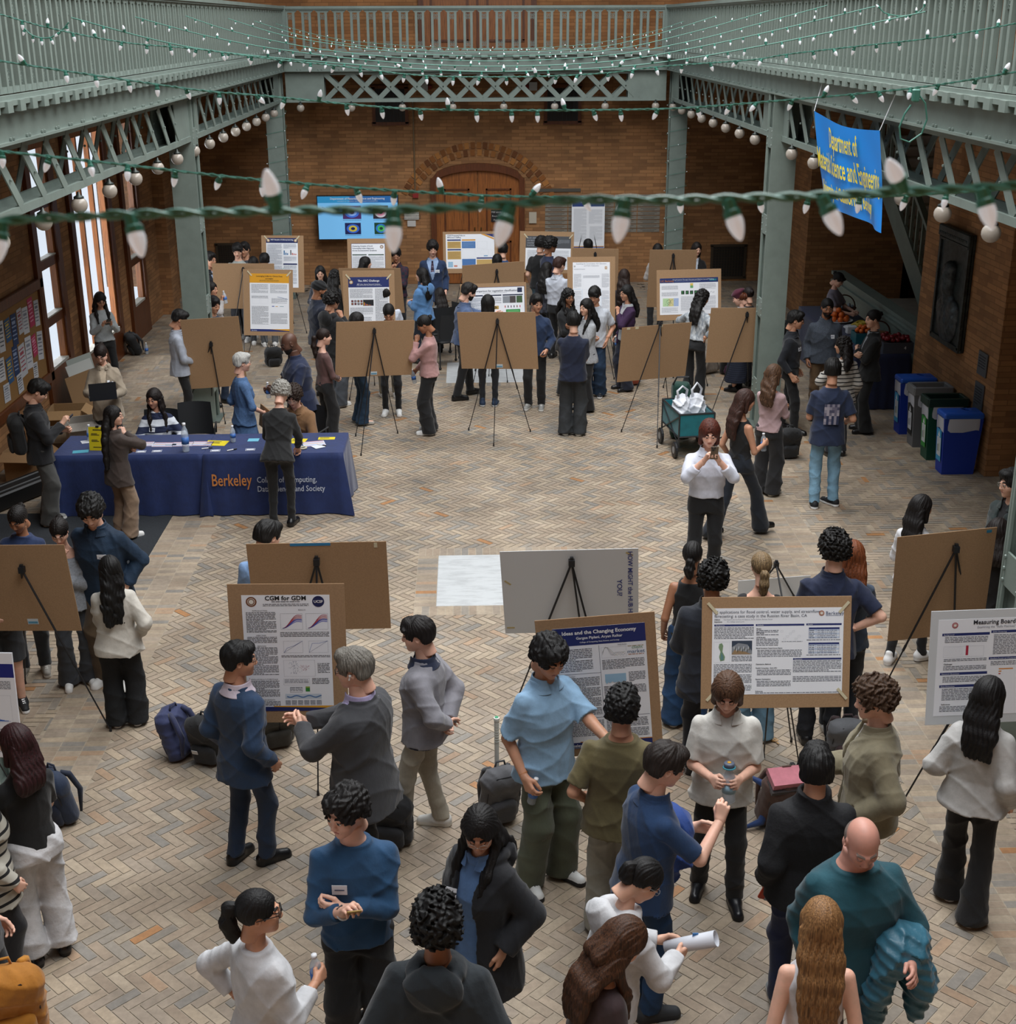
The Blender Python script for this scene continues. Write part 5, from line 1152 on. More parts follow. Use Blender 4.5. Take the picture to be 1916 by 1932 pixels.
# white boards
r,M=board(bp(.745,9.25,1.40,-4,-13,2.5),1.03,.775,'white board with blue handwriting along its right edge, beside the marble slab',None,FOAM,None)
s=Sheet(1.03,.775); s.d=-.0035
s.text('HOW MIGHT the HUB HELP',.925,.03,.050,'2f3f86',rot=-math.pi/2,bold=.0008,sx=1.05); s.text('YOU?',.845,.36,.055,'2f3f86',rot=-math.pi/2,bold=.0008,sx=1.15); s.t.build('handwriting',r)
for (x,z,a) in((-.47,.10,.7),(.45,.34,.5),(-.47,-.33,0)): b=MB(); b.box((0,0,0),(.06,.001,.014),mat('b8a878',.5),Tm((x,-.0035,z),(0,a,0))); b.build('tape_strip',r)
easel(bp(.745,9.25,1.40,-4,-13,2.5),.775,'black tripod easel against the white board with handwriting',1,(1078,1062),[(950,1385),(1125,1400),(1165,1395)])
r,M=board(bp(3.424,7.568,1.571,1,6,.8),1.03,.775,'white foam board with the poster Measuring Board Effectiveness at the right edge',None,FOAM,P_board,.93,.655,(.0,.0),0)
easel(bp(3.424,7.568,1.571,1,6,.8),.775,'black tripod easel holding the Measuring Board poster',0,None,[(1667,1575),(1860,1480),(1960,1560)])
r,M=board(bp(-3.60,8.15,1.12,-4,4),1.03,.775,'white foam poster board with a blue histogram at the left edge',None,WHT,P_hist,1.02,.765,(0,0),0)
easel(bp(-3.60,8.15,1.12,-4,4),.775,'black tripod easel holding the histogram poster at the left edge',0)
_t=aty(1461,1086,11.7)
r,M=board(bp(_t[0],11.7,_t[2]-.27,2,-10,3),.70,.54,'pale grey board low on its easel beyond the group of listeners',None,FOAM,None)
easel(bp(_t[0],11.7,_t[2]-.27,2,-10,3),.54,'black tripod easel rising above the pale grey board',1,apz=.44)
r,M=board(bp(2.64,29.3,1.35,0,1),.72,1.05,'white foam board with a blue headed poster against the brick wall',None,WHT,P_dsai,.70,1.03,(0,0),0)
easel(bp(2.64,29.3,1.35,0,1),1.05,'black tripod easel holding the white blue headed poster at the far wall',0,rear=.25)
# ================================================================ television, notices, plaques on the far wall
r=empty('television',(-2.35,29.35,0),0,'large television on a stand showing a blue slide on materials','television'); b=MB(); b.box((0,0,1.52),(1.76,.06,.95),BLK); b.build('screen_housing',r)
b=MB(); b.box((0,-.034,1.52),(1.72,.004,.91),mat('6fb0e0',.4,emit=.55)); sc=b.build('screen',r)
s=Sheet(1.72,.91); s.d=-.037; E_=lambda c,e=.5: mat(c,.5,emit=e)
s.rect(0,0,1,.15,E_('1f5c9a')); s.rect(0,0,.4,.15,E_('2a86b8'),1)
s.text('Department of Materials Science and Engineering',.5,.075,.062,'f0f4fa','CENTER',.001,sx=.95); s.text('UNIVERSITY OF CALIFORNIA, BERKELEY COLLEGE OF ENGINEERING',.5,.125,.030,'dfe8f4','CENTER',sx=.95); s.seal(.955,.075,.035,'c8d0e0','1f5c9a')
s.text('The beauty of',.05,.29,.055,'2a5ab0',bold=.001); s.text('materials',.05,.36,.055,'2a5ab0',bold=.001)
for (x,y,w,h,c,c2) in((.31,.22,.23,.31,'4a2a6a','3a6ad0'),(.69,.22,.19,.31,'2a2030','c8c0c8'),(.33,.62,.20,.27,'141a50','3060c0'),(.70,.62,.17,.27,'14402a','2a70c0')):
    s.rect(x,y,w,h,E_(c,.3),1); cx_,cy_=x+w/2,y+h/2
    s.poly([(cx_+.40*w*math.cos(a),cy_+.40*h*math.sin(a)) for a in np.linspace(0,6.283,25)[:-1][::-1]],E_(c2,.4),2)
    s.poly([(cx_+.27*w*math.cos(a),cy_+.27*h*math.sin(a)) for a in np.linspace(0,6.283,25)[:-1][::-1]],E_({'3a6ad0':'8ab0f0','c8c0c8':'e090b0','3060c0':'c0b040','2a70c0':'40b060'}[c2],.4),3)
    s.poly([(cx_+.13*w*math.cos(a),cy_+.13*h*math.sin(a)) for a in np.linspace(0,6.283,17)[:-1][::-1]],E_(c,.3),4); s.para(x,y+h+.015,w,.03,'3a6a9a',pitch=.02)
for q_,n_ in((s.b,'slide_figures'),(s.t,'slide_lettering')): q_.build(n_,sc).location=(0,0,1.52)
b=MB(); b.tube([(0,.03,0.05),(0,.03,1.1)],.03,mat('8a8f92',.3,metal=.6),10); b.box((0,.03,.03),(.7,.55,.05),BLK); b.build('stand',r)
def wallthing(name,x0,x1,z0,z1,c,label,cat,y=29.67,txt=None,tc='3a3d44',th=.02,ts=.05,group=None):
    b=MB(); b.box(((x0+x1)/2,y,(z0+z1)/2),(x1-x0,th,z1-z0),mat(c,.6)); o=tag(b.build(name),label,cat,group)
    if txt:
        s=Sheet(x1-x0,z1-z0); s.d=-th/2-.001; n=len(txt)
        for k,t in enumerate(txt): s.text(t,.5,(k+.75)/n,ts,tc,'CENTER')
        t_=s.t.build('lettering',o); t_.location=((x0+x1)/2,y,(z0+z1)/2)
    return o
pp=lambda a,b_:(aty(*a,29.6)[0],aty(*b_,29.6)[0],aty(*b_,29.6)[2],aty(*a,29.6)[2])
wallthing('wall_sign',*pp((762,401),(790,415)),'c4c2ba','small pale sign reading Department of Materials Science and Engineering beside the door','sign',txt=('DEPARTMENT OF','MATERIALS SCIENCE','AND ENGINEERING'),ts=.045)
wallthing('paper_notice',*pp((762,389),(783,400)),'8f7f66','tan paper notice above the pale sign left of the door','notice'); wallthing('paper_notice',*pp((768,417),(784,428)),'c8c6c2','blank white paper below the department sign left of the door','notice')
wallthing('paper_notice',*pp((998,401),(1012,422)),'b8b0a0','pale paper notice on the brick right of the wooden door','notice')
o=wallthing('door_notice',*pp((926,396),(948,418)),'15151a','small black notice with white writing on the wooden door','notice',y=29.60,txt=('MSE Library','Room 210','Floor 1'),tc='c8c8c8',ts=.05)
wallthing('fire_alarm',*pp((778,364),(789,374)),'8a1f1c','small red fire alarm box on the back wall right of the television','alarm',th=.05)
b=MB(); x_=aty(780,250,29.65)[0]; b.tube([(x_,29.66,aty(781,365,29.6)[2]),(x_,29.66,3.9)],.016,mat('7d6a50',.5,metal=.3),8); tag(b.build('conduit_pipe'),'thin metal conduit running up the back wall from the red alarm','pipe')
for x0 in(-.87,1.45): b=MB(); b.box((x0,29.66,4.2),(.17,.10,.17),mat('c0c4c4',.4)); b.box((x0+(.13 if x0<0 else -.13),29.66,4.19),(.07,.09,.07),mat('7a1f1c',.5)); tag(b.build('emergency_light'),'white box light on the back wall behind the far lattice girder, '+('left one' if x0<0 else 'right one'),'light')
GP=mat('8f8a80',.4,metal=.3); GP2=mat('4f4a42',.5)
k=0; first=None
for j in range(9):
    z=1.93-.046-j*.092; xs=[1.72+.02*(j%2)]; 
    for i in range(5):
        w=.50; x=1.72+.255*(j%2)*0+i*.51+.0
        if first is None:
            b=MB(); b.box((0,0,0),(.49,.012,.075),GP); pl=b.build('name_plaque'); b=MB(); 
            for q in range(2): b.box((0,-.0068,.015-.03*q),(.36-.1*q,.002,.010),GP2)
            b.build('engraving',pl); first=pl; o=pl
        else: o=copytree(first)
        o.location=(x+.25,29.69,z); tag(o,'small grey metal name plaque in the grid on the back wall','plaque','grey name plaques on the back wall')
b=MB(); b.box((2.0,29.68,2.03),(1.0,.02,.07),GP2); tag(b.build('plaque_heading'),'narrow dark heading bar above the grid of name plaques','plaque')
# ================================================================ blue banner
def banner():
    cs=[np.array(c) for c in((3.99,15.75,4.50),(3.99,13.20,4.47),(4.0,12.72,3.56),(4.0,15.25,3.55))]
    def P(u,v,o=0):
        t=cs[0]*(1-u)+cs[1]*u; q=cs[3]*(1-u)+cs[2]*u; p=t*(1-v)+q*v
        p=p+np.array((1,0,0))*(.032*math.sin(u*9+v*2)*(.3+v)+.015*math.sin(u*17-v*5)*v-o); p[2]-=.06*math.sin(u*math.pi)*(1-v)*1.; return p
    V=[];Fc=[]; nu,nv=40,16
    for j in range(nv+1):
        for i in range(nu+1): V.append(P(i/nu,j/nv))
    for j in range(nv):
        for i in range(nu): a=j*(nu+1)+i; Fc.append((a,a+1,a+nu+2,a+nu+1))
    b=MB(); b.add(V,Fc,mat('1b84dc',.35)); r=b.build('banner',None,True); tag(r,'blue cloth banner with yellow lettering hung from the right gallery','banner')
    b=MB()
    for t,yv,sz in(('Department of',.30,.30),('Materials Science and Engineering',.60,.30),('University of California, Berkeley',.86,.20)):
        Vt,Ft=textmesh(t,sz,.004,'CENTER')
        if t[0]=='M': sx=.60
        elif t[0]=='D': sx=.58
        else: sx=.72
        W=[]
        for q in Vt: u=.5+q[0]*sx/2.5+(.02 if t[0]=='M' else 0); v=yv-q[1]/.93; W.append(P(min(max(u,0),1),v,.03))
        b.add(W,Ft,mat('e8d23a',.5))
    b.build('lettering',r)
    for u in(0,1): b=MB(); e=P(u,0); b.tube([e,e+np.array((.12,.1*(1 if u==0 else -1),.42))],.004,WHT,5); b.build('tie_cord',r)
banner()
# ================================================================ string lights
CG=mat('4a8878',.45); SKT=mat('3a8572',.4); LED=mat('eef3f8',.12,emit=.30)
def bulbproto():
    b=MB(); prof=[(.004,.0),(.0092,-.004),(.0098,-.010),(.0088,-.017),(.0062,-.025),(.003,-.031),(.0005,-.033)]; b.lathe([(r_*.92,z_*.86) for r_,z_ in prof],LED,9); o=b.build('bulb'); 
    b=MB(); b.lathe([(.004,.016),(.007,.015),(.0075,.005),(.0092,.003),(.0092,-.003),(.006,-.004)],SKT,9); k=b.build('socket',o); return o
BP=None
def strand(Y,pts,label,sp=.095,two=True,fix=None,jx=.0,sag=0,name='string_lights'):
    global BP
    P=[aty(x,y,Y) for x,y in pts]; 
    # smooth
    Q=[]; n=len(P)
    for i in range(n-1):
        p0,p1,p2,p3=P[max(i-1,0)],P[i],P[i+1],P[min(i+2,n-1)]
        for t in np.linspace(0,1,9)[:-1]: Q.append(.5*((2*p1)+(-p0+p2)*t+(2*p0-5*p1+4*p2-p3)*t*t+(-p0+3*p1-3*p2+p3)*t**3))
    Q.append(P[-1]); Q=np.array(Q); d=np.r_[0,np.cumsum(np.linalg.norm(np.diff(Q,axis=0),axis=1))]
    r=empty(name,tuple(Q[len(Q)//2]),0,label,'string lights','strings of lights across the hall'); off=-Q[len(Q)//2]
    at=lambda s_:np.array([np.interp(s_,d,Q[:,k]) for k in range(3)])
    b=MB(); L_=d[-1]
    if two:
        m=int(L_/.006) if Y<2 else int(L_/.02); pt=.05 if Y<2 else .05
        for ph in(0,math.pi):
            pts_=[at(L_*i/m)+off+np.array((0,.0022*math.cos(ph+L_*i/m/ .0064/1.3),.0022*math.sin(ph+L_*i/m/.0064/1.3))) for i in range(m+1)]; b.tube(pts_,.0022,CG,5)
    else: b.tube([q+off for q in Q],.0034,CG,5)
    b.build('cable',r)
    ss=[]; 
    if fix: ss=[(aty(x,y,Y),np.array(aty(u,v,Y-.01))-aty(x,y,Y)) for x,y,u,v in fix]
    else:
        s_=sp*.5
        while s_<L_:
            up=random.random()<.14; a=random.gauss(0,.35); dirv=np.array((math.sin(a),random.gauss(0,.25),(-1 if not up else 1)*abs(math.cos(a)))); ss.append((at(s_),dirv)); s_+=sp*random.uniform(.8,1.2)
    for p,dv in ss[:99]:
        if BP is None: BP=bulbproto(); o=BP; o.parent=r
        else: o=copytree(BP,r)
        sc_=.80 if Y<2 else .78
        z=-_n(dv); x=_n(np.cross(z,(0,1,.2))); y=np.cross(z,x); M=frame(p+off-z*.013,x*sc_,y*sc_,z*sc_)
        o.matrix_basis=M
nearfix=[(245,404,270,492),(522,397,503,325),(742,393,742,470),(963,387,940,460),(1178,375,1160,482),(1372,375,1402,468),(1550,369,1590,452),(1704,362,1680,312),(1850,354,1874,442),(2,416,-10,520)]
strand(1.10,[(-60,420),(0,416),(120,410),(234,405),(468,400),(635,397),(770,395),(917,388),(1084,377),(1240,378),(1409,374),(1547,369),(1702,361),(1847,354),(1960,345)],'nearest out of focus string of lights across the whole view',fix=nearfix)
strand(2.9,[(-40,280),(0,285),(200,307),(400,330),(521,342),(709,357),(917,369),(1126,373),(1300,374),(1500,373),(1700,369),(1960,352)],'second nearest string of lights, just above the nearest one')
strand(4.1,[(-40,108),(0,115),(150,138),(374,170),(500,181),(750,204),(959,208),(1168,207),(1300,203),(1456,191),(1628,176),(1769,160),(1960,128)],'string of lights sagging just below the far lattice girder in the view')
FS=[(5.6,[(-40,18),(0,27),(94,53),(234,80),(367,92),(501,110),(635,124),(792,142),(959,145),(1126,139),(1252,125),(1416,113),(1487,102),(1628,86),(1769,70),(1960,36)]),
 (7.2,[(134,33),(300,77),(434,100),(635,119),(800,131),(950,135),(1150,127),(1300,110),(1500,74),(1745,22)]),
 (9.2,[(255,32),(400,70),(560,98),(760,119),(950,125),(1150,116),(1300,92),(1450,60),(1650,12)]),
 (12,[(350,30),(450,62),(600,92),(760,109),(950,115),(1150,104),(1300,78),(1430,45),(1560,10)]),
 (15,[(430,35),(560,72),(760,99),(950,106),(1150,94),(1300,62),(1450,20)]),
 (19,[(480,40),(600,74),(760,93),(950,98),(1120,90),(1240,64),(1350,30)]),
 (24,[(520,45),(640,74),(800,88),(950,92),(1100,84),(1220,62),(1290,40)])]
wd=('fourth','fifth','sixth','seventh','eighth','ninth','farthest')
for k,(Y,pt) in enumerate(FS): strand(Y,pt,wd[k]+' string of lights counted from the nearest, strung between the two railings',sp=.10 if Y<10 else .16,two=Y<6)
strand(6.9,[(40,46),(60,66),(88,72),(112,62),(130,42)],'short loose loop of lights hanging at the left railing',sp=.05,two=False)
strand(9.0,[(1655,8),(1668,24),(1700,30),(1730,24),(1745,10)],'short loose loop of lights hanging at the right railing',sp=.06,two=False)
r=empty('cord_plug',label='green plug and looped cord hanging from the string of lights by the banner',cat='plug'); b=MB()
c=aty(1727,180,6.); r.location=tuple(c); lp=[aty(x,y,6.)-c for x,y in((1727,172),(1745,195),(1748,225),(1738,252),(1715,268),(1698,262),(1696,240),(1706,215),(1718,198))]
b.tube(lp,.004,CG,6); b.build('cord',r); b=MB(); b.box((0,0,0),(.032,.03,.055),CG,bev=.006); b.build('plug',r)
for xc,side in((-3.86,'left'),(4.36,'right')):
    r=empty('column_lights',(xc,28.3,0),0,'string of tiny lights wound round the far %s iron column'%side,'string lights'); b=MB(); pts=[]; bl=MB()
    for k in range(0,105):
        a=k*math.pi/4; h=.3+k*.036; pts.append((.20*max(-1,min(1,1.4*math.cos(a))),.20*max(-1,min(1,1.4*math.sin(a))),h))
    b.tube(pts,.0035,CG,4); b.build('cable',r)
    for k in range(0,105,3):
        bl=MB(); bl.sphere((0,0,0),.011,LED,5)
        if k==0: p0=bl.build('bulb',r); o=p0
        else: o=p0.copy(); COL.objects.link(o); o.parent=r
        o.location=pts[k]
# ================================================================ the people
def T_(c,sl=1.,k='cloth',th=.012,**a): return dict(c=c,sl=sl,k=k,th=th,**a)
SN=('dcdcda','e8e8e6','sneak'); BKS=('121214','0c0c0e','dress'); BKB=('15151a','0e0e10','boot'); GS=('8f8f8c','d8d8d4','sneak')
PP={}
def pr(key,*a,**k): PP[key]=person(*a,**k)
# --- left side, registration table
pr('win','person in a light grey top leaning on the sunlit window sill, looking at a phone',189,566,1.60,-150,'f',lean=-6,yaw=0,pitch=32,L='phone',R='phone',skin='t',top=T_('aab0b2',hem=-.03),bot=dict(c='101113',ty='slim'),hair=('long_front','16100e',.28),glasses='2a2a2a',fl=(.09,.18),fr=(.09,.22),z0=.0)
pr('laptop','person in a beige blazer typing on a dark laptop behind the boxes',190,668,1.68,-172,'f',yaw=-5,pitch=38,L=((.10,.33,.16),(.8,-.4,-1),(-.3,1,.1),(0,.2,1),.3),R=((.10,.33,.16),(.8,-.4,-1),(-.3,1,.1),(0,.2,1),.4),top=T_('9b8e7c',name='blazer',th=.022,hem=-.22,col='collar',open=.05,vneck=1),inner=T_('c9b9a2'),bot=dict(c='0f1013',ty='reg'),hair=('bun','241712'),tag_=1,shoe=BKS,skin='p')
pr('stripe','person in a navy and white striped rugby shirt seated behind the registration table',290,752,1.66,-165,'f',sit=1,yaw=-30,pitch=14,L=((.16,.30,.12),(.8,0,-.6),(-.4,1,0),(-1,0,.3),.3),R=((.10,.30,.14),(.8,0,-.6),(-.6,.8,0),(-1,0,.3),.3),skin='t',top=T_('c6cbd2',1.,'stripe',.02,c2='17213f',sc=6.3,col='collar',loose=.015),bot=dict(c='1a2030',ty='reg'),hair=('long_wavy_front','1d130f',.34),tag_=-1)
pr('brown','person in dark brown blazer with very long black hair beside the yellow table sign',215,785,1.53,-42,'f',yaw=-48,pitch=4,L='cross',R=((.02,.14,.43),(.8,.4,-.6),(-.5,-.2,1),(-.4,-1,.3),.7),skin='p',top=T_('3d322d',name='blazer',th=.022,hem=-.20,col='collar'),bot=dict(c='86705c',ty='wide'),hair=('long','120d0c',.50),glasses='5a4a3a',shoe=SN)
pr('bkman','person in a black jacket and backpack looking at a phone by the left wall',72,738,1.73,-72,'m',yaw=-5,pitch=38,L='low',R='phone',top=T_('0f1015',name='jacket',th=.02,hem=-.16,col='collar'),bot=dict(c='3f3f3d',ty='wide'),hair=('short','100d0c'),shoe=GS,skin='l')
pr('wshirt','person in a white shirt and black trousers behind the left iron column',339,602,1.71,-75,'m',yaw=0,pitch=28,L='front',R='front',top=T_('a9b0bd',col='collar',loose=.015,hem=-.13),bot=dict(c='0e0f12',ty='slim'),hair=('short','120e0d'),shoe=BKS,skin='t')
pr('bluedress','person with short silver hair and glasses in a heathered blue dress by the table',457,684,1.66,-62,'f',yaw=-10,pitch=8,bw=1.06,L='rest',R=((.14,.22,.02),(.8,-.6,-.4),(-.3,1,-.4),(0,.3,1),.5),top=T_('4a6890',.58,'knit',.012,hem=-.12),bot=dict(c='4a6890',k='knit',ty='skirt',hem=.42),hair=('short','a3a29e',0,'d8d6d0'),glasses='30302f',shoe=BKS,skin='p')
pr('black','person in black with curly grey hair leaning over the front of the table',530,742,1.70,-8,'f',lean=22,yaw=0,pitch=35,bw=1.05,L='table',R='table',top=T_('101113',hem=-.12),bot=dict(c='0b0c0e',ty='slim'),hair=('curly','77736d',0,'b8b4ac'),shoe=BKS,skin='p',fl=(.09,-.05),fr=(.10,.06))
pr('tan','person in a tan sweater with clear glasses seated behind the right end of the table',553,748,1.74,158,'m',sit=1,lean=16,yaw=15,pitch=30,L=((.12,.36,.15),(.8,0,-.6),(-.4,1,0),(-1,0,.3),.3),R=((.12,.36,.15),(.8,0,-.6),(-.4,1,0),(-1,0,.3),.3),skin='p',top=T_('7c5a3a',th=.02,col='collar',loose=.02),bot=dict(c='2a2c33',ty='reg'),hair=('curly_up','2f1f15'),glasses='b8b8b4')
pr('polo','person in a navy polo with a shaved head and beard standing behind the table',545,648,1.84,112,'m',yaw=5,pitch=26,bw=1.22,lean=6,beard=1,L=((.10,.30,.18),(.9,-.2,-1),(-.5,1,.1),(0,.3,1),.5),R=((.08,.34,.16),(.9,-.2,-1),(-.5,1,.1),(0,.3,1),.7),skin='d',top=T_('131f3d',.42,col='collar',loose=.02,hem=-.14),bot=dict(c='14203a',ty='reg'),hair=('bald','-'),tag_=-1,shoe=BKS)
pr('pony','person with a long ponytail in a brown long sleeved top and wide black trousers',611,636,1.60,-60,'f',yaw=-15,pitch=8,L='front',R='front',skin='p',top=T_('5f4340',th=.006,hem=-.02,col='wide'),bot=dict(c='0e0e11',ty='wide'),hair=('pony_tail','2a1a13',.30),shoe=SN)
pr('hood','person in a black hoodie with curly dark hair facing The ARC Challenge poster',627,568,1.73,-40,'m',yaw=-15,pitch=12,L='front',R='chin',skin='t',top=T_('101114',th=.022,col='hood',loose=.015,hem=-.14),bot=dict(c='4c5158',ty='wide',k='denim'),hair=('curly','140f0d'),shoe=SN)
pr('jeans','person with dark hair and dark blue bootcut jeans mostly hidden behind the central left board',674,606,1.62,-70,'f',yaw=0,pitch=10,L='front',R='front',skin='p',top=T_('23252d'),bot=dict(c='1c3348',k='denim',ty='flare'),hair=('bob','17110f'),shoe=('b9b5ac','111111','flat'))
pr('turban','person with a black turban and beard in a navy quarter zip top',603,547,1.80,-62,'m',yaw=-10,pitch=12,beard=1,L='front',R='front',skin='b',top=T_('141d30',th=.022,col='turtle',loose=.01,hem=-.12),bot=dict(c='15171c',ty='reg'),hair=('hat','0f1013','turban',''),shoe=BKS,bw=1.08)
pr('curlywoman','person with long curly black hair in black behind the turbaned person',632,522,1.64,-20,'f',yaw=0,pitch=5,L='front',R='front',top=T_('131417'),bot=dict(c='15161a',ty='reg'),hair=('long_curly','120e0d',.26))
pr('patterned','person with glasses and shoulder length black hair in a patterned top at the far left',604,515,1.58,165,'f',yaw=20,pitch=10,L='front',R='front',top=T_('30333c',1.,'print',c2='6a6d78'),bot=dict(c='14151a',ty='reg'),hair=('long','120e0d',.08),glasses='3a3a3a')
pr('wtee','person in a white tee shirt seen from behind at The ARC Challenge poster',727,556,1.72,10,'m',yaw=15,pitch=5,L='front',R='front',top=T_('b9bfcb',.42,loose=.02,hem=-.12),bot=dict(c='7d735f',ty='reg'),hair=('short','16110f'),shoe=SN,skin='l')
pr('tanshirt','person in a tan shirt and white running shoes looking down behind the central left board',733,590,1.68,180,'m',yaw=0,pitch=42,L='front',R='front',top=T_('6f4f32',.45,col='collar'),bot=dict(c='15161a',ty='slim'),hair=('crop','120e0d'),shoe=SN,skin='t')
pr('pink','person in a dusty pink top with a dark bun, hand at the chin',800,612,1.70,82,'f',yaw=10,pitch=30,L='chin',R=((.22,.22,-.04),(.4,-1,-.2),None,(0,1,0),.6),skin='b',top=T_('a9817e',th=.014,hem=-.06,loose=.015),bot=dict(c='0f1013',ty='wide'),hair=('bun','130f0e'),shoe=SN)
pr('plaid','person with glasses in a burgundy plaid shirt, hand on the chin, below the television',747,481,1.70,170,'m',yaw=10,pitch=22,L='cross',R='chin',skin='t',top=T_('3a1c2c',1.,'plaid',.016,c2='16202f',sc=18.,col='collar'),bot=dict(c='13141a',ty='reg'),hair=('short','120e0d'),glasses='222222')
pr('suitfar','person in a navy suit and striped tie standing before the wooden door',816,469,1.80,178,'m',yaw=8,pitch=22,L='rest',R='rest',tag_=1,top=T_('1d3152',name='suit_jacket',th=.022,hem=-.24,col='collar',open=.11,vneck=1),inner=T_('93acd0',col='collar'),tie=('2b1830','8a7a90'),bot=dict(c='14161c',ty='reg'),hair=('messy','1a1310'),shoe=BKS,skin='p')
pr('bluehood','person in a light blue hoodie with long black hair seen from behind',795,519,1.62,48,'f',yaw=20,pitch=5,L='low',R='low',top=T_('527fb0',th=.024,col='hood',loose=.02,hem=-.12),bot=dict(c='1d2430',k='denim',ty='reg'),hair=('long','110d0c',.26))
pr('greyseat','person in a pale grey sweater seated behind the blue hoodie',829,556,1.60,20,'f',sit=1,yaw=0,pitch=10,L='front',R='front',top=T_('8f908e',1.,'knit',.02,loose=.02),bot=dict(c='2a2c30',ty='reg'),hair=('long','1d1512',.2),z0=-.0)
pr('postergirl','person with long black hair seen from the side before the Clustering Analysis poster',690,497,1.60,-60,'f',yaw=-10,pitch=5,L='front',R='front',top=T_('24252b'),bot=dict(c='14151a',ty='reg'),hair=('long','120e0d',.2))
pr('farwhite','person in a pale grey tee behind the blank board at far left',448,473,1.78,165,'m',yaw=20,pitch=20,L='front',R='front',top=T_('9aa09c',.45),bot=dict(c='2b2d33',ty='reg'),hair=('short_fringe','120e0d'),shoe=SN)
pr('farface','person partly hidden behind the pale grey tee at far left',461,471,1.76,160,'m',yaw=10,pitch=10,L='front',R='front',top=T_('3a3d44',.45),bot=dict(c='2b2d33',ty='reg'),hair=('short','15100e'),shoe=SN,skin='t')
pr('farback1','person with short black hair seen from behind above the gold poster',499,491,1.66,5,'m',L='front',R='front',top=T_('2c3038'),bot=dict(c='56595c',k='denim',ty='reg'),hair=('short','0f0c0b'),shoe=SN)
pr('farback2','person with dark hair just visible left of the gold poster top',478,497,1.58,5,'f',L='front',R='front',top=T_('2c2a30'),bot=dict(c='3a3d42',ty='reg'),hair=('bob','120e0d'),shoe=SN)
pr('colsuit','person in a dark suit half hidden by the left iron column, farthest of three',396,490,1.78,-120,'m',yaw=0,pitch=10,top=T_('12161f',name='suit_jacket',th=.02,hem=-.2,col='collar',open=.07,vneck=1),inner=T_('8f9fb8'),bot=dict(c='12141a',ty='reg'),hair=('short','15100e'),skin='t')
pr('colwoman','person drinking from a clear bottle beside the left iron column',399,546,1.62,-110,'f',yaw=0,pitch=5,L='front',R=((.0,.20,.50),(.8,.2,-.6),(-.3,0,1),(-.5,-.5,.4),.7),top=T_('a9a4a2'),bot=dict(c='1a1c22',ty='reg'),hair=('long','18110e',.1),skin='t')
pr('colman','person with short dark hair behind the board at the left column',403,575,1.66,-130,'m',yaw=0,pitch=20,top=T_('3a4350'),bot=dict(c='26344a',k='denim',ty='reg'),hair=('short','120e0d'),skin='t')
# --- middle
pr('farblue','person in a blue top seen from behind before the wooden door',949,472,1.66,-10,'m',top=T_('1f3f6a'),bot=dict(c='15171c',ty='reg'),hair=('short','120e0d'))
pr('farhair','person with dark hair whose head shows above the tilted brown board',938,492,1.55,-20,'f',top=T_('23252b'),bot=dict(c='15171c',ty='reg'),hair=('bob','120e0d'))
pr('point','person with a short beard in a grey blue shirt pointing at the vegetation poster',884,551,1.78,-68,'m',yaw=-5,pitch=24,beard=1,lean=6,L=((.05,.52,.34),(-.2,0,-1),(.2,1,.05),(.4,0,1),.2),R='rest',top=T_('485a7c',.92,col='collar',th=.014,loose=.012),bot=dict(c='0f1013',ty='reg'),hair=('short','19120f'),shoe=BKS,skin='p',fl=(.12,.18),fr=(.12,-.15))
pr('backhead','person seen from behind between the pointing person and the vegetation poster',920,573,1.68,-5,'m',pitch=5,L='front',R='front',top=T_('232324'),bot=dict(c='15181f',ty='slim'),hair=('bob','110e0d'),shoe=('22344e','c8ccd0','sneak'))
pr('smile','person in a navy sweater over a white collar smiling and holding a phone',1012,572,1.73,168,'m',yaw=30,pitch=14,L=((.20,.18,.02),(.4,-1,-.3),(-.2,.6,-.7),(0,.3,1),.5),R='rest',tag_=-1,skin='t',top=T_('182c4b',col='crew',th=.018),inner=None,bot=dict(c='0f1013',ty='reg'),hair=('short_part_up','120e0d'),shoe=GS)
pr('btee','person in a black tee and faded jeans, back turned, at the grey headed poster',1021,460,1.78,-25,'m',yaw=-10,pitch=5,top=T_('101113',.42,loose=.015),bot=dict(c='5a7486',k='denim',ty='reg'),hair=('messy','120e0d'),skin='l')
pr('curlypolo','person with curly black hair in a navy polo looking right at the grey headed poster',1038,463,1.84,-60,'m',yaw=-15,pitch=8,top=T_('1a2440',.42,col='collar'),bot=dict(c='1d2026',ty='reg'),hair=('curly','100d0c'),skin='b',L='front',R='front')
pr('darkplaid','person with long wavy dark hair in a dark checked shirt facing away',1032,508,1.62,-30,'f',yaw=-10,top=T_('1b1d26',1.,'plaid',.016,c2='33353f',sc=18.),bot=dict(c='14151a',ty='reg'),hair=('long_wavy','15100e',.26),L='front',R='front')
pr('whiteback','person in a white dress shirt with auburn brown hair facing the pale poster',1055,500,1.74,-30,'m',yaw=-20,pitch=16,top=T_('b9bec9',1.,col='collar',loose=.025,tuck=1,hem=.02),bot=dict(c='0f1013',ty='reg'),hair=('short','3b2018'),L='front',R='front',skin='p')
pr('curlblazer','person with long curly black hair in a black blazer left of the light grey sweater',1072,560,1.66,-140,'f',yaw=-15,pitch=12,L='cross',R='cross',skin='b',top=T_('101114',name='blazer',th=.02,hem=-.18,col='collar'),bot=dict(c='111216',ty='wide'),hair=('long_curly_front','120e0d',.26),shoe=SN)
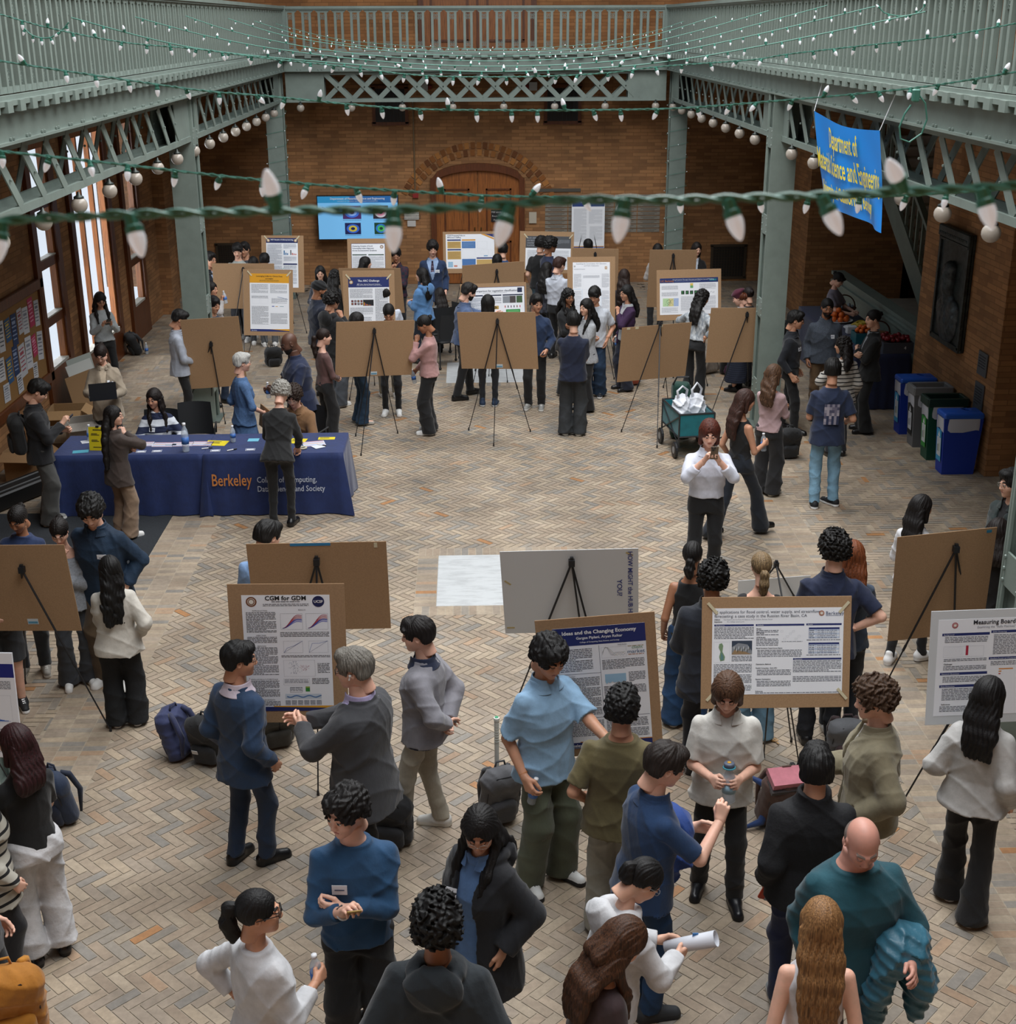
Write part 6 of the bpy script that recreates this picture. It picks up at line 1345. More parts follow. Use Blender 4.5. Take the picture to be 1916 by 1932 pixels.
pr('navytee','person in navy tee and faded black jeans, back turned, hand at mouth',1081,606,1.74,-12,'m',yaw=15,pitch=5,L='chin',R='cross',skin='l',top=T_('101a33',.44,loose=.02,hem=-.13),bot=dict(c='2e3134',k='denim',ty='wide'),hair=('short','0f0d0c'),shoe=('1a1d28','e4e4e0','sneak'))
pr('greysweat','person in a light grey sweater with long black hair looking left in the centre group',1105,580,1.68,118,'f',yaw=15,pitch=8,L='cross',R='cross2',top=T_('9fa2a6',1.,'knit',.018,loose=.015,hem=-.15),bot=dict(c='111216',ty='wide'),hair=('long_front','120e0d',.22),shoe=BKB,skin='l')
pr('whitetee','person in a white tee shirt and dark jeans looking down in the centre group',1121,557,1.72,168,'m',yaw=-8,pitch=28,L='pocket',R='front',top=T_('b9bec6',.44,loose=.025,hem=-.12),bot=dict(c='1a3048',k='denim',ty='wide'),hair=('short_fringe','120f0e'),shoe=('23262e','d8d8d4','sneak'),skin='t')
pr('purple','person with glasses in a purple cardigan over a white top holding a small bottle',1181,553,1.66,110,'f',yaw=10,pitch=10,L=((.0,.17,.38),(.6,.3,-1),(-.4,-.2,1),(-.4,-1,.3),.7),R='rest',skin='t',top=T_('32193c',1.,'knit',.02,name='cardigan',hem=-.14,open=.07,loose=.01),inner=T_('b0b4b8'),bot=dict(c='141a2c',ty='wide'),hair=('long','120e0d',.24),glasses='6a5a4a',shoe=BKB)
pr('longbrown','person with very long brown hair behind the pale poster board',1177,522,1.66,-10,'f',top=T_('2a2224'),bot=dict(c='17181d',ty='reg'),hair=('long_wavy','2b1a14',.36),L='front',R='front')
pr('headonly','person whose black hair shows above the small brown board right of the grey headed poster',1109,464,1.66,0,'m',top=T_('23252b'),bot=dict(c='15171c',ty='reg'),hair=('short','120e0d'))
pr('farpale','person with dark hair in a pale top behind the board beyond the UC Berkeley poster',1240,472,1.62,0,'f',top=T_('a8a29e'),bot=dict(c='101115',ty='reg'),hair=('long','1a1310',.1),L='front',R='front')
pr('farblazer','person in a black blazer with a name tag standing behind the farthest right board',1314,470,1.64,178,'f',yaw=15,pitch=14,top=T_('0f1013',name='blazer',th=.02,hem=-.2,col='collar',open=.05,vneck=1),inner=T_('b0b8c4'),tag_=-1,bot=dict(c='101115',ty='reg'),hair=('long','1b120f',.16),L='front',R='front')
pr('leaning','person with long curly black hair in a pale blouse leaning to the UC Berkeley poster',1325,562,1.70,-35,'f',yaw=-25,pitch=22,lean=12,L=((.25,.34,.22),(1,-.3,0),(0,1,-.3),(0,.3,1),.2),R='hip',top=T_('8f979f',.86,'print',.016,c2='c6cacc',loose=.025,tuck=1,hem=.03),bot=dict(c='0f1013',ty='flare'),hair=('long_curly','15110f',.26),shoe=('d8d6ce','d8d6ce','sneak'),skin='t')
pr('beret','person in a burgundy beret and white collar with a long dark striped skirt',1393,562,1.60,62,'f',yaw=10,pitch=32,L='low',R='low',top=T_('a9adb3',col='collar',loose=.01,tuck=1,hem=.02),bot=dict(c='1a2132',k='stripe',c2='2b3348',sc=30.,ty='skirt',hem=.18),hair=('hat','4a1028','beret','5a2f1c'),shoe=BKS,skin='p')
pr('bunback','person with a dark bun close behind the burgundy beret',1411,556,1.58,20,'f',top=T_('1d2028'),bot=dict(c='15171c',ty='reg'),hair=('bun','1f1412'),L='front',R='front')
# --- right side
pr('serve','person in a lavender tee tidying the fruit table',1581,528,1.62,-128,'f',yaw=-8,pitch=34,L=((.10,.36,.12),(.8,-.2,-1),(-.3,1,-.2),(0,.3,1),.5),R=((.12,.36,.12),(.8,-.2,-1),(-.3,1,-.2),(0,.3,1),.5),top=T_('75707c',.44,loose=.02),bot=dict(c='2b2d35',ty='reg'),hair=('bun_fringe','17100e'),skin='p')
pr('greyzip','person in a grey quarter zip sweater smiling by the fruit table',1560,581,1.76,172,'m',yaw=4,pitch=10,beard=1,L='rest',R='rest',tag_=1,skin='b',top=T_('4d5561',1.,'knit',.02,col='turtle',loose=.015),bot=dict(c='6a5238',ty='reg'),hair=('crop','0f0c0b'),shoe=BKS)
pr('stripesweater','person with dark curly hair in a cream sweater with thin black stripes, back turned',1589,652,1.62,12,'f',yaw=45,pitch=8,L=((.18,.20,.24),(1,-.4,-.8),(-.6,.5,.3),(0,.3,1),.4),R='rest',skin='t',top=T_('b3aea6',1.,'stripe',.024,c2='17171a',sc=19.,loose=.035,hem=-.12),bot=dict(c='20242c',ty='reg'),hair=('long_curly','17110f',.16))
pr('suitwoman','person in a black trouser suit with folded arms near the fruit table',1646,602,1.74,85,'f',yaw=20,pitch=8,L='cross',R='cross2',top=T_('0c0d0f',name='suit_jacket',th=.02,hem=-.16,col='collar',open=.045,vneck=1),inner=T_('8f949a'),bot=dict(c='0b0c0e',ty='flare'),hair=('bun','110d0c'),shoe=BKS,skin='l')
pr('blackshirt','person with glasses in a black shirt and trousers beside the right iron column',1501,604,1.72,-112,'m',yaw=5,pitch=12,L='rest',R='rest',tag_=-1,top=T_('11161f',.92,col='collar',tuck=1,hem=.02,loose=.008),bot=dict(c='0c0d10',ty='reg'),hair=('short_part','110e0d'),glasses='2a2a2a',shoe=BKS,skin='t',fr=(.11,.14),fl=(.11,-.10))
pr('bands','person in a navy printed tee shirt and light blue jeans standing alone at right',1570,698,1.79,-5,'m',yaw=-5,pitch=3,L='low',R=((.22,.16,.05),(.4,-1,-.3),(-.1,1,0),(0,.3,1),.5),top=T_('1b2844',.44,loose=.025,hem=-.16),bot=dict(c='7499b0',k='denim',ty='reg'),hair=('short','0f0d0c'),shoe=('16181c','e4e6e8','sneak'),skin='t',fr=(.13,.03,0,-40),fl=(.10,-.06,0,0))
pr('pinktop','person with long wavy hair in a pale pink top by the right column',1460,706,1.63,-35,'f',yaw=-20,pitch=5,L='cross',R='cross2',top=T_('b29698',th=.008,hem=-.05,col='wide'),bot=dict(c='17171a',ty='wide'),hair=('long_wavy','1f1512',.22,'6b4c35'),shoe=('2a2a28','b8b4a8','sneak'),skin='t')
pr('walker','person in a black sleeveless top walking right with a water bottle',1406,756,1.70,-62,'f',yaw=-15,pitch=12,L='rest',R='low',top=T_('101114',0,col='tank',th=.006,tuck=1,hem=.03),bot=dict(c='111a26',ty='flare'),hair=('long','1d1210',.26,'4a2c22'),shoe=('131315','0c0c0e','dress'),skin='t',fl=(.06,-.30,.03),fr=(.08,.34))
pr('photo','person in a white shirt with wavy reddish hair photographing with a phone',1338,818,1.76,176,'m',yaw=-2,pitch=18,L='photo',R='photo',top=T_('c9ccd8',.80,col='collar',th=.014,loose=.018,tuck=1,hem=.03),bot=dict(c='0f1013',ty='reg'),hair=('bob_part','2b1512',0,'6b3222'),shoe=BKS,skin='p')
pr('edgegreen','person with glasses in a dark green bomber jacket at the right edge',1908,912,1.76,112,'m',yaw=-10,pitch=10,L='pocket',R='pocket',top=T_('1f2b2b',name='jacket',th=.03,hem=-.12,col='collar',puff=1,open=.05),inner=T_('0f1013'),bot=dict(c='121317',ty='reg'),hair=('short','110e0d'),glasses='8a8a86',skin='l')
pr('whitelong','person in a white tee with straight black hair behind the right blank board',1738,958,1.60,-42,'f',yaw=-20,pitch=5,L='front',R='front',top=T_('d3d4d8',.6,hem=-.06,loose=.01),bot=dict(c='0f1014',ty='slim'),hair=('long_part','130e0e',.36),shoe=('dcdcdc','e8e8e8','sneak'),skin='l',fl=(.10,-.10),fr=(.12,.16,0,30))
pr('edgedark','person in a black top between the right blank board and edge column',1882,1004,1.60,-20,'f',yaw=-10,top=T_('0d0e10'),bot=dict(c='0e0f12',ty='reg'),hair=('long','1d1310',.1),L='front',R='front',skin='t')
# --- listeners behind the flood control poster
pr('sleeveless','person in a black sleeveless top and blue jeans with a low ponytail',1306,1048,1.62,-12,'f',yaw=-5,pitch=5,L='rest',R='front',skin='b',top=T_('0e0f12',0,col='tank',th=.008,hem=-.02),bot=dict(c='1f3f63',k='denim',ty='wide'),hair=('pony_tail_wavy','130f0e',.14),shoe=('16181c','d8d8d8','sneak'))
pr('darksuit','person in a dark navy suit with curly black hair seen from behind',1345,1092,1.74,-8,'m',yaw=-10,pitch=3,L='front',R='front',top=T_('141a26',name='suit_jacket',th=.026,hem=-.24,col='collar'),bot=dict(c='131823',ty='reg'),hair=('curly','0f0d0c'),shoe=BKS,skin='b',bw=1.1)
pr('highlights','person with highlighted hair in a ponytail and a black off shoulder top',1435,1069,1.62,-5,'f',yaw=5,pitch=5,L='front',R='front',skin='p',top=T_('101114',.3,col='off',th=.008),bot=dict(c='5f7f93',k='denim',ty='wide'),hair=('pony_tail','2a1d17',.20,'a08560'),shoe=SN)
pr('navypolo','person in a navy polo with curly black hair, hand on the back pocket',1572,1036,1.80,-8,'m',yaw=15,pitch=0,L='front',R='hip',skin='p',top=T_('141f3c',.44,col='collar',loose=.02,hem=-.15),bot=dict(c='14161c',k='denim',ty='reg'),hair=('curly','141110'),bw=1.1,shoe=BKS)
pr('auburn','person with straight auburn hair in a blue grey top behind the navy polo',1607,1048,1.66,-12,'f',yaw=10,top=T_('3a4658',.5),bot=dict(c='23262c',ty='reg'),hair=('long','5a2c16',.18,'8a4a24'),L='front',R='front',shoe=SN,skin='p')
pr('bluesleeve','person in a light blue shirt behind the blank board with blue tape',505,1012,1.72,-12,'m',yaw=-30,pitch=22,top=T_('7f9fca',1.,col='collar',loose=.015),bot=dict(c='1b1e26',ty='reg'),hair=('short_part','120f0e'),L='front',R='front',skin='l')
# --- left group
pr('navysweat','person in a navy sweatshirt with a red round emblem, arms folded, at the left edge',34,980,1.60,-165,'f',yaw=-25,pitch=30,L='cross',R='cross2',skin='b',side=-6,top=T_('15284d',1.,th=.024,loose=.03,hem=-.12),bot=dict(c='2a3038',ty='reg'),hair=('bun_part','17110f'),shoe=('8f8a82','d8d4cc','sneak'))
pr('offgrey','person in a grey off the shoulder sweater with a hand at the chin',112,1003,1.58,-158,'f',yaw=-15,pitch=34,L='cross',R='chin',skin='p',top=T_('8a8f96',1.,'knit',.026,col='off',loose=.03,hem=-.12),bot=dict(c='30343a',ty='flare'),hair=('bun_part','191210'),shoe=SN)
pr('denim','person in a dark denim shirt with a name tag bending over the board at left',172,964,1.82,168,'m',yaw=15,pitch=38,lean=8,L='pocket',R='rest',tag_=1,top=T_('12293f',1.,'denim',.018,col='collar',loose=.03,hem=-.18),bot=dict(c='4a3a26',ty='wide'),hair=('messy','110f0e'),shoe=SN,skin='l')
pr('whitecurl','person in a cream sweatshirt with very long wavy black hair at the left board',206,1073,1.50,10,'f',yaw=25,pitch=-3,L='cross',R='pocket',top=T_('c3beb4',1.,th=.024,loose=.035,hem=-.14),bot=dict(c='0f1114',k='denim',ty='wide'),hair=('long_wavy','0f0d0d',.34),shoe=('b8bcc0','e4e6e8','sneak'),skin='p')
pr('greyedge','person in a grey hooded top cut off by the left edge',-28,1030,1.62,-160,'f',yaw=-20,pitch=25,L='front',R='front',top=T_('53575c',1.,th=.026,col='hood',loose=.02),bot=dict(c='2a2c30',ty='shorts'),hair=('long','17110f',.2),shoe=('131417','e8e8e8','sneak'),skin='p')
pr('redhair','person in black tee and white frayed jeans with dark red hair',28,1402,1.62,40,'f',yaw=20,pitch=0,lean=3,L='cross',R='cross2',top=T_('0c0d0f',.46,hem=-.03,tuck=1),bot=dict(c='c2c2c4',k='denim',ty='wide',hem=.10),hair=('long','170d0e',.12,'3a1518'),shoe=BKB,skin='p')
pr('zebra','person in a black and cream striped knit cut off by the left edge',-52,1450,1.62,-40,'f',yaw=0,L='rest',R='rest',top=T_('b0aca0',1.,'stripe',.02,c2='141416',sc=14.,loose=.04,hem=-.22),bot=dict(c='12131a',ty='reg'),hair=('long','1a1310',.2),shoe=BKB,skin='p')
pr('kneel','person in black shorts half out of the frame at the bottom left',-62,1560,1.72,-80,'m',yaw=0,pitch=30,top=T_('2a2d33',.45),bot=dict(c='1d2024',ty='shorts'),hair=('short','1a1310'),shoe=SN,skin='p',L='rest',R='rest')
# --- foreground
pr('bluesuit','person in a blue suit with glasses looking at the CGM poster',452,1245,1.67,-38,'m',yaw=-42,pitch=6,L='rest',R='rest',top=T_('1d3654',name='suit_jacket',th=.024,hem=-.22,col='collar',open=.06,vneck=1),inner=T_('c4b8c4',col='collar'),bot=dict(c='182c46',ty='reg'),hair=('short','0e0d0d'),glasses='3a3a38',shoe=BKS,skin='t',fr=(.10,.06,0,20),fl=(.10,-.06))
pr('greysuit','person in a dark grey suit jacket and patterned tie pointing towards the CGM poster',667,1262,1.80,62,'m',yaw=22,pitch=10,bw=1.22,L=((.10,.38,.24),(1,-.2,-.8),(-.6,1,.1),(0,.3,1),.25),R=((.04,.44,.20),(.9,-.1,-.9),(-.3,1,.2),(0,.3,1),.35),top=T_('37383c',name='suit_jacket',th=.028,hem=-.26,col='collar',open=.10,vneck=1),inner=T_('b0a6cc',col='collar'),tie=('1b1820','4a4450'),bot=dict(c='1a1b20',ty='reg'),hair=('short','5b5752',0,'8a857c'),glasses='2c2c2c',skin='p',shoe=BKS)
pr('greyjacket','person in a light grey jacket over navy with beige trousers, hands behind the back',788,1198,1.68,72,'m',yaw=14,pitch=10,L='behind',R='behind',tag_=-1,top=T_('87868d',name='jacket',th=.026,hem=-.12,col='collar',open=.10,loose=.015),inner=T_('14203c',col='collar',hem=-.14,th=.008),bot=dict(c='9a9384',ty='reg'),hair=('short_fringe','171110'),shoe=('c9c8c4','c4bfb4','sneak'),skin='p',fr=(.12,-.06,0,-10),fl=(.11,.16))
pr('teal','person in a blue crew neck sweater reading a phone, name tag on the chest',652,1532,1.78,-172,'m',yaw=-42,pitch=14,L='cross',R='phone',tag_=-1,top=T_('1b4468',.90,th=.016,hem=-.08),bot=dict(c='0c0c0e',ty='wide'),hair=('messy','14100f'),skin='p',shoe=('181c28','22242c','sneak'))
pr('parka','person in a black hooded parka over a light blue shirt with long dark hair',905,1566,1.70,140,'f',yaw=32,pitch=28,L='pocket',R='pocket',tag_=-1,top=T_('12141a',name='parka',th=.034,hem=-.32,col='hood',open=.09,loose=.03),inner=T_('5d82b4',col='collar',hem=-.14,th=.010),bot=dict(c='5f5138',ty='reg'),hair=('long_front','131010',.16),glasses='b0a8a0',skin='t')
pr('hoodie','person in a dark charcoal hoodie with curly black hair, back to the camera',823,1742,1.76,-6,'m',yaw=8,pitch=0,bw=1.08,L='pocket',R='pocket',top=T_('1a2228',1.,th=.030,col='hood',loose=.04,hem=-.12),bot=dict(c='14161c',ty='reg'),hair=('curly','0d0c0c'),skin='b')
pr('ponywhite','person in a white sweatshirt with a ponytail and black framed glasses holding a bottle',489,1722,1.64,-48,'f',yaw=-36,pitch=2,L='hip',R='low',top=T_('c6c7ca',.88,th=.022,loose=.02,hem=-.12),bot=dict(c='14161c',ty='reg'),hair=('pony_tail_high','100e0f',.20),glasses='111112',skin='t')
pr('lightblue','person in a light blue polo and olive trousers reaching to the Ideas poster',1036,1240,1.84,-140,'m',yaw=-12,pitch=26,L=((.16,.46,.16),(.3,-.6,-.6),(0,1,-.5),(0,.3,1),.3),R='rest',top=T_('87aac8',.46,th=.014,col='collar',loose=.03,hem=-.14),bot=dict(c='4c5241',ty='wide'),hair=('messy','110f0f'),beard=0,shoe=('cfd0ce','1c1c20','sneak'),skin='t',fl=(.12,.05),fr=(.12,.0,0,20))
pr('olivetee','person in an olive tee shirt and pale cargo trousers, back to the camera',1174,1335,1.72,-8,'m',yaw=-8,pitch=0,L='pocket',R='front',bw=1.1,top=T_('5f5637',.46,th=.014,loose=.035,hem=-.14),bot=dict(c='8b887c',ty='wide'),hair=('messy','0f0e0e'),shoe=('b8b2a8','c8c2b8','sneak'),skin='t')
pr('bluepolo','person in a blue polo with glasses raising a fist, a blue cloth over the arm',1254,1444,1.76,-72,'m',yaw=-10,pitch=20,lean=5,bw=1.08,beard=0,L=((.12,.34,.18),(.8,-.4,-.8),(-.4,1,.1),(0,.3,1),.5),R=((.12,.36,.36),(.6,-.2,-1),(-.2,.2,1),(-.5,-.5,.2),.85),top=T_('16355b',.46,th=.012,col='collar',loose=.015,hem=-.14),bot=dict(c='1c3a5c',k='denim',ty='reg'),hair=('short','2a211d'),glasses='8a8a8c',shoe=('33363a','25272b','sneak'),skin='p')
pr('whitehood','person in a white hooded jacket with black hair tied back, looking down at rolled paper',1212,1662,1.62,-62,'f',yaw=-12,pitch=48,lean=12,L=((.08,.36,.20),(.8,-.3,-.8),(-.2,1,0),(0,.3,1),.5),R=((.08,.36,.20),(.8,-.3,-.8),(-.2,1,0),(0,.3,1),.5),top=T_('cacbce',1.,th=.024,col='hood',loose=.02,hem=-.10,name='jacket'),bot=dict(c='16171c',ty='reg'),hair=('pony_tail_high','121011',.10),glasses='b8b8b8',shoe=BKS,skin='l')
pr('brownhair','person with long brown hair in a dark brown top, head bent, at the bottom edge',1176,1778,1.64,-60,'f',yaw=-8,pitch=52,lean=14,L='front',R='front',top=T_('3a2a2c',1.,th=.008,hem=-.06,col='wide'),bot=dict(c='16171c',ty='reg'),hair=('long_front','24160f',.26,'5a3822'),skin='p')
pr('mullet','person in a white short sleeved shirt with chin length brown hair holding a large bottle',1372,1308,1.66,172,'m',yaw=-4,pitch=30,L='low',R='low',top=T_('c6c4be',.46,th=.014,col='collar',loose=.035,hem=-.14),bot=dict(c='0e0e10',ty='reg'),hair=('bob_part','33231a',0,'6a4a34'),shoe=BKB,skin='p',fl=(.12,.12,0,10),fr=(.12,-.05,0,10))
pr('fleece','person in a black fleece and navy trousers seen from behind at right',1538,1448,1.74,-5,'m',yaw=0,pitch=0,bw=1.06,L='rest',R='front',top=T_('15161a',1.,'knit',.026,col='turtle',loose=.025,hem=-.14),inner=None,bot=dict(c='1a2547',ty='reg'),hair=('short','110f0f'),shoe=('8a8f92','c8c8c4','sneak'),skin='t')
pr('khaki','person in a khaki jacket with curly brown hair facing left',1648,1320,1.74,78,'m',yaw=12,pitch=10,bw=1.05,L='pocket',R='low',top=T_('827a63',name='jacket',th=.030,hem=-.14,col='collar',loose=.035,open=.03),inner=T_('c6c4be',col='crew'),bot=dict(c='16171b',ty='reg'),hair=('curly','2e211a',0,'5a4230'),skin='p')
pr('bald','bald person in a teal sweater with a blue puffer jacket over one arm',1626,1590,1.78,-172,'m',yaw=-8,pitch=36,bw=1.30,L=((.18,.32,.12),(.8,-.5,-.6),(-.3,1,.1),(-.4,0,1),.25),R='rest',top=T_('0c4450',.98,th=.018,hem=-.14,loose=.01),bot=dict(c='3a332f',ty='reg'),hair=('bald','7d7068'),skin='c99584',shoe=BKS)
pr('blonde','person with long blonde hair in a white tank top, back turned',1549,1740,1.68,-8,'f',yaw=-5,pitch=0,L='rest',R='rest',top=T_('cfcfd4',0,col='tank',th=.006,hem=.0),bot=dict(c='1d3a5c',k='denim',ty='reg'),hair=('long','6a4426',.32,'a87c4e'),skin='p')
pr('whiteright','person in a light grey sweatshirt with long black hair and flared black trousers at right',1866,1312,1.68,-32,'f',yaw=-12,pitch=4,L=((.23,.16,.06),(.4,-1,-.3),(-.1,1,0),(0,.3,1),.5),R='rest',top=T_('b4b3b1',1.,th=.026,loose=.035,hem=-.10),bot=dict(c='111215',ty='flare'),hair=('long','131011',.22),shoe=('dcdcdc','e4e4e4','sneak'),skin='l',fl=(.10,.12,0,20),fr=(.10,-.10))
# ================================================================ registration table
def cloth(x0,x1,y0,y1,h,label,flare=.05,seed=1,c='16295a',cat='tablecloth'):
    rr=random.Random(seed); V=[];Fc=[]; pts=[]
    def per(e):
        out=[]; n=26
        for i in range(n): out.append((x0-e+(x1-x0+2*e)*i/n,y0-e))
        for i in range(12): out.append((x1+e,y0-e+(y1-y0+2*e)*i/12))
        for i in range(n): out.append((x1+e-(x1-x0+2*e)*i/n,y1+e))
        for i in range(12): out.append((x0-e,y1+e-(y1-y0+2*e)*i/12))
        return out
    N=76; levels=9; ph=rr.random()*6
    for k in range(levels+1):
        z=h-(h-.012)*k/levels; f=k/levels
        for i,(x,y) in enumerate(per(.004)):
            cx,cy=(x0+x1)/2,(y0+y1)/2; 
            nx=(-1 if abs(x-x0)<.006 else 1 if abs(x-x1)<.006 else 0); ny=(-1 if abs(y-y0)<.006 else 1 if abs(y-y1)<.006 else 0)
            w=flare*f*(.55+.45*math.sin(i*1.15+ph+.5*math.sin(i*.4)))+(.07*f if nx and ny else 0)
            V.append((x+nx*w,y+ny*w,z))
    for k in range(levels):
        for i in range(N): j=(i+1)%N; Fc.append((k*N+i,k*N+N+i,k*N+N+j,k*N+j))
    Fc.append(tuple(range(N))); b=MB(); b.add(V,Fc,mat(c,.8,'cloth')); o=b.build('tablecloth',None,True); o.data.polygons[len(o.data.polygons)-1].use_smooth=False
    return tag(o,label,cat)
def table(x0,x1,y0,y1,h,label):
    r=empty('folding_table',((x0+x1)/2,(y0+y1)/2,0),0,label,'table'); a,c=(x1-x0)/2,(y1-y0)/2; b=MB(); b.box((0,0,h-.03),(2*a,2*c,.03),mat('b8b6b0',.6),bev=.004); b.build('tabletop',r)
    for sx in(-1,1):
        for sy in(-1,1): b=MB(); b.tube([(sx*(a-.12),sy*(c-.08),h-.045),(sx*(a-.12),sy*(c-.08),.0)],.014,BLK,8); b.build('leg',r)
TH=.76
table(-4.82,-3.16,14.92,15.64,TH-.008,'left folding table under the plain navy tablecloth'); table(-3.06,-1.52,14.92,15.64,TH-.008,'right folding table under the navy tablecloth with lettering')
cloth(-4.85,-3.12,14.89,15.67,TH,'plain navy tablecloth on the left half of the registration table',seed=3)
tcl=cloth(-3.10,-1.49,14.87,15.67,TH,'navy tablecloth printed Berkeley in orange on the right half of the registration table',seed=5)
s=Sheet(1,1); s.d=0; V,Fc=textmesh('Berkeley',.215,.002); P=[(-3.03+v[0]*.62,14.80-.012*0,.40+v[1]*.95) for v in V]; 
b=MB(); fy=lambda z:14.866-.05*(TH-z)/TH-.012
b.add([(p[0],fy(p[2])-.004,p[2]-.02) for p in P],Fc,mat('c07a3c',.7))
for k,t in enumerate(('College of Computing,','Data Science, and Society')):
    V,Fc=textmesh(t,.098,.0005); b.add([(-2.50+v[0]*.78,fy(.40-.11*k+v[1])-.004,.415-.11*k+v[1]) for v in V],Fc,mat('b9c0cf',.7))
b.build('lettering',tcl)
def flat(name,px,py,w,h,c,label,cat,yaw=0,z=TH,group=None,deco=None,th=.002,k=0):
    p=atz(px,py,z+th) ; r=empty(name,(p[0],p[1],z+.001+k*.002),math.radians(yaw),label,cat,group); b=MB(); b.box((0,0,th/2),(w,h,th),mat(c,.6)); b.build('sheet',r)
    if deco: b=MB(); deco(b,w,h,th); b.build('printing',r)
    return r
def dk_rows(cols,n=7):
    def f(b,w,h,t):
        for i in range(n): b.box((0,-h/2+h*(i+.5)/n,t+.0006),(w*.94,h/n*.72,.0008),mat(cols[i%len(cols)],.7))
    return f
def dk_text(c='2a2a20',n=3,fr=.6):
    def f(b,w,h,t):
        for i in range(n): b.box((-w*.12,h*.28-h*.5*i/n,t+.0006),(w*fr*(1-.15*(i%2)),h*.07,.0008),mat(c,.7))
    return f
def dk_tag(b,w,h,t):
    for a in((0,h*.40,w*.9,h*.08),(0,-h*.40,w*.9,h*.08),(-w*.42,0,w*.06,h*.85),(w*.42,0,w*.06,h*.85)): b.box((a[0],a[1],t+.0006),(a[2],a[3],.0008),mat('2a3a6a',.7))
ROWS=('c8a0a8','9ab4d8','c8ccd8','d8a890','a8c0d8','c8b0c0')
for k,(px,py,yw) in enumerate(((270,838,3),(308,839,-2),(345,838,2),(382,837,-3))): flat('schedule_sheet',px,py,.24,.17,'cdd0da','colour striped schedule sheet on the left table, '+('nearest the brown blazer','second from the left','third from the left','nearest the yellow flyer')[k],'paper',yw,deco=dk_rows(ROWS))
flat('yellow_flyer',408,836,.26,.20,'d8c41e','yellow flyer lying at the join of the two tables','flyer',-8,deco=dk_text()); flat('yellow_flyer',562,832,.19,.20,'d8c41e','yellow flyer beside the person leaning in black','flyer',-8,deco=dk_text()); flat('yellow_flyer',616,827,.20,.10,'d8c41e','yellow flyer at the far right end of the table','flyer',0,deco=dk_text())
flat('cyan_sheet',152,852,.18,.11,'4a9ab0','cyan sheet of paper at the left end of the registration table','paper',12); flat('cyan_sheet',478,830,.13,.12,'6ab0c8','cyan sheet of paper beside the person leaning in black','paper',0)
for (px,py,lb) in((266,852,'white name badge card behind the brown blazer'),(296,851,'white name badge card in front of the striped sheets'),(406,850,'white name badge card below the middle yellow flyer'),(472,848,'white name badge card left of the person leaning in black')): flat('badge_card',px,py,.11,.085,'c9ccd4',lb,'card',4,deco=dk_tag)
flat('white_sheet',592,837,.26,.19,'cdd0d8','pale program sheets at the right end of the table, lower sheet','paper',14,deco=dk_rows(ROWS)); flat('white_sheet',600,843,.13,.13,'d0d3da','small white sheet on the program sheets at the right end','paper',35,k=2)
flat('white_sheet',166,833,.16,.12,'d0d3da','white paper under the small bottle at the left end of the table','paper',25)
for (px,py,a,lb) in((437,849,35,'black and white marker lying below the middle yellow flyer'),(390,846,20,'dark pen lying at the join of the tablecloths'),(606,840,-30,'dark pen on the program sheets at the right end'),(322,839,0,'dark pen across the striped sheets')):
    p=atz(px,py,TH+.008); r=empty('marker_pen',(p[0],p[1],TH+.011),D(a),lb,'pen'); b=MB(); b.tube([(-.06,0,0),(.02,0,0)],.007,mat('d8d8d8',.4),8); b.build('barrel',r); b=MB(); b.tube([(.02,0,0),(.065,0,0)],.0078,BLK,8); b.build('cap',r)
p=atz(571,847,TH); r=empty('tape_roll',(p[0],p[1],TH+.014),0,'roll of cream masking tape lying on the right table','tape'); b=MB(); b.tube([(.042*math.cos(a),.042*math.sin(a),0) for a in np.linspace(0,2*math.pi,21)],.012,mat('b9b29c',.6),8,None,False); b.build('ring',r,True)
# bottles
def bottle(p,label,h=.20,tilt=(0,0),M=None,group=None,big=False,lab='3f6fb8',cap='e6e8ec',cat='bottle'):
    r=empty('water_bottle',tuple(p),0,label,cat,group) if M is None else empty('water_bottle',label=label,cat=cat,group=group,M=M)
    cl=mat('c9d6e2',.08,'clear'); R_=.032*h/.20 if not big else .043; b=MB()
    b.lathe([(R_*.85,0),(R_,.01*h/.2),(R_*.94,.03*h/.2),(R_,.05*h/.2),(R_*.96,.10*h/.2),(R_,.13*h/.2),(R_*.8,.155*h/.2),(R_*.42,.178*h/.2),(R_*.40,.19*h/.2)],cl,14); b.build('bottle_body',r,True)
    b=MB(); b.lathe([(R_*1.03,.058*h/.2),(R_*1.03,.105*h/.2)],mat(lab,.5),14); b.build('paper_label',r,True)
    b=MB(); b.lathe([(R_*.46,.188*h/.2),(R_*.46,.205*h/.2)],mat(cap,.5),12); b.build('cap',r,True); return r
for (px,py,h,lb) in((351,852,.34,'large clear water bottle on the left table beside the striped sheets'),(440,834,.20,'small water bottle with a blue label at the back of the right table'),(170,832,.20,'small water bottle behind the yellow table sign')):
    p=atz(px,py,TH+.001); bottle((p[0],p[1],TH+.001),lb,h,big=h>.3)
r=empty('table_sign',tuple(np.append(atz(186,850,TH)[:2],TH)),D(-6),'upright yellow sign with a black clip at the left end of the table','sign'); b=MB(); b.box((0,0,.14),(.215,.004,.28),mat('d2be14',.6),Tm((0,0,0),(-.12,0,0))); sh=b.build('sign_sheet',r)
b=MB(); M_=Tm((0,0,0),(-.12,0,0))
for i,(z,w,x) in enumerate(((.245,.11,.0),(.20,.07,-.04),(.185,.10,-.03),(.125,.07,-.04),(.11,.09,-.03),(.04,.12,0))): b.box((x,-.0035,z),(w,.001,.008 if i else .011),mat('2a2818',.7),M_)
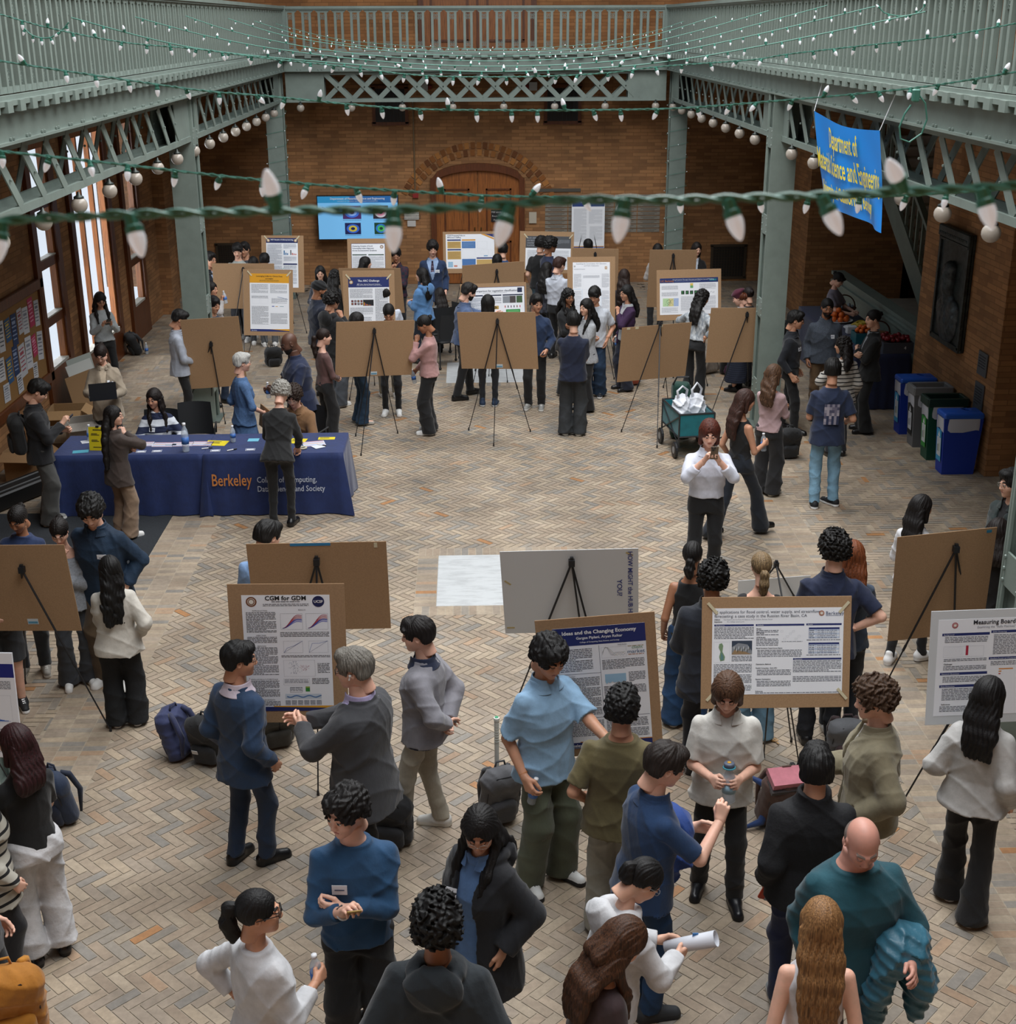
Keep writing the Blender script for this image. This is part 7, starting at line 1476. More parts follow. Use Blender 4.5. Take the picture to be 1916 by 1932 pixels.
b.build('printing',sh); b=MB(); b.box((0,.0,.285),(.035,.02,.02),BLK,M_); b.build('binder_clip',r)
# chairs
def mesh_chair(x,y,rz,label):
    r=empty('mesh_chair',(x,y,0),D(rz),label,'chair'); K=mat('131416',.6)
    b=MB(); V=[];Fc=[]
    for j in range(7):
        for i in range(9):
            u=i/8-.5; w=.46*(1-.10*j/6); z=.50+.42*j/6; V.append((u*w,-.22-.05*j/6+.10*(abs(u)*2)**2*.7,z))
    for j in range(6):
        for i in range(8): a=j*9+i; Fc.append((a,a+1,a+10,a+9))
    b.add(V,Fc,mat('1a1c1f',.7)); b.add([(v[0],v[1]-.012,v[2]) for v in V],[f[::-1] for f in Fc],mat('1a1c1f',.7)); b.build('backrest',r,True)
    b=MB(); b.box((0,.02,.45),(.46,.44,.045),K,bev=.02); b.build('seat',r)
    for sx in(-1,1):
        b=MB(); b.tube([(sx*.25,-.20,.52),(sx*.26,-.18,.66),(sx*.27,.12,.66),(sx*.26,.18,.5)],.013,K,6); b.build('armrest',r)
        for sy in(-1,1): b=MB(); b.tube([(sx*.22,sy*.17,.43),(sx*.25,sy*.23,.05)],.012,K,6); l=b.build('leg',r); b=MB(); b.sphere((sx*.25,sy*.23,.026),.026,K,8); b.build('caster',l)
    return r
g=atz(395,850); mesh_chair(-3.50,16.35,185,'black mesh chair behind the registration table beside the iron column')
mesh_chair(-.35,22.1,25,'black mesh chair behind the central board, nearer one'); mesh_chair(-.0,23.1,-30,'black mesh chair behind the central board, farther one')
h_=PP['stripe']['root']; mesh_chair(h_[0],h_[1]-.0,180-165+165,'black mesh chair under the person in the striped shirt'); h_=PP['tan']['root']; mesh_chair(h_[0],h_[1],158,'black mesh chair under the person in the tan sweater')
h_=PP['greyseat']['root']; mesh_chair(h_[0],h_[1],20,'black mesh chair under the seated person in pale grey')
# ================================================================ bags
def backpack(x,y,h,rz,c,c2,label,tilt=-12,lie=0,strap=None,detail=None,cat='backpack',w=.30,d=.18):
    r=empty('backpack',(x,y,0),D(rz),label,cat); m1=mat(c,.8,'cloth'); m2=mat(c2,.8,'cloth'); hx=.012
    M=np.array(Tm((0,0,.0),(D(tilt),0,0))); 
    if lie: M=np.array(Tm((0,0,d*.55),(D(-78),0,0))) 
    def put(q,name,m):
        V,Q=q.mesh(); V=V@M[:3,:3].T+M[:3,3]
        return V,Q
    q=SF((-w*.7,-d,-.03),(w*.7,d*1.2,h+.06),hx); q.box((0,0,h*.46),(w/2,d*.42,h*.44),rd=.07); q.ell((0,0,h*.80),(w*.48,d*.46,h*.20),.06); q.warp(wrink(.008,1.3,x*3)); q.plane((0,0,.002),(0,0,-1))
    V,Q=put(q,'',m1); zmin=V[:,2].min(); dz=-zmin+.002; M[2,3]+=dz; V[:,2]+=dz; mkobj('main_bag',[(V,Q,0)],[m1],r)
    q=SF((-w*.6,d*.1,-.02),(w*.6,d*.95,h*.66),hx); q.box((0,d*.48,h*.30),(w*.36,d*.20,h*.22),rd=.05); q.warp(wrink(.005,1.6,y)); mkobj('front_pocket',[put(q,'',m2)+(0,)],[m2],r)
    MT=Matrix(M.tolist())
    for sx in(-1,1):
        b=MB(); b.tube([(sx*w*.22,-d*.38,h*.90),(sx*w*.30,-d*.62,h*.80),(sx*w*.34,-d*.80,h*.45),(sx*w*.36,-d*.45,h*.10)],[.018,.024,.022,.010],m2,6,MT); b.build('shoulder_strap',r,True)
    b=MB(); b.tube([(-.04,-d*.3,h*.93),(-.03,-d*.35,h*1.02),(.03,-d*.35,h*1.02),(.04,-d*.3,h*.93)],.008,m2,6,MT); b.build('top_handle',r,True)
    b=MB(); b.tube([(sx_*w*.42,d*.34,h*z_) for sx_,z_ in((-1,.5),(-.95,.78),(-.5,.93),(.5,.93),(.95,.78),(1,.5))],.004,BLK,5,MT); b.build('zip',r)
    if detail: detail(r,MT,w,d,h)
    return r
def P2(px,py): return atz(px,py)[:2]
def dt_logo(c,t=None):
    def f(r,MT,w,d,h):
        b=MB(); 
        if t: V,Fc=textmesh(t,.035,.0008,'CENTER'); b.add([(-v[0],d*.70,h*.36+v[1]) for v in V],[q[::-1] for q in Fc],mat(c,.5),MT)
        else: b.box((.05,d*.70,h*.42),(.05,.004,.035),mat(c,.5),MT)
        b.build('logo_patch',r)
    return f
bags=[((352,1428),.44,60,'2b3358','23294a','navy backpack with a loose strap on the floor behind the blue suit, left one',-20,None),
 ((402,1432),.44,160,'131417','1b1c20','black backpack leaning on the navy one behind the blue suit',-16,dt_logo('c8c8c8')),
 ((522,1402),.40,200,'2d2a22','232019','dark olive backpack on the floor under the CGM poster',-15,None),
 ((122,1545),.48,150,'16263f','111d33','large navy backpack on the floor beside the white jeans',-14,dt_logo('8fa0b8')),
 ((742,1590),.42,170,'17181b','1f2024','black laptop backpack on the floor behind the dark grey suit jacket',-8,None),
 ((938,1545),.50,200,'55565a','3f4044','grey backpack with a racket handle sticking out, behind the light blue polo',-14,None),
 ((1372,705),.40,190,'15161a','3a1030','black and burgundy backpack at the far board right of the long curly hair',-14,None),
 ((262,668),.42,120,'0d0e10','15161a','black backpack slumped by the left wall windows',-25,None),
 ((1190,725),.40,200,'17181c','8a3a20','black and orange backpack behind the slanting brown board',-14,None),
 ((1484,862),.44,185,'0f1012','181a1d','black backpack on the floor beside the right iron column',-14,None),
 ((516,690),.34,200,'121315','191a1d','black bag on the floor below the gold poster',-14,None),
 ((1590,1425),.36,180,'5a5c60','3a2a2c','grey bag behind the navy polo under the flood control board',-14,None),
 ((1510,1530),.42,150,'101114','17181c','black backpack beside the brown and pink one, behind the black fleece',-18,None)]
for (px,h,rz,c,c2,lb,tl,dt) in bags: q=P2(*px); backpack(q[0],q[1],h,rz,c,c2,lb,tl,0,None,dt)
q=P2(938,1545); r=empty('tennis_racket',(q[0]-.0,q[1]+.05,0),0,'tennis racket with white grip and green butt standing in the grey backpack','racket'); b=MB(); b.tube([(0,0,.40),(0,-.01,.62),(0,-.015,.80)],.017,mat('cfd2cc',.6),10); 
for k in range(9): b.tube([(0,-.012,.62+.02*k),(0,-.0125,.626+.02*k)],.0185,mat('b4b8b2',.6),10)
b.build('grip',r); b=MB(); b.lathe([(.021,.795),(.022,.815),(.017,.818)],mat('dfe2dc',.5),14,Tm((0,-.015,0))); b.build('butt_cap',r); b=MB(); b.lathe([(.014,.819),(.013,.822)],mat('2a9a6a',.5),12,Tm((0,-.015,0))); b.build('butt_badge',r); b=MB(); b.tube([(.10*math.cos(a),0,.24+.13*math.sin(a)) for a in np.linspace(0,2*math.pi,19)],.008,mat('2a2a2c',.5),6,None,False); b.build('hoop',r)
q=P2(1462,1545); 
def dt_tan(r,MT,w,d,h):
    b=MB(); b.box((.0,d*.72,h*.45),(.028,.006,h*.62),mat('9a5a34',.5),MT); b.box((0,d*.74,h*.32),(.045,.006,.03),mat('b08a5a',.4,metal=.5),MT); b.build('leather_strap',r)
    b=MB(); b.box((0,0,h*.97),(w*.85,d*.7,.05),mat('b8707c',.8,'cloth'),MT); b.build('pink_lining',r); b=MB(); b.box((0,d*.2,h*.88),(w*.92,d*.5,.03),mat('2c2626',.8,'cloth'),MT); b.build('dark_band',r)
backpack(q[0],q[1],.50,190,'4a332c','5b4137','brown backpack with pink lining and a tan leather strap, under the flood control board',-22,detail=dt_tan,w=.34,d=.22)
q=P2(1432,1560); r=empty('blue_strap_bag',(q[0],q[1],0),0,'curved blue strap lying beside the brown and pink backpack','strap'); b=MB(); b.tube([(-.10,.05,.40),(.02,.02,.34),(.06,0,.20),(.0,-.03,.06),(-.12,-.05,.03)],[.012,.03,.034,.03,.012],mat('1d3a6e',.7,'cloth'),8); b.build('strap',r,True)
q=P2(1335,705); backpack(q[0],q[1],.42,30,'8a8076','9a9086','beige bag on the floor beside the black and burgundy backpack',-10,w=.40,d=.22)
def dt_mus(r,MT,w,d,h):
    b=MB(); b.box((.06,d*.72,h*.40),(.055,.006,.055),mat('26272a',.5),MT)
    for k in(-1,1): b.box((.06+.010*k,d*.735,h*.40),(.004,.004,.045),mat('b08030',.5),MT@Tm((0,0,0),(0,0,0)))
    b.build('square_patch',r)
q=atz(16,1880,.62)[:2]; kb=backpack(q[0],q[1],.52,200,'a86c1c','b5781f','mustard yellow backpack at the bottom left corner',-14,detail=dt_mus,w=.36,d=.22); kb.location.z=.36
m=PP['bkman']; T=m['T']; e_=T((0,-.20,.0)); bq=backpack(e_[0],e_[1],.48,-72+180,'0e0f11','151619','black backpack worn by the person at the left wall',-4,w=.32,d=.18); bq.location.z=.88
for nm,lb,c in (('plaid','brown leather backpack worn over the burgundy plaid shirt','3a1c14'),):
    T=PP[nm]['T']; e_=T((0,-.20,.0)); bq=backpack(e_[0],e_[1],.42,170+180,c,c,lb,-2); bq.location.z=.95*PP[nm]['s']
    r=bq
# ================================================================ held things
def hold(k,side,fwd=0.,up=0.): c,x,y,z=PP[k][side]; return c-z*(.0)+y*fwd,x,y,z
def bottle_in(k,side,label,h=.20,lab='3f6fb8',down=True,cap='e6e8ec',big=False,cat='bottle'):
    c,x,y,z=PP[k][side]; up=np.array((0,0,1.)); a=_n(x*.35+up*1.) ; c2=c-z*.02
    xx=_n(np.cross(a,(0,1,.1))); yy=np.cross(a,xx); M=frame(c2-a*h*(.52 if not down else .72),xx,yy,a); return bottle(None,label,h,M=M,lab=lab,cap=cap,big=big,cat=cat)
bottle_in('suitfar','L','small water bottle held by the person in the navy suit'); bottle_in('lightblue','R','small water bottle hanging from the hand of the light blue polo'); bottle_in('ponywhite','R','small water bottle held by the person in the white sweatshirt',down=False)
bottle_in('walker','R','small water bottle held by the walking person in black',down=False); bottle_in('purple','R','small water bottle held by the person in the purple cardigan'); bottle_in('polo','R','small water bottle held by the bearded person in the navy polo',down=False); bottle_in('pink','R','small water bottle in the lowered hand of the dusty pink top'); bottle_in('colwoman','R','clear bottle raised by the person beside the left iron column',down=False)
r=bottle_in('mullet','L','large clear bottle with a grey and teal lid held by the white short sleeved shirt',.24,'8fb0c0',False,'5b6478',True)
b=MB(); b.lathe([(.034,.232),(.034,.262),(.030,.268)],mat('5b6478',.5),14); b.lathe([(.013,.268),(.012,.272)],mat('d8a02a',.5),12); b.tube([(.036*math.cos(a),.036*math.sin(a),.236) for a in np.linspace(0,6.28,17)],.005,mat('3f8fa0',.5),6,None,False); b.build('carry_lid',r,True)
def phone(k,side,label,c='15161a',tilt=.0,off=(0,0,0),w=.074,h=.15,cam=False,name='phone'):
    cc,x,y,z=PP[k][side]; d=PP[k]['Rs']; fw=PP[k]['Rh'][:,1]; hc=PP[k]['Hc']; c2=cc-z*.01+y*.02+np.array(off); n=_n(hc-c2); up=_n(np.array((0,0,1.))-n*n[2]); rt=np.cross(up,n)
    M=frame(c2,rt,-n,up); r=empty(name,label=label,cat='phone',M=M); b=MB(); b.box((0,0,0),(w,.009,h),mat(c,.3),bev=.003); b.build('phone_case',r); b=MB(); b.box((0,-.0052,0),(w*.9,.001,h*.94),mat('4a5260',.2,emit=.15)); b.build('phone_screen',r)
    if cam: 
        b=MB(); b.box((w*.18,.0065,h*.33),(w*.5,.004,h*.26),mat('4a4038',.4),bev=.001); 
        for q in((.0,.03),(.03,.03),(.015,.0)): b.lathe([(.009,0),(.008,.003)],BLK,10,Tm((w*.02+q[0],.0105,h*.26+q[1]),(-math.pi/2,0,0)))
        b.build('camera_block',r)
    return r
mid=lambda k:(PP[k]['L'][0]-PP[k]['R'][0])/2
phone('photo','R','phone held up in both hands by the person in the white shirt','6a5a48',off=mid('photo')+np.array((0,-.02,.03)),cam=True); phone('teal','R','phone with a tan case in the hand of the blue sweater','a88a50'); phone('win','R','phone held by the person on the window sill',off=mid('win')); phone('bkman','R','lit phone held by the person in the black jacket'); phone('smile','L','phone held low by the smiling person in the navy sweater'); phone('whiteright','L','phone in the hand of the light grey sweatshirt at right','8a7a60')
c1,c2=PP['laptop']['L'][0],PP['laptop']['R'][0]; c=(c1+c2)/2; r=empty('laptop',tuple(c+np.array((.02,-.06,.0))),D(-172+180+12),'dark laptop open on the forearm of the person in the beige blazer','laptop'); b=MB(); b.box((0,.05,.0),(.33,.23,.014),mat('2a2c30',.4,metal=.4),bev=.003); b.build('keyboard_base',r); b=MB(); b.box((0,-.09,.11),(.33,.007,.22),mat('26282c',.4,metal=.4),Tm((0,0,0),(-.0,0,0))); b.build('laptop_lid',r)
T=PP['bluedress']['T']; c=PP['bluedress']['R'][0]; r=empty('envelope',tuple(c+np.array((-.02,-.03,-.06))),D(-50),'brown paper folder held by the person in the blue dress','folder'); b=MB(); b.box((0,0,0),(.24,.012,.30),mat('8a6a48',.8),Tm((0,0,0),(0,.25,0))); b.build('cover',r)
c=(PP['whitehood']['L'][0]+PP['whitehood']['R'][0])/2; b=MB(); n=20; V=[];Fc=[]; ax=_n(np.array((.75,-.25,.35))); u=_n(np.cross(ax,(0,0,1.))); v=np.cross(ax,u)
for k in(0,1):
    for rad in(.036,.033):
        for i in range(n): a=2*math.pi*i/n; V.append(ax*(.28*k-.06)+(u*math.cos(a)+v*math.sin(a))*(rad+.006*k))
for i in range(n): j=(i+1)%n; Fc+=[(i,j,2*n+j,2*n+i),(n+j,n+i,3*n+i,3*n+j),(2*n+i,2*n+j,3*n+j,3*n+i),(i,n+i,n+j,j)]
r=empty('paper_roll',tuple(c),0,'rolled white paper held by the person in the white hooded jacket','paper'); b.add(V,Fc,mat('c9cdd6',.6)); b.build('rolled_sheet',r,True); b=MB(); b.box(tuple(ax*.12-v*.039*(1 if v[2]<0 else -1)),(.03,.004,.03),mat('3a7ab8',.6)); b.build('blue_label',r)
# puffer jacket over the arm, blue cloth over the arm
def drape(k,side,label,name,c,puff,L_,cat,el=True,wd=.13):
    c0,x,y,z=PP[k][side]; P0=c0-y*.14; q0=c0-y*.34 ; pts=np.array([P0,q0]); q=SF(pts.min(0)-(.34,.34,L_+.15),pts.max(0)+(.34,.34,.22),.010)
    mid_=(P0+q0)/2+np.array((0,0,.02)); q.cone(P0+(0,0,.0),q0,.075,.09,.03)
    sd=_n(np.cross(y,(0,0,1.))); 
    for sgn,l in((1,L_),(-1,L_*.75)):
        a0=mid_+sd*.06*sgn; a1=mid_+sd*(.11*sgn)-np.array((0,0,l*.5)); a2=mid_+sd*(.10*sgn)+y*.03-np.array((0,0,l)); q.cone(a0,a1,.075,.085,.04); q.cone(a1,a2,.085,.055,.04); a3=a0+y*.10; q.cone(a3,a1+y*.10,.06,.07,.04)
    q.ell(mid_+np.array((.0,0,.05)),(.14,.13,.08),.05)
    if puff: q.warp(lambda X,Y,Z:.012*np.abs(np.sin((Z*.9+X*.35)*math.pi/.052))-.008)
    q.warp(wrink(.010,1.5,2.)); V,Q=q.mesh(); cc=V.mean(0); r=empty(name,tuple(cc),0,label,cat); mkobj('folded_cloth',[(V-cc,Q,0)],[mat(c,.45 if puff else .8,'cloth')],r)
drape('bald','L','blue quilted puffer jacket draped over the arm of the bald person','puffer_jacket','2b6074',True,.50,'jacket'); drape('bluepolo','L','bright blue cloth hung over the arm of the blue polo','blue_cloth','1a3f86',False,.26,'cloth')
# snack packet, camera strap bottle at the black fleece
c,x,y,z=PP['fleece']['L']; r=empty('snack_packet',tuple(c+np.array((-.02,-.03,-.06))),0,'red and silver snack packet in the hand of the black fleece','packet'); b=MB(); b.box((0,0,0),(.06,.02,.10),mat('b03a1c',.3),Tm((0,0,0),(.2,.3,0)),bev=.006); b.build('wrapper',r); b=MB(); b.box((.02,-.012,.0),(.03,.006,.09),mat('9aa4ae',.2,metal=.5),Tm((0,0,0),(.2,.3,0))); b.build('foil_edge',r)
# watch, bracelets, earbud, emblem as parts of people
def part(k,name,build): b=MB(); build(b); o=b.build(name); E=PP[k]['E']; o.parent=E; mw=Matrix.Translation(E.location)@Matrix.Rotation(E.rotation_euler[2],4,'Z'); o.matrix_parent_inverse=mw.inverted(); return o
c,x,y,z=PP['teal']['R']; w=c-y*.105+z*.028; part('teal','wrist_watch',lambda b:(b.tube([w+(x*math.cos(a)+z*math.sin(a))*.030 for a in np.linspace(0,6.28,15)],.007,mat('cfd2d4',.4),6,None,False),b.box((0,0,0),(.034,.040,.008),BLK,frame(w+z*.035,x,y,z))))
c,x,y,z=PP['lightblue']['R']; w2=c-y*.10+z*.028; part('lightblue','thread_bracelet',lambda b:b.tube([w2+(x*math.cos(a)+z*math.sin(a))*.029 for a in np.linspace(0,6.28,15)],.0025,mat('b8763a',.5),5,None,False))
H_=PP['greysuit']['Hc']; R_=PP['greysuit']['Rh']; ec=H_+R_@np.array((-.088,.008,-.004)); part('greysuit','earbud',lambda b:(b.sphere(tuple(ec),.010,mat('e8e8e8',.3),8),b.tube([ec,ec+R_@np.array((-.002,.012,-.028))],.005,mat('e8e8e8',.3),6)))
Tn=PP['navysweat']['T']; Rn=PP['navysweat']['Rs']
def emblem(b):
    for rr,cc,o in((.075,'a8242c',0),(.054,'d8d8da',.002),(.046,'1f3358',.004),(.020,'c8ccd4',.006)):
        c0=Tn((.03,.175,.22)); V=[c0+Rn[:,1]*o+(Rn[:,0]*math.cos(a)+Rn[:,2]*math.sin(a))*rr for a in np.linspace(0,6.283,25)[:-1]]; b.add(V,[tuple(range(24))[::-1]],mat(cc,.6))
part('navysweat','round_emblem',emblem)
Tb=PP['bands']['T']; Rb=PP['bands']['Rs']
def bprint(b):
    def pt(u,v,o): 
        return Tb((u,-.150-.012*math.cos(u*9)+o,v))
    for j in range(7):
        for i in range(6):
            u0,u1=-.085+.17*i/6,-.085+.17*(i+1)/6; v0,v1=.10+.24*j/7,.10+.24*(j+1)/7; cc=('8a8694','6a6678','4a4a60','a09aa4')[(i*2+j*3+(i*j)%3)%4] if j>2 or i%2==0 else '2a3350'
            b.add([pt(u0,v0,0),pt(u1,v0,0),pt(u1,v1,0),pt(u0,v1,0)],[(0,1,2,3)],mat(cc,.8))
part('bands','back_print',bprint)
# ================================================================ bins
def bin_(x,y,c,lid,label,kind,lblc='3a9ac8'):
    r=empty('recycling_bin',(x,y,0),0,label,'bin'); w,d,h=.50,.29,.74; m=mat(c,.5); b=MB()
    V=[];
    for z,f in((0,.82),(h,1.)):
        for sx,sy in((-1,-1),(1,-1),(1,1),(-1,1)): V.append((sx*w/2*f,sy*d/2*f,z))
    b.add(V,[(3,2,1,0),(0,1,5,4),(1,2,6,5),(2,3,7,6),(3,0,4,7)],m); V2=[(v[0]*.93,v[1]*.90,v[2]+(.02 if v[2]<.1 else 0)) for v in V]; b.add(V2,[(0,1,2,3),(4,5,1,0),(5,6,2,1),(6,7,3,2),(7,4,0,3)],m); b.build('bin_body',r)
    b=MB(); L=mat('b9bcc6',.25)
    V=[]
    for z,f in((h-.16,1.02),(h-.10,1.035),(h+.006,1.04)):
        for i in range(24):
            a=2*math.pi*i/24; sx=np.sign(math.cos(a))*abs(math.cos(a))**.35; sy=np.sign(math.sin(a))*abs(math.sin(a))**.35; V.append((sx*w/2*f*(1+.01*math.sin(i*3)),sy*d/2*f*(1+.02*math.sin(i*2.3)),z+.02*math.sin(i*1.7)*(z<h-.12)))
    b.add(V,[(k*24+i,k*24+(i+1)%24,k*24+24+(i+1)%24,k*24+24+i) for k in(0,1) for i in range(24)],L); b.build('bag_liner',r,True)
    ml=mat(lid,.45); b=MB()
    if kind=='round':
        q=SF((-w*.6,-d*.6,h-.03),(w*.6,d*.6,h+.12),.009); q.box((0,0,h+.035),(w*.52,d*.54,.04),rd=.03); q.ell((0,0,h+.05),(w*.42,d*.40,.05),.03); q.cone((.06,0,h+.02),(.06,0,h+.2),.055,.055,.006,'s'); V,Q=q.mesh(); o=mkobj('lid',[(V,Q,0)],[ml],r); b.lathe([(.053,h+.03),(.052,h+.032)],BLK,16,Tm((.06,0,0))); b.build('round_opening',o)
    else:
        for a in((0,-d*.48,w*1.05,.045),(0,d*.48,w*1.05,.045),(-w*.5,0,.05,d),(w*.5,0,.05,d)): b.box((a[0],a[1],h+.05),(a[2],a[3],.11),ml,bev=.008)
        o=b.build('lid_frame',r); b=MB(); b.box((0,0,h-.02),(w*.9,d*.85,.01),mat('0c0d0e',.7) if kind!='yellow' else mat('8a6a1a',.7)); b.build('bin_opening',o)
    s=Sheet(.17,.42); s.d=-.003
    s.rect(0,0,1,1,lblc); s.rect(.12,.26,.80,.58,'c8ccd2',1); s.poly([(.3,.22),(.5,.05),(.7,.22),(.58,.22),(.58,.30),(.42,.30),(.42,.22)],'dfe3e6',1); s.rect(.25,.50,.14,.22,'5a6a6a',2); s.rect(.55,.45,.12,.25,'8a9a5a' if lblc!='26282b' else '3a3a3c',2); s.para(.2,.32,.6,.12,'6a7078',pitch=.02)
    Ml=Matrix(((0,-1,0,-w/2*.925-.006),(-1,0,0,0),(0,0,1,.36),(0,0,0,1)))@Tm((0,0,0),(-.05,0,0)); Ml=Tm((-w/2*.93-.004,0,.37),(0,-.0,-math.pi/2))@Tm((0,0,0),(.055,0,0)); g=MB()
    for v,f_,m_ in ((s.b,0,0),):
        g.v=[(np.asarray(u)@np.array(Ml)[:3,:3].T+np.array(Ml)[:3,3]) for u in s.b.v]; g.f=s.b.f; g.m=s.b.m; g.mats=s.b.mats; g.n=s.b.n
    g.build('sorting_label',r)
    return r
bin_(6.24,16.12,'10349a','1d55b8','blue recycling bin nearest the camera, with a domed lid and round hole','round'); bin_(6.24,16.72,'0f4a38','12302a','green compost bin with a dark open frame lid','open','2f8a3a'); bin_(6.24,17.30,'6a6c70','77797c','grey waste bin with a black label','yellow','26282b'); bin_(6.24,17.90,'10349a','1d55b8','blue recycling bin farthest from the camera, beside the fruit table','round')
b=MB(); s=Sheet(.14,.18)
# portrait relief and plates on the pier
r=empty('bronze_relief',(6.52,17.62,2.1),D(-90),'dark bronze relief of a bearded bust in a moulded frame on the brick pier','relief'); BZ=mat('1f2524',.5,'bronze',metal=.4,col2='3f4a4c'); BZ2=mat('37393c',.45,'bronze',metal=.5,col2='566066')
b=MB(); b.box((0,0,0),(1.12,.06,1.55),BZ,bev=.01); b.build('back_slab',r); b=MB(); b.box((0,-.045,.70),(1.16,.07,.16),BZ,bev=.015); b.box((0,-.05,.60),(1.08,.04,.03),BZ)
for k in range(16): b.sphere((-.50+k*.0667,-.075,.68),.022,BZ,6)
for sx in(-1,1): b.box((sx*.53,-.035,-.06),(.06,.05,1.36),BZ)
b.box((0,-.035,-.74),(1.1,.05,.07),BZ); b.build('moulded_frame',r)
q=SF((-.5,-.20,-.72),(.5,.0,.56),.014); q.ell((0,-.03,-.42),(.36,.09,.34),.05); q.ell((-.24,-.03,-.28),(.14,.07,.14),.06); q.ell((.24,-.03,-.28),(.14,.07,.14),.06); q.cone((0,-.04,-.15),(0,-.05,.02),.10,.09,.05); q.ell((0,-.06,.16),(.125,.10,.165),.03); q.ell((.0,-.15,.14),(.022,.03,.045),.03); q.ell((0,-.11,.02),(.085,.06,.10),.03); q.ell((0,-.06,.27),(.145,.09,.09),.03); q.cone((-.06,-.14,.20),(.06,-.14,.20),.015,.015,.02)
q.cone((0,-.10,-.12),(-.09,-.11,-.45),.02,.02,.02); q.cone((0,-.10,-.12),(.09,-.11,-.45),.02,.02,.02); q.warp(wrink(.006,2.,1.)); V,Q=q.mesh(); mkobj('portrait_bust',[(V,Q,0)],[BZ2],r)
for (z,h,lb,y_) in((1.36,.30,'upper small metal plate on the pier corner, below the relief',16.35),(.92,.38,'lower metal plate with engraved lines on the pier corner',16.35)):
    r=empty('metal_plate',(6.535,y_,z),D(-90),lb,'plate'); b=MB(); b.box((0,0,0),(.30,.015,h),mat('5a6068',.4,metal=.4),bev=.002); o=b.build('plate',r); s=Sheet(.30,h); s.d=-.009; s.para(.12,.12,.76,.7,'2a2d32',pitch=.035); s.b.build('engraving',o)
# ================================================================ fruit table
table(5.75,6.52,19.1,22.6,.84,'long folding table under the dark cloth at the fruit'); cloth(5.72,6.53,19.07,22.63,.85,'dark navy cloth over the fruit table',.03,9,'0e1a3c')
FT=.852
def platter(x,y,rad,c,label,name='platter',h=.03,basket=False):
    r=empty(name,(x,y,FT),0,label,name.replace('_',' ')); b=MB(); b.lathe([(rad*.7,0),(rad,h),(rad*.97,h+.004),(rad*.68,.008)],mat(c,.5 if not basket else .9,'' if not basket else 'knit'),20); b.build('dish',r,True)
    if basket: b=MB(); b.tube([(rad*.9*math.cos(a),0,h+rad*.95*math.sin(a)) for a in np.linspace(0,math.pi,15)],.012,mat('4a2c1a',.7),6); b.build('handle',r,True)
    return r
def orange(x,y,z,r_,lb,g,c='d4641a'):
    o=empty('orange',(x,y,z),0,lb,'orange',g) if False else None
    b=MB(); b.sphere((0,0,0),r_,mat(c,.45,'paint'),12); return b
platter(6.05,21.35,.24,'c8ccd0','white platter of oranges on the fruit table'); platter(6.22,20.75,.24,'c8ccd0','white platter of bananas on the fruit table'); platter(6.32,22.05,.22,'5a3520','woven basket with a hoop handle, farthest on the fruit table','fruit_basket',.09,True); platter(6.34,20.1,.20,'6a4a2c','low brown woven basket with a hoop handle near the fruit table crates','fruit_basket',.08,True)
op=None
for (x0,y0,n,g,lb) in((6.05,21.35,13,'oranges on the white platter','whole orange in the pile on the white platter'),(6.02,19.85,9,'oranges in the teal crate','small orange in the teal crate by the suit')):
    R_=.048 if n==13 else .036; k=0
    for lay,(cnt,rad) in enumerate(((8,.14),(4,.075),(1,0)) if n==13 else ((6,.085),(3,.04))):
        for i in range(cnt):
            a=2*math.pi*i/cnt+lay*.4; p=(x0+rad*math.cos(a),y0+rad*math.sin(a),FT+(.008 if n==13 else .15)+R_+lay*R_*1.35)
            if op is None: b=MB(); b.sphere((0,0,0),.048,mat('cc5f1a',.45,'paint'),12); b.lathe([(.004,.0455),(.003,.049)],mat('4a5a2a',.7),6); op=o=b.build('orange',None,True)
            else: o=op.copy(); COL.objects.link(o)
            o.location=p; o.scale=(R_/.048,)*3; tag(o,lb,'orange',g)
ap=None
for i in range(22):
    x,y=6.34+random.uniform(-.16,.16),19.30+random.uniform(-.18,.18); 
    if ap is None: b=MB(); b.lathe([(.010,-.030),(.030,-.026),(.038,0),(.034,.022),(.016,.032),(.003,.026)],mat('7d1420',.3,'paint'),12); b.tube([(0,0,.026),(.003,0,.042)],.0022,mat('3a2a1a',.8),5); ap=o=b.build('apple',None,True)
    else: o=ap.copy(); COL.objects.link(o)
    o.location=(6.19+.075*(i%5)+.012*(i//5%2),19.14+.08*(i//5),FT+.185+(.03 if i%3==0 else 0)); o.rotation_euler=(random.uniform(-.5,.5),random.uniform(-.5,.5),i); tag(o,'red apple in the grey crate at the near end of the fruit table','apple','red apples in the grey crate')
bn=None
for i in range(9):
    if bn is None:
        b=MB(); pts=[(.09*math.cos(a)-.02,0,.09*math.sin(a)-.03) for a in np.linspace(.35,2.4,9)]; b.tube(pts,[.006,.014,.018,.019,.019,.019,.017,.012,.006],mat('b39a2c',.5,'paint'),8); bn=o=b.build('banana',None,True)
    else: o=bn.copy(); COL.objects.link(o)
    o.location=(6.15+.05*(i%3),20.66+.06*(i//3),FT+.055+.02*(i%3)); o.rotation_euler=(math.pi/2*.8,0,i*.35); tag(o,'yellow banana in the bunch on the white platter','banana','bananas on the white platter')
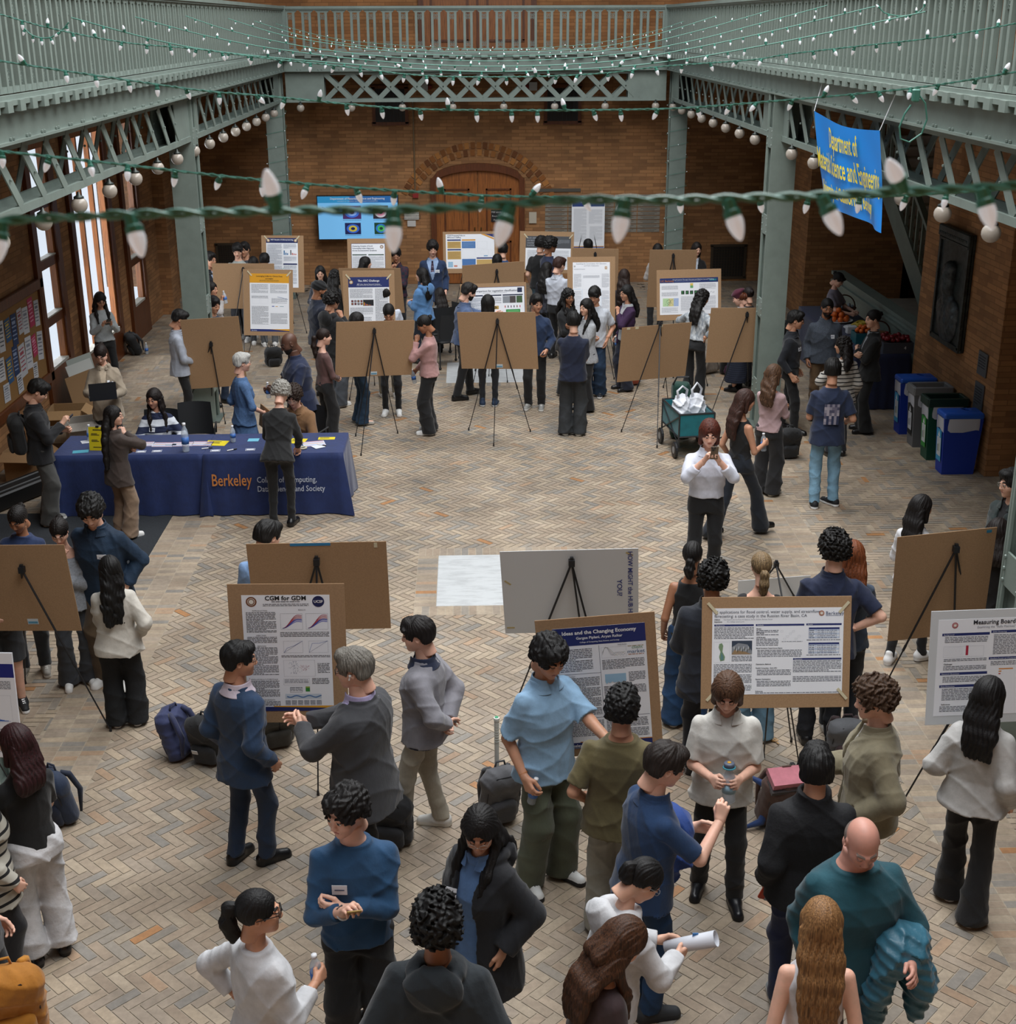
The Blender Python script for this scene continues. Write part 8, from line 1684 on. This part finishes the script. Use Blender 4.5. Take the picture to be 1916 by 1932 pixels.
for (x,y,w,d,c,lb,t) in((6.34,19.30,.44,.44,'3f4550','grey plastic crate of apples at the near end of the fruit table','4'),(6.02,19.85,.26,.28,'155a66','teal crate of small oranges on the fruit table','')):
    r=empty('fruit_crate',(x,y,FT),0,lb,'crate'); b=MB(); m_=mat(c,.5)
    for a in((0,-d/2,w,.012),(0,d/2,w,.012),(-w/2,0,.012,d),(w/2,0,.012,d)): b.box((a[0],a[1],.08),(a[2],a[3],.16),m_)
    b.box((0,0,.01),(w,d,.012),m_); b.box((0,0,.145),(w-.03,d-.03,.004),mat('2a1a1a',.8)); b.build('crate_body',r)
    if t: V,Fc=textmesh(t,.07,.001,'CENTER'); b=MB(); b.add([(v[0]+.1,-d/2-.008,.06+v[1]) for v in V],Fc,mat('c8ccd0',.5)); b.build('digit',r)
b=MB(); b.box((6.02,20.45,FT+.06),(.16,.12,.12),mat('b9bcc0',.7),bev=.01); tag(b.build('napkin_stack'),'stack of white napkins between the bananas and the suit','napkins')
for i in range(14):
    if i==0: b=MB(); b.sphere((0,0,0),.03,mat('9aa8b4',.2,metal=.3),8); sp=o=b.build('wrapped_snack',None,True)
    else: o=sp.copy(); COL.objects.link(o)
    a=i*2.4; rd=.04*math.sqrt(i+.3); o.location=(6.32+rd*math.cos(a),22.05+rd*math.sin(a),FT+.06+.012*(i%3)+.04); tag(o,'silver wrapped snack in the farthest basket','snack','wrapped snacks in the farthest basket')
backpack(5.5,22.6,.62,60,'0b0c0e','101113','tall black bag standing at the far end of the fruit table',-4,w=.36)
# ================================================================ cart
g=P2(1300,858); r=empty('folding_cart',(g[0],g[1]+.25,0),D(8),'teal folding wagon with white plastic bags behind the photographing person','cart'); TE=mat('0f6a74',.7,'cloth'); FR=mat('3a3d40',.4,metal=.5); b=MB()
for sx in(-1,1): b.box((sx*.23,0,.45),(.015,.78,.30),TE)
for sy in(-1,1): b.box((0,sy*.39,.45),(.46,.015,.30),TE)
b.box((0,0,.31),(.46,.78,.015),TE); b.build('fabric_tub',r); b=MB()
for z in(.30,.61): b.tube([(-.24,-.40,z),(.24,-.40,z),(.24,.40,z),(-.24,.40,z),(-.24,-.40,z)],.013,FR,6)
for sx in(-1,1):
    for sy in(-1,1): b.tube([(sx*.24,sy*.40,.61),(sx*.24,sy*.40,.16)],.012,FR,6)
    b.tube([(sx*.245,-.40,.58),(sx*.245,.40,.2)],.009,FR,6); b.tube([(sx*.245,.40,.58),(sx*.245,-.40,.2)],.009,FR,6)
b.build('frame',r)
for sx in(-1,1):
    for sy in(-1,1): b=MB(); b.lathe([(.10,-.02),(.11,-.012),(.11,.012),(.10,.02)],BLK,18,Tm((sx*.27,sy*.34,.11),(0,math.pi/2,0))); w=b.build('wheel',r); b=MB(); b.lathe([(.05,-.022),(.05,.022)],mat('8a8d90',.4),12,Tm((sx*.27,sy*.34,.11),(0,math.pi/2,0))); b.build('hub',w)
b=MB(); b.tube([(0,-.42,.30),(.15,-.75,.35),(.3,-.95,.5)],.010,FR,6); b.build('pull_handle',r)
for k,(x,y,lb) in enumerate(((-.09,.02,'left'),(.12,.05,'right'))):
    p=Vector((g[0],g[1]+.25,0))+Matrix.Rotation(D(8),3,'Z')@Vector((x,y,.0)); rr=empty('plastic_bag',(p.x,p.y,.33),0,'white plastic carrier bag in the teal wagon, %s one'%lb,'bag'); q=SF((-.2,-.25,-.02),(.2,.25,.60),.012); q.ell((0,0,.20),(.13,.20,.20),.02); q.ell((0,0,.33),(.10,.14,.10),.05); q.warp(wrink(.018,1.6,k*2.)); q.plane((0,0,0),(0,0,-1)); V,Q=q.mesh(); mkobj('bag_body',[(V,Q,0)],[mat('d4d7de',.3)],rr); b=MB()
    b.tube([(-.05,-.04,.38),(-.07,-.05,.50),(.0,-.03,.56+.03*k),(.07,0,.50),(.05,.02,.38)],[.022,.018,.014,.018,.022],mat('d4d7de',.3),6); b.build('bag_handle',rr,True)
q=P2(1296,765); 
r=empty('green_bag',(g[0]-.02,g[1]+.80,.0),0,'dark green rolled bag standing behind the teal wagon','bag'); q=SF((-.16,-.14,-.02),(.16,.14,.90),.012); q.box((0,0,.40),(.13,.10,.40),rd=.06); q.warp(wrink(.01,1.2)); q.plane((0,0,0),(0,0,-1)); V,Q=q.mesh(); mkobj('bag_body',[(V,Q,0)],[mat('123d33',.8,'cloth')],r); b=MB(); b.tube([(-.12,-.06,.78),(-.08,-.12,.90),(.08,-.12,.90),(.12,-.06,.78)],.012,BLK,6); b.build('bag_handle',r)
# ================================================================ left wall: notice board, boxes, boards
r=empty('notice_board',(-6.09,17.45,1.35),D(90),'framed cork notice board covered in flyers on the left wall','notice board'); b=MB(); b.box((0,0,0),(3.0,.03,1.22),mat('8f6a3c',.9,'card')); b.build('cork_panel',r); b=MB()
for a in((0,.68,3.3,.15),(0,-.68,3.3,.15),(-1.57,0,.15,1.5),(1.57,0,.15,1.5)): b.box((a[0],-.02,a[1]),(a[2],.07,a[3]),WOODD,bev=.012)
b.build('wooden_frame',r)
NC=[('c8cad0','6a7080'),('c4c6cc','4a5260'),('1f3a66','8fa0c0'),('b8325c','e0a0b8'),('c8cad0','7a8290'),('2a5a8a','c8b04a'),('d0d2d8','8a90a0'),('18304a','3f8a6a'),('cfd0d4','555b66'),('c0c4ca','a04a5a')]
kk=0
for i,(u,v,w,h,a) in enumerate([(-1.3,.3,.22,.30,3),(-1.05,.33,.2,.28,-4),(-.78,.28,.22,.34,2),(-.5,.35,.22,.28,-2),(-.22,.30,.22,.40,4),(.05,.33,.22,.30,-3),(.30,.28,.22,.42,2),(.56,.34,.20,.34,-2),(.80,.30,.24,.36,3),(1.06,.36,.22,.40,-2),(1.30,.30,.20,.36,4),(-1.28,-.15,.24,.32,-3),(-.98,-.12,.22,.30,2),(-.68,-.16,.24,.36,-2),(-.38,-.10,.24,.30,3),(-.08,-.18,.22,.34,-2),(.2,-.12,.22,.40,2),(.48,-.18,.26,.44,-3),(.76,-.14,.26,.44,3),(1.02,-.10,.20,.30,-6),(1.28,-.16,.24,.40,8),(-.9,-.45,.22,.22,0),(-.3,-.43,.24,.24,3),(.25,-.44,.22,.26,-3),(.95,-.44,.20,.22,4)]):
    c1,c2=NC[(i*7)%10]; p=Vector((-6.09,17.45,1.35))+Matrix.Rotation(D(90),3,'Z')@Vector((u,-.018-.0012*(i%4),v)); 
    wds={'c8':'white','c4':'white','1f':'navy','b8':'pink','2a':'blue','d0':'white','18':'dark teal','cf':'white','c0':'white'}[c1[:2]]
    r=empty('flyer',tuple(p),D(90),'%s flyer pinned to the cork board, %s row, number %s from the near end'%(wds,'top' if v>.2 else ('middle' if v>-.3 else 'bottom'),('one','two','three','four','five','six','seven','eight','nine','ten','eleven')[i if i<11 else (i-11 if i<21 else i-21)]),'flyer'); M_=Tm((0,0,0),(0,D(a),0))
    b=MB(); b.box((0,0,0),(w,.001,h),mat(c1,.7),M_); sh=b.build('paper_sheet',r); b=MB(); 
    for q in range(6): b.box((-.01,-.0012,h*.36-q*h*.13),(w*(.8-.2*(q%2)),.0006,h*(.10 if q==1 else .04)),mat(c2,.7),M_)
    b.build('printing',sh)
def carton(x,y,z,w,d,h,rz,c,label,open_=True,txt=None):
    r=empty('cardboard_box',(x,y,z),D(rz),label,'box'); m_=mat(c,.85,'card'); b=MB()
    for a in((0,-d/2,w,.008),(0,d/2,w,.008),(-w/2,0,.008,d),(w/2,0,.008,d)): b.box((a[0],a[1],h/2),(a[2],a[3],h),m_)
    b.box((0,0,.006),(w,d,.008),m_); 
    if not open_: b.box((0,0,h),(w,d,.008),m_)
    b.build('box_body',r)
    if open_:
        for sx in(-1,1): b=MB(); b.box((sx*d*.22,0,0),(d*.44,d,.006),m_,Tm((sx*w/2,0,h),(0,-sx*-.6,0))); b.build('flap',r)
        for sy in(-1,1): b=MB(); b.box((0,sy*d*.22,0),(w,d*.44,.006),m_,Tm((0,sy*d/2,h),(sy*-.5,0,0))); b.build('flap',r)
    if txt:
        V,Fc=textmesh(txt,.06,.0015,'CENTER'); b=MB(); b.add([(v[0],-d/2-.006,h*.45+v[1]) for v in V],Fc,mat('6a6058',.8)); b.build('printing',r)
    return r
carton(-5.45,17.15,0,.50,.38,.40,10,'a08a70','pale cardboard box on the floor behind the registration table, lower box',True); carton(-5.0,16.75,0,.42,.34,.36,20,'b4aea6','white cardboard box behind the left end of the table, lower one',False,'METRO'); carton(-5.0,16.75,.365,.42,.34,.30,24,'b0aaa2','open white cardboard box on top of the other white box',True); carton(-5.62,16.3,0,.46,.40,.42,-5,'8a6a48','open brown cardboard box by the left wall',True); carton(-5.5,17.75,0,.44,.40,.55,5,'94744e','tall open brown cardboard box below the leaning boards',True)
for k,(y,a,c,lb) in enumerate(((19.6,-12,'9aa09a','pale foam board leaning behind the laptop person, backmost'),(19.35,-18,'b4b6b2','white foam board leaning behind the laptop person, front one'),(18.9,-14,'7d6040','brown board leaning at the wall behind the laptop person'))):
    M_=Tm((-5.75+.12*k,y-.1*k,.42 if k<2 else .38),(0,0,D(70)))@Tm((0,0,0),(D(a),0,0)); r=empty('leaning_board',label=lb,cat='board',M=M_); b=MB(); b.box((0,0,0),(.60,.006,.80),mat(c,.7)); b.build('panel',r)
r=empty('paper_sheet',label='white paper sheet standing on the floor right of the laptop person',cat='paper',M=Tm((-4.75,17.3,.20),(0,0,D(-60)))@Tm((0,0,0),(D(-15),0,0))); b=MB(); b.box((0,0,0),(.30,.004,.38),WHT); b.build('sheet',r)
g=P2(222,655+10); 
bottle((atz(277,668)[0],atz(277,668)[1],0),'small water bottle on the floor beside the black backpack by the windows')
r=empty('equipment_case',(-5.55,15.5,0),D(62),'long black equipment case lying open along the left wall','case'); b=MB(); b.box((0,0,.11),(1.3,.34,.20),mat('0c0d0f',.5),bev=.02); b.build('case_body',r); b=MB()
for q in(-.08,.08): b.box((0,q,.215),(1.2,.012,.012),mat('9a9da0',.3,metal=.6))
b.build('metal_rails',r)
r=empty('poster_sign',(-5.8,15.1,0),D(80),'cream coloured sign with dark letters leaning at the left wall','sign'); b=MB(); b.box((0,0,.22),(.40,.02,.44),mat('8f8c74',.8)); sg_=b.build('sign_sheet',r); V,Fc=textmesh('A\nK-6',.12,.003,'CENTER'); b=MB(); b.add([(v[0],-.013,.28+v[1]) for v in V],Fc,mat('20221c',.8)); b.build('lettering',sg_)
b=MB(); b.box((-4.65,13.75,.004),(2.25,2.5,.008),mat('23272c',.95,'knit')); tag(b.build('floor_mat'),'dark grey floor mat in front of the registration table at left','mat')
# cardboard tube under the Ideas board
r=empty('poster_tube',(.98,7.98,0),0,'brown cardboard tube standing under the Ideas poster board','tube'); b=MB(); b.lathe([(.042,0),(.042,.86)],mat('a98458',.8,'card'),18); b.build('tube_body',r,True); b=MB(); b.lathe([(.044,.86),(.044,.875)],mat('c8b48a',.8),18); b.build('tube_cap',r)
b=MB(); 
for k in range(7): b.box((random.uniform(-.03,.03),random.uniform(-.03,.03),.006+.003*k),(.03,.012,.003),mat('b08a5a',.8),Tm((0,0,0),(0,0,k)))
o=b.build('dry_leaf'); g=P2(1462,1402); o.location=(g[0],g[1],0); tag(o,'small crumpled dry leaf on the floor under the flood control board','leaf')
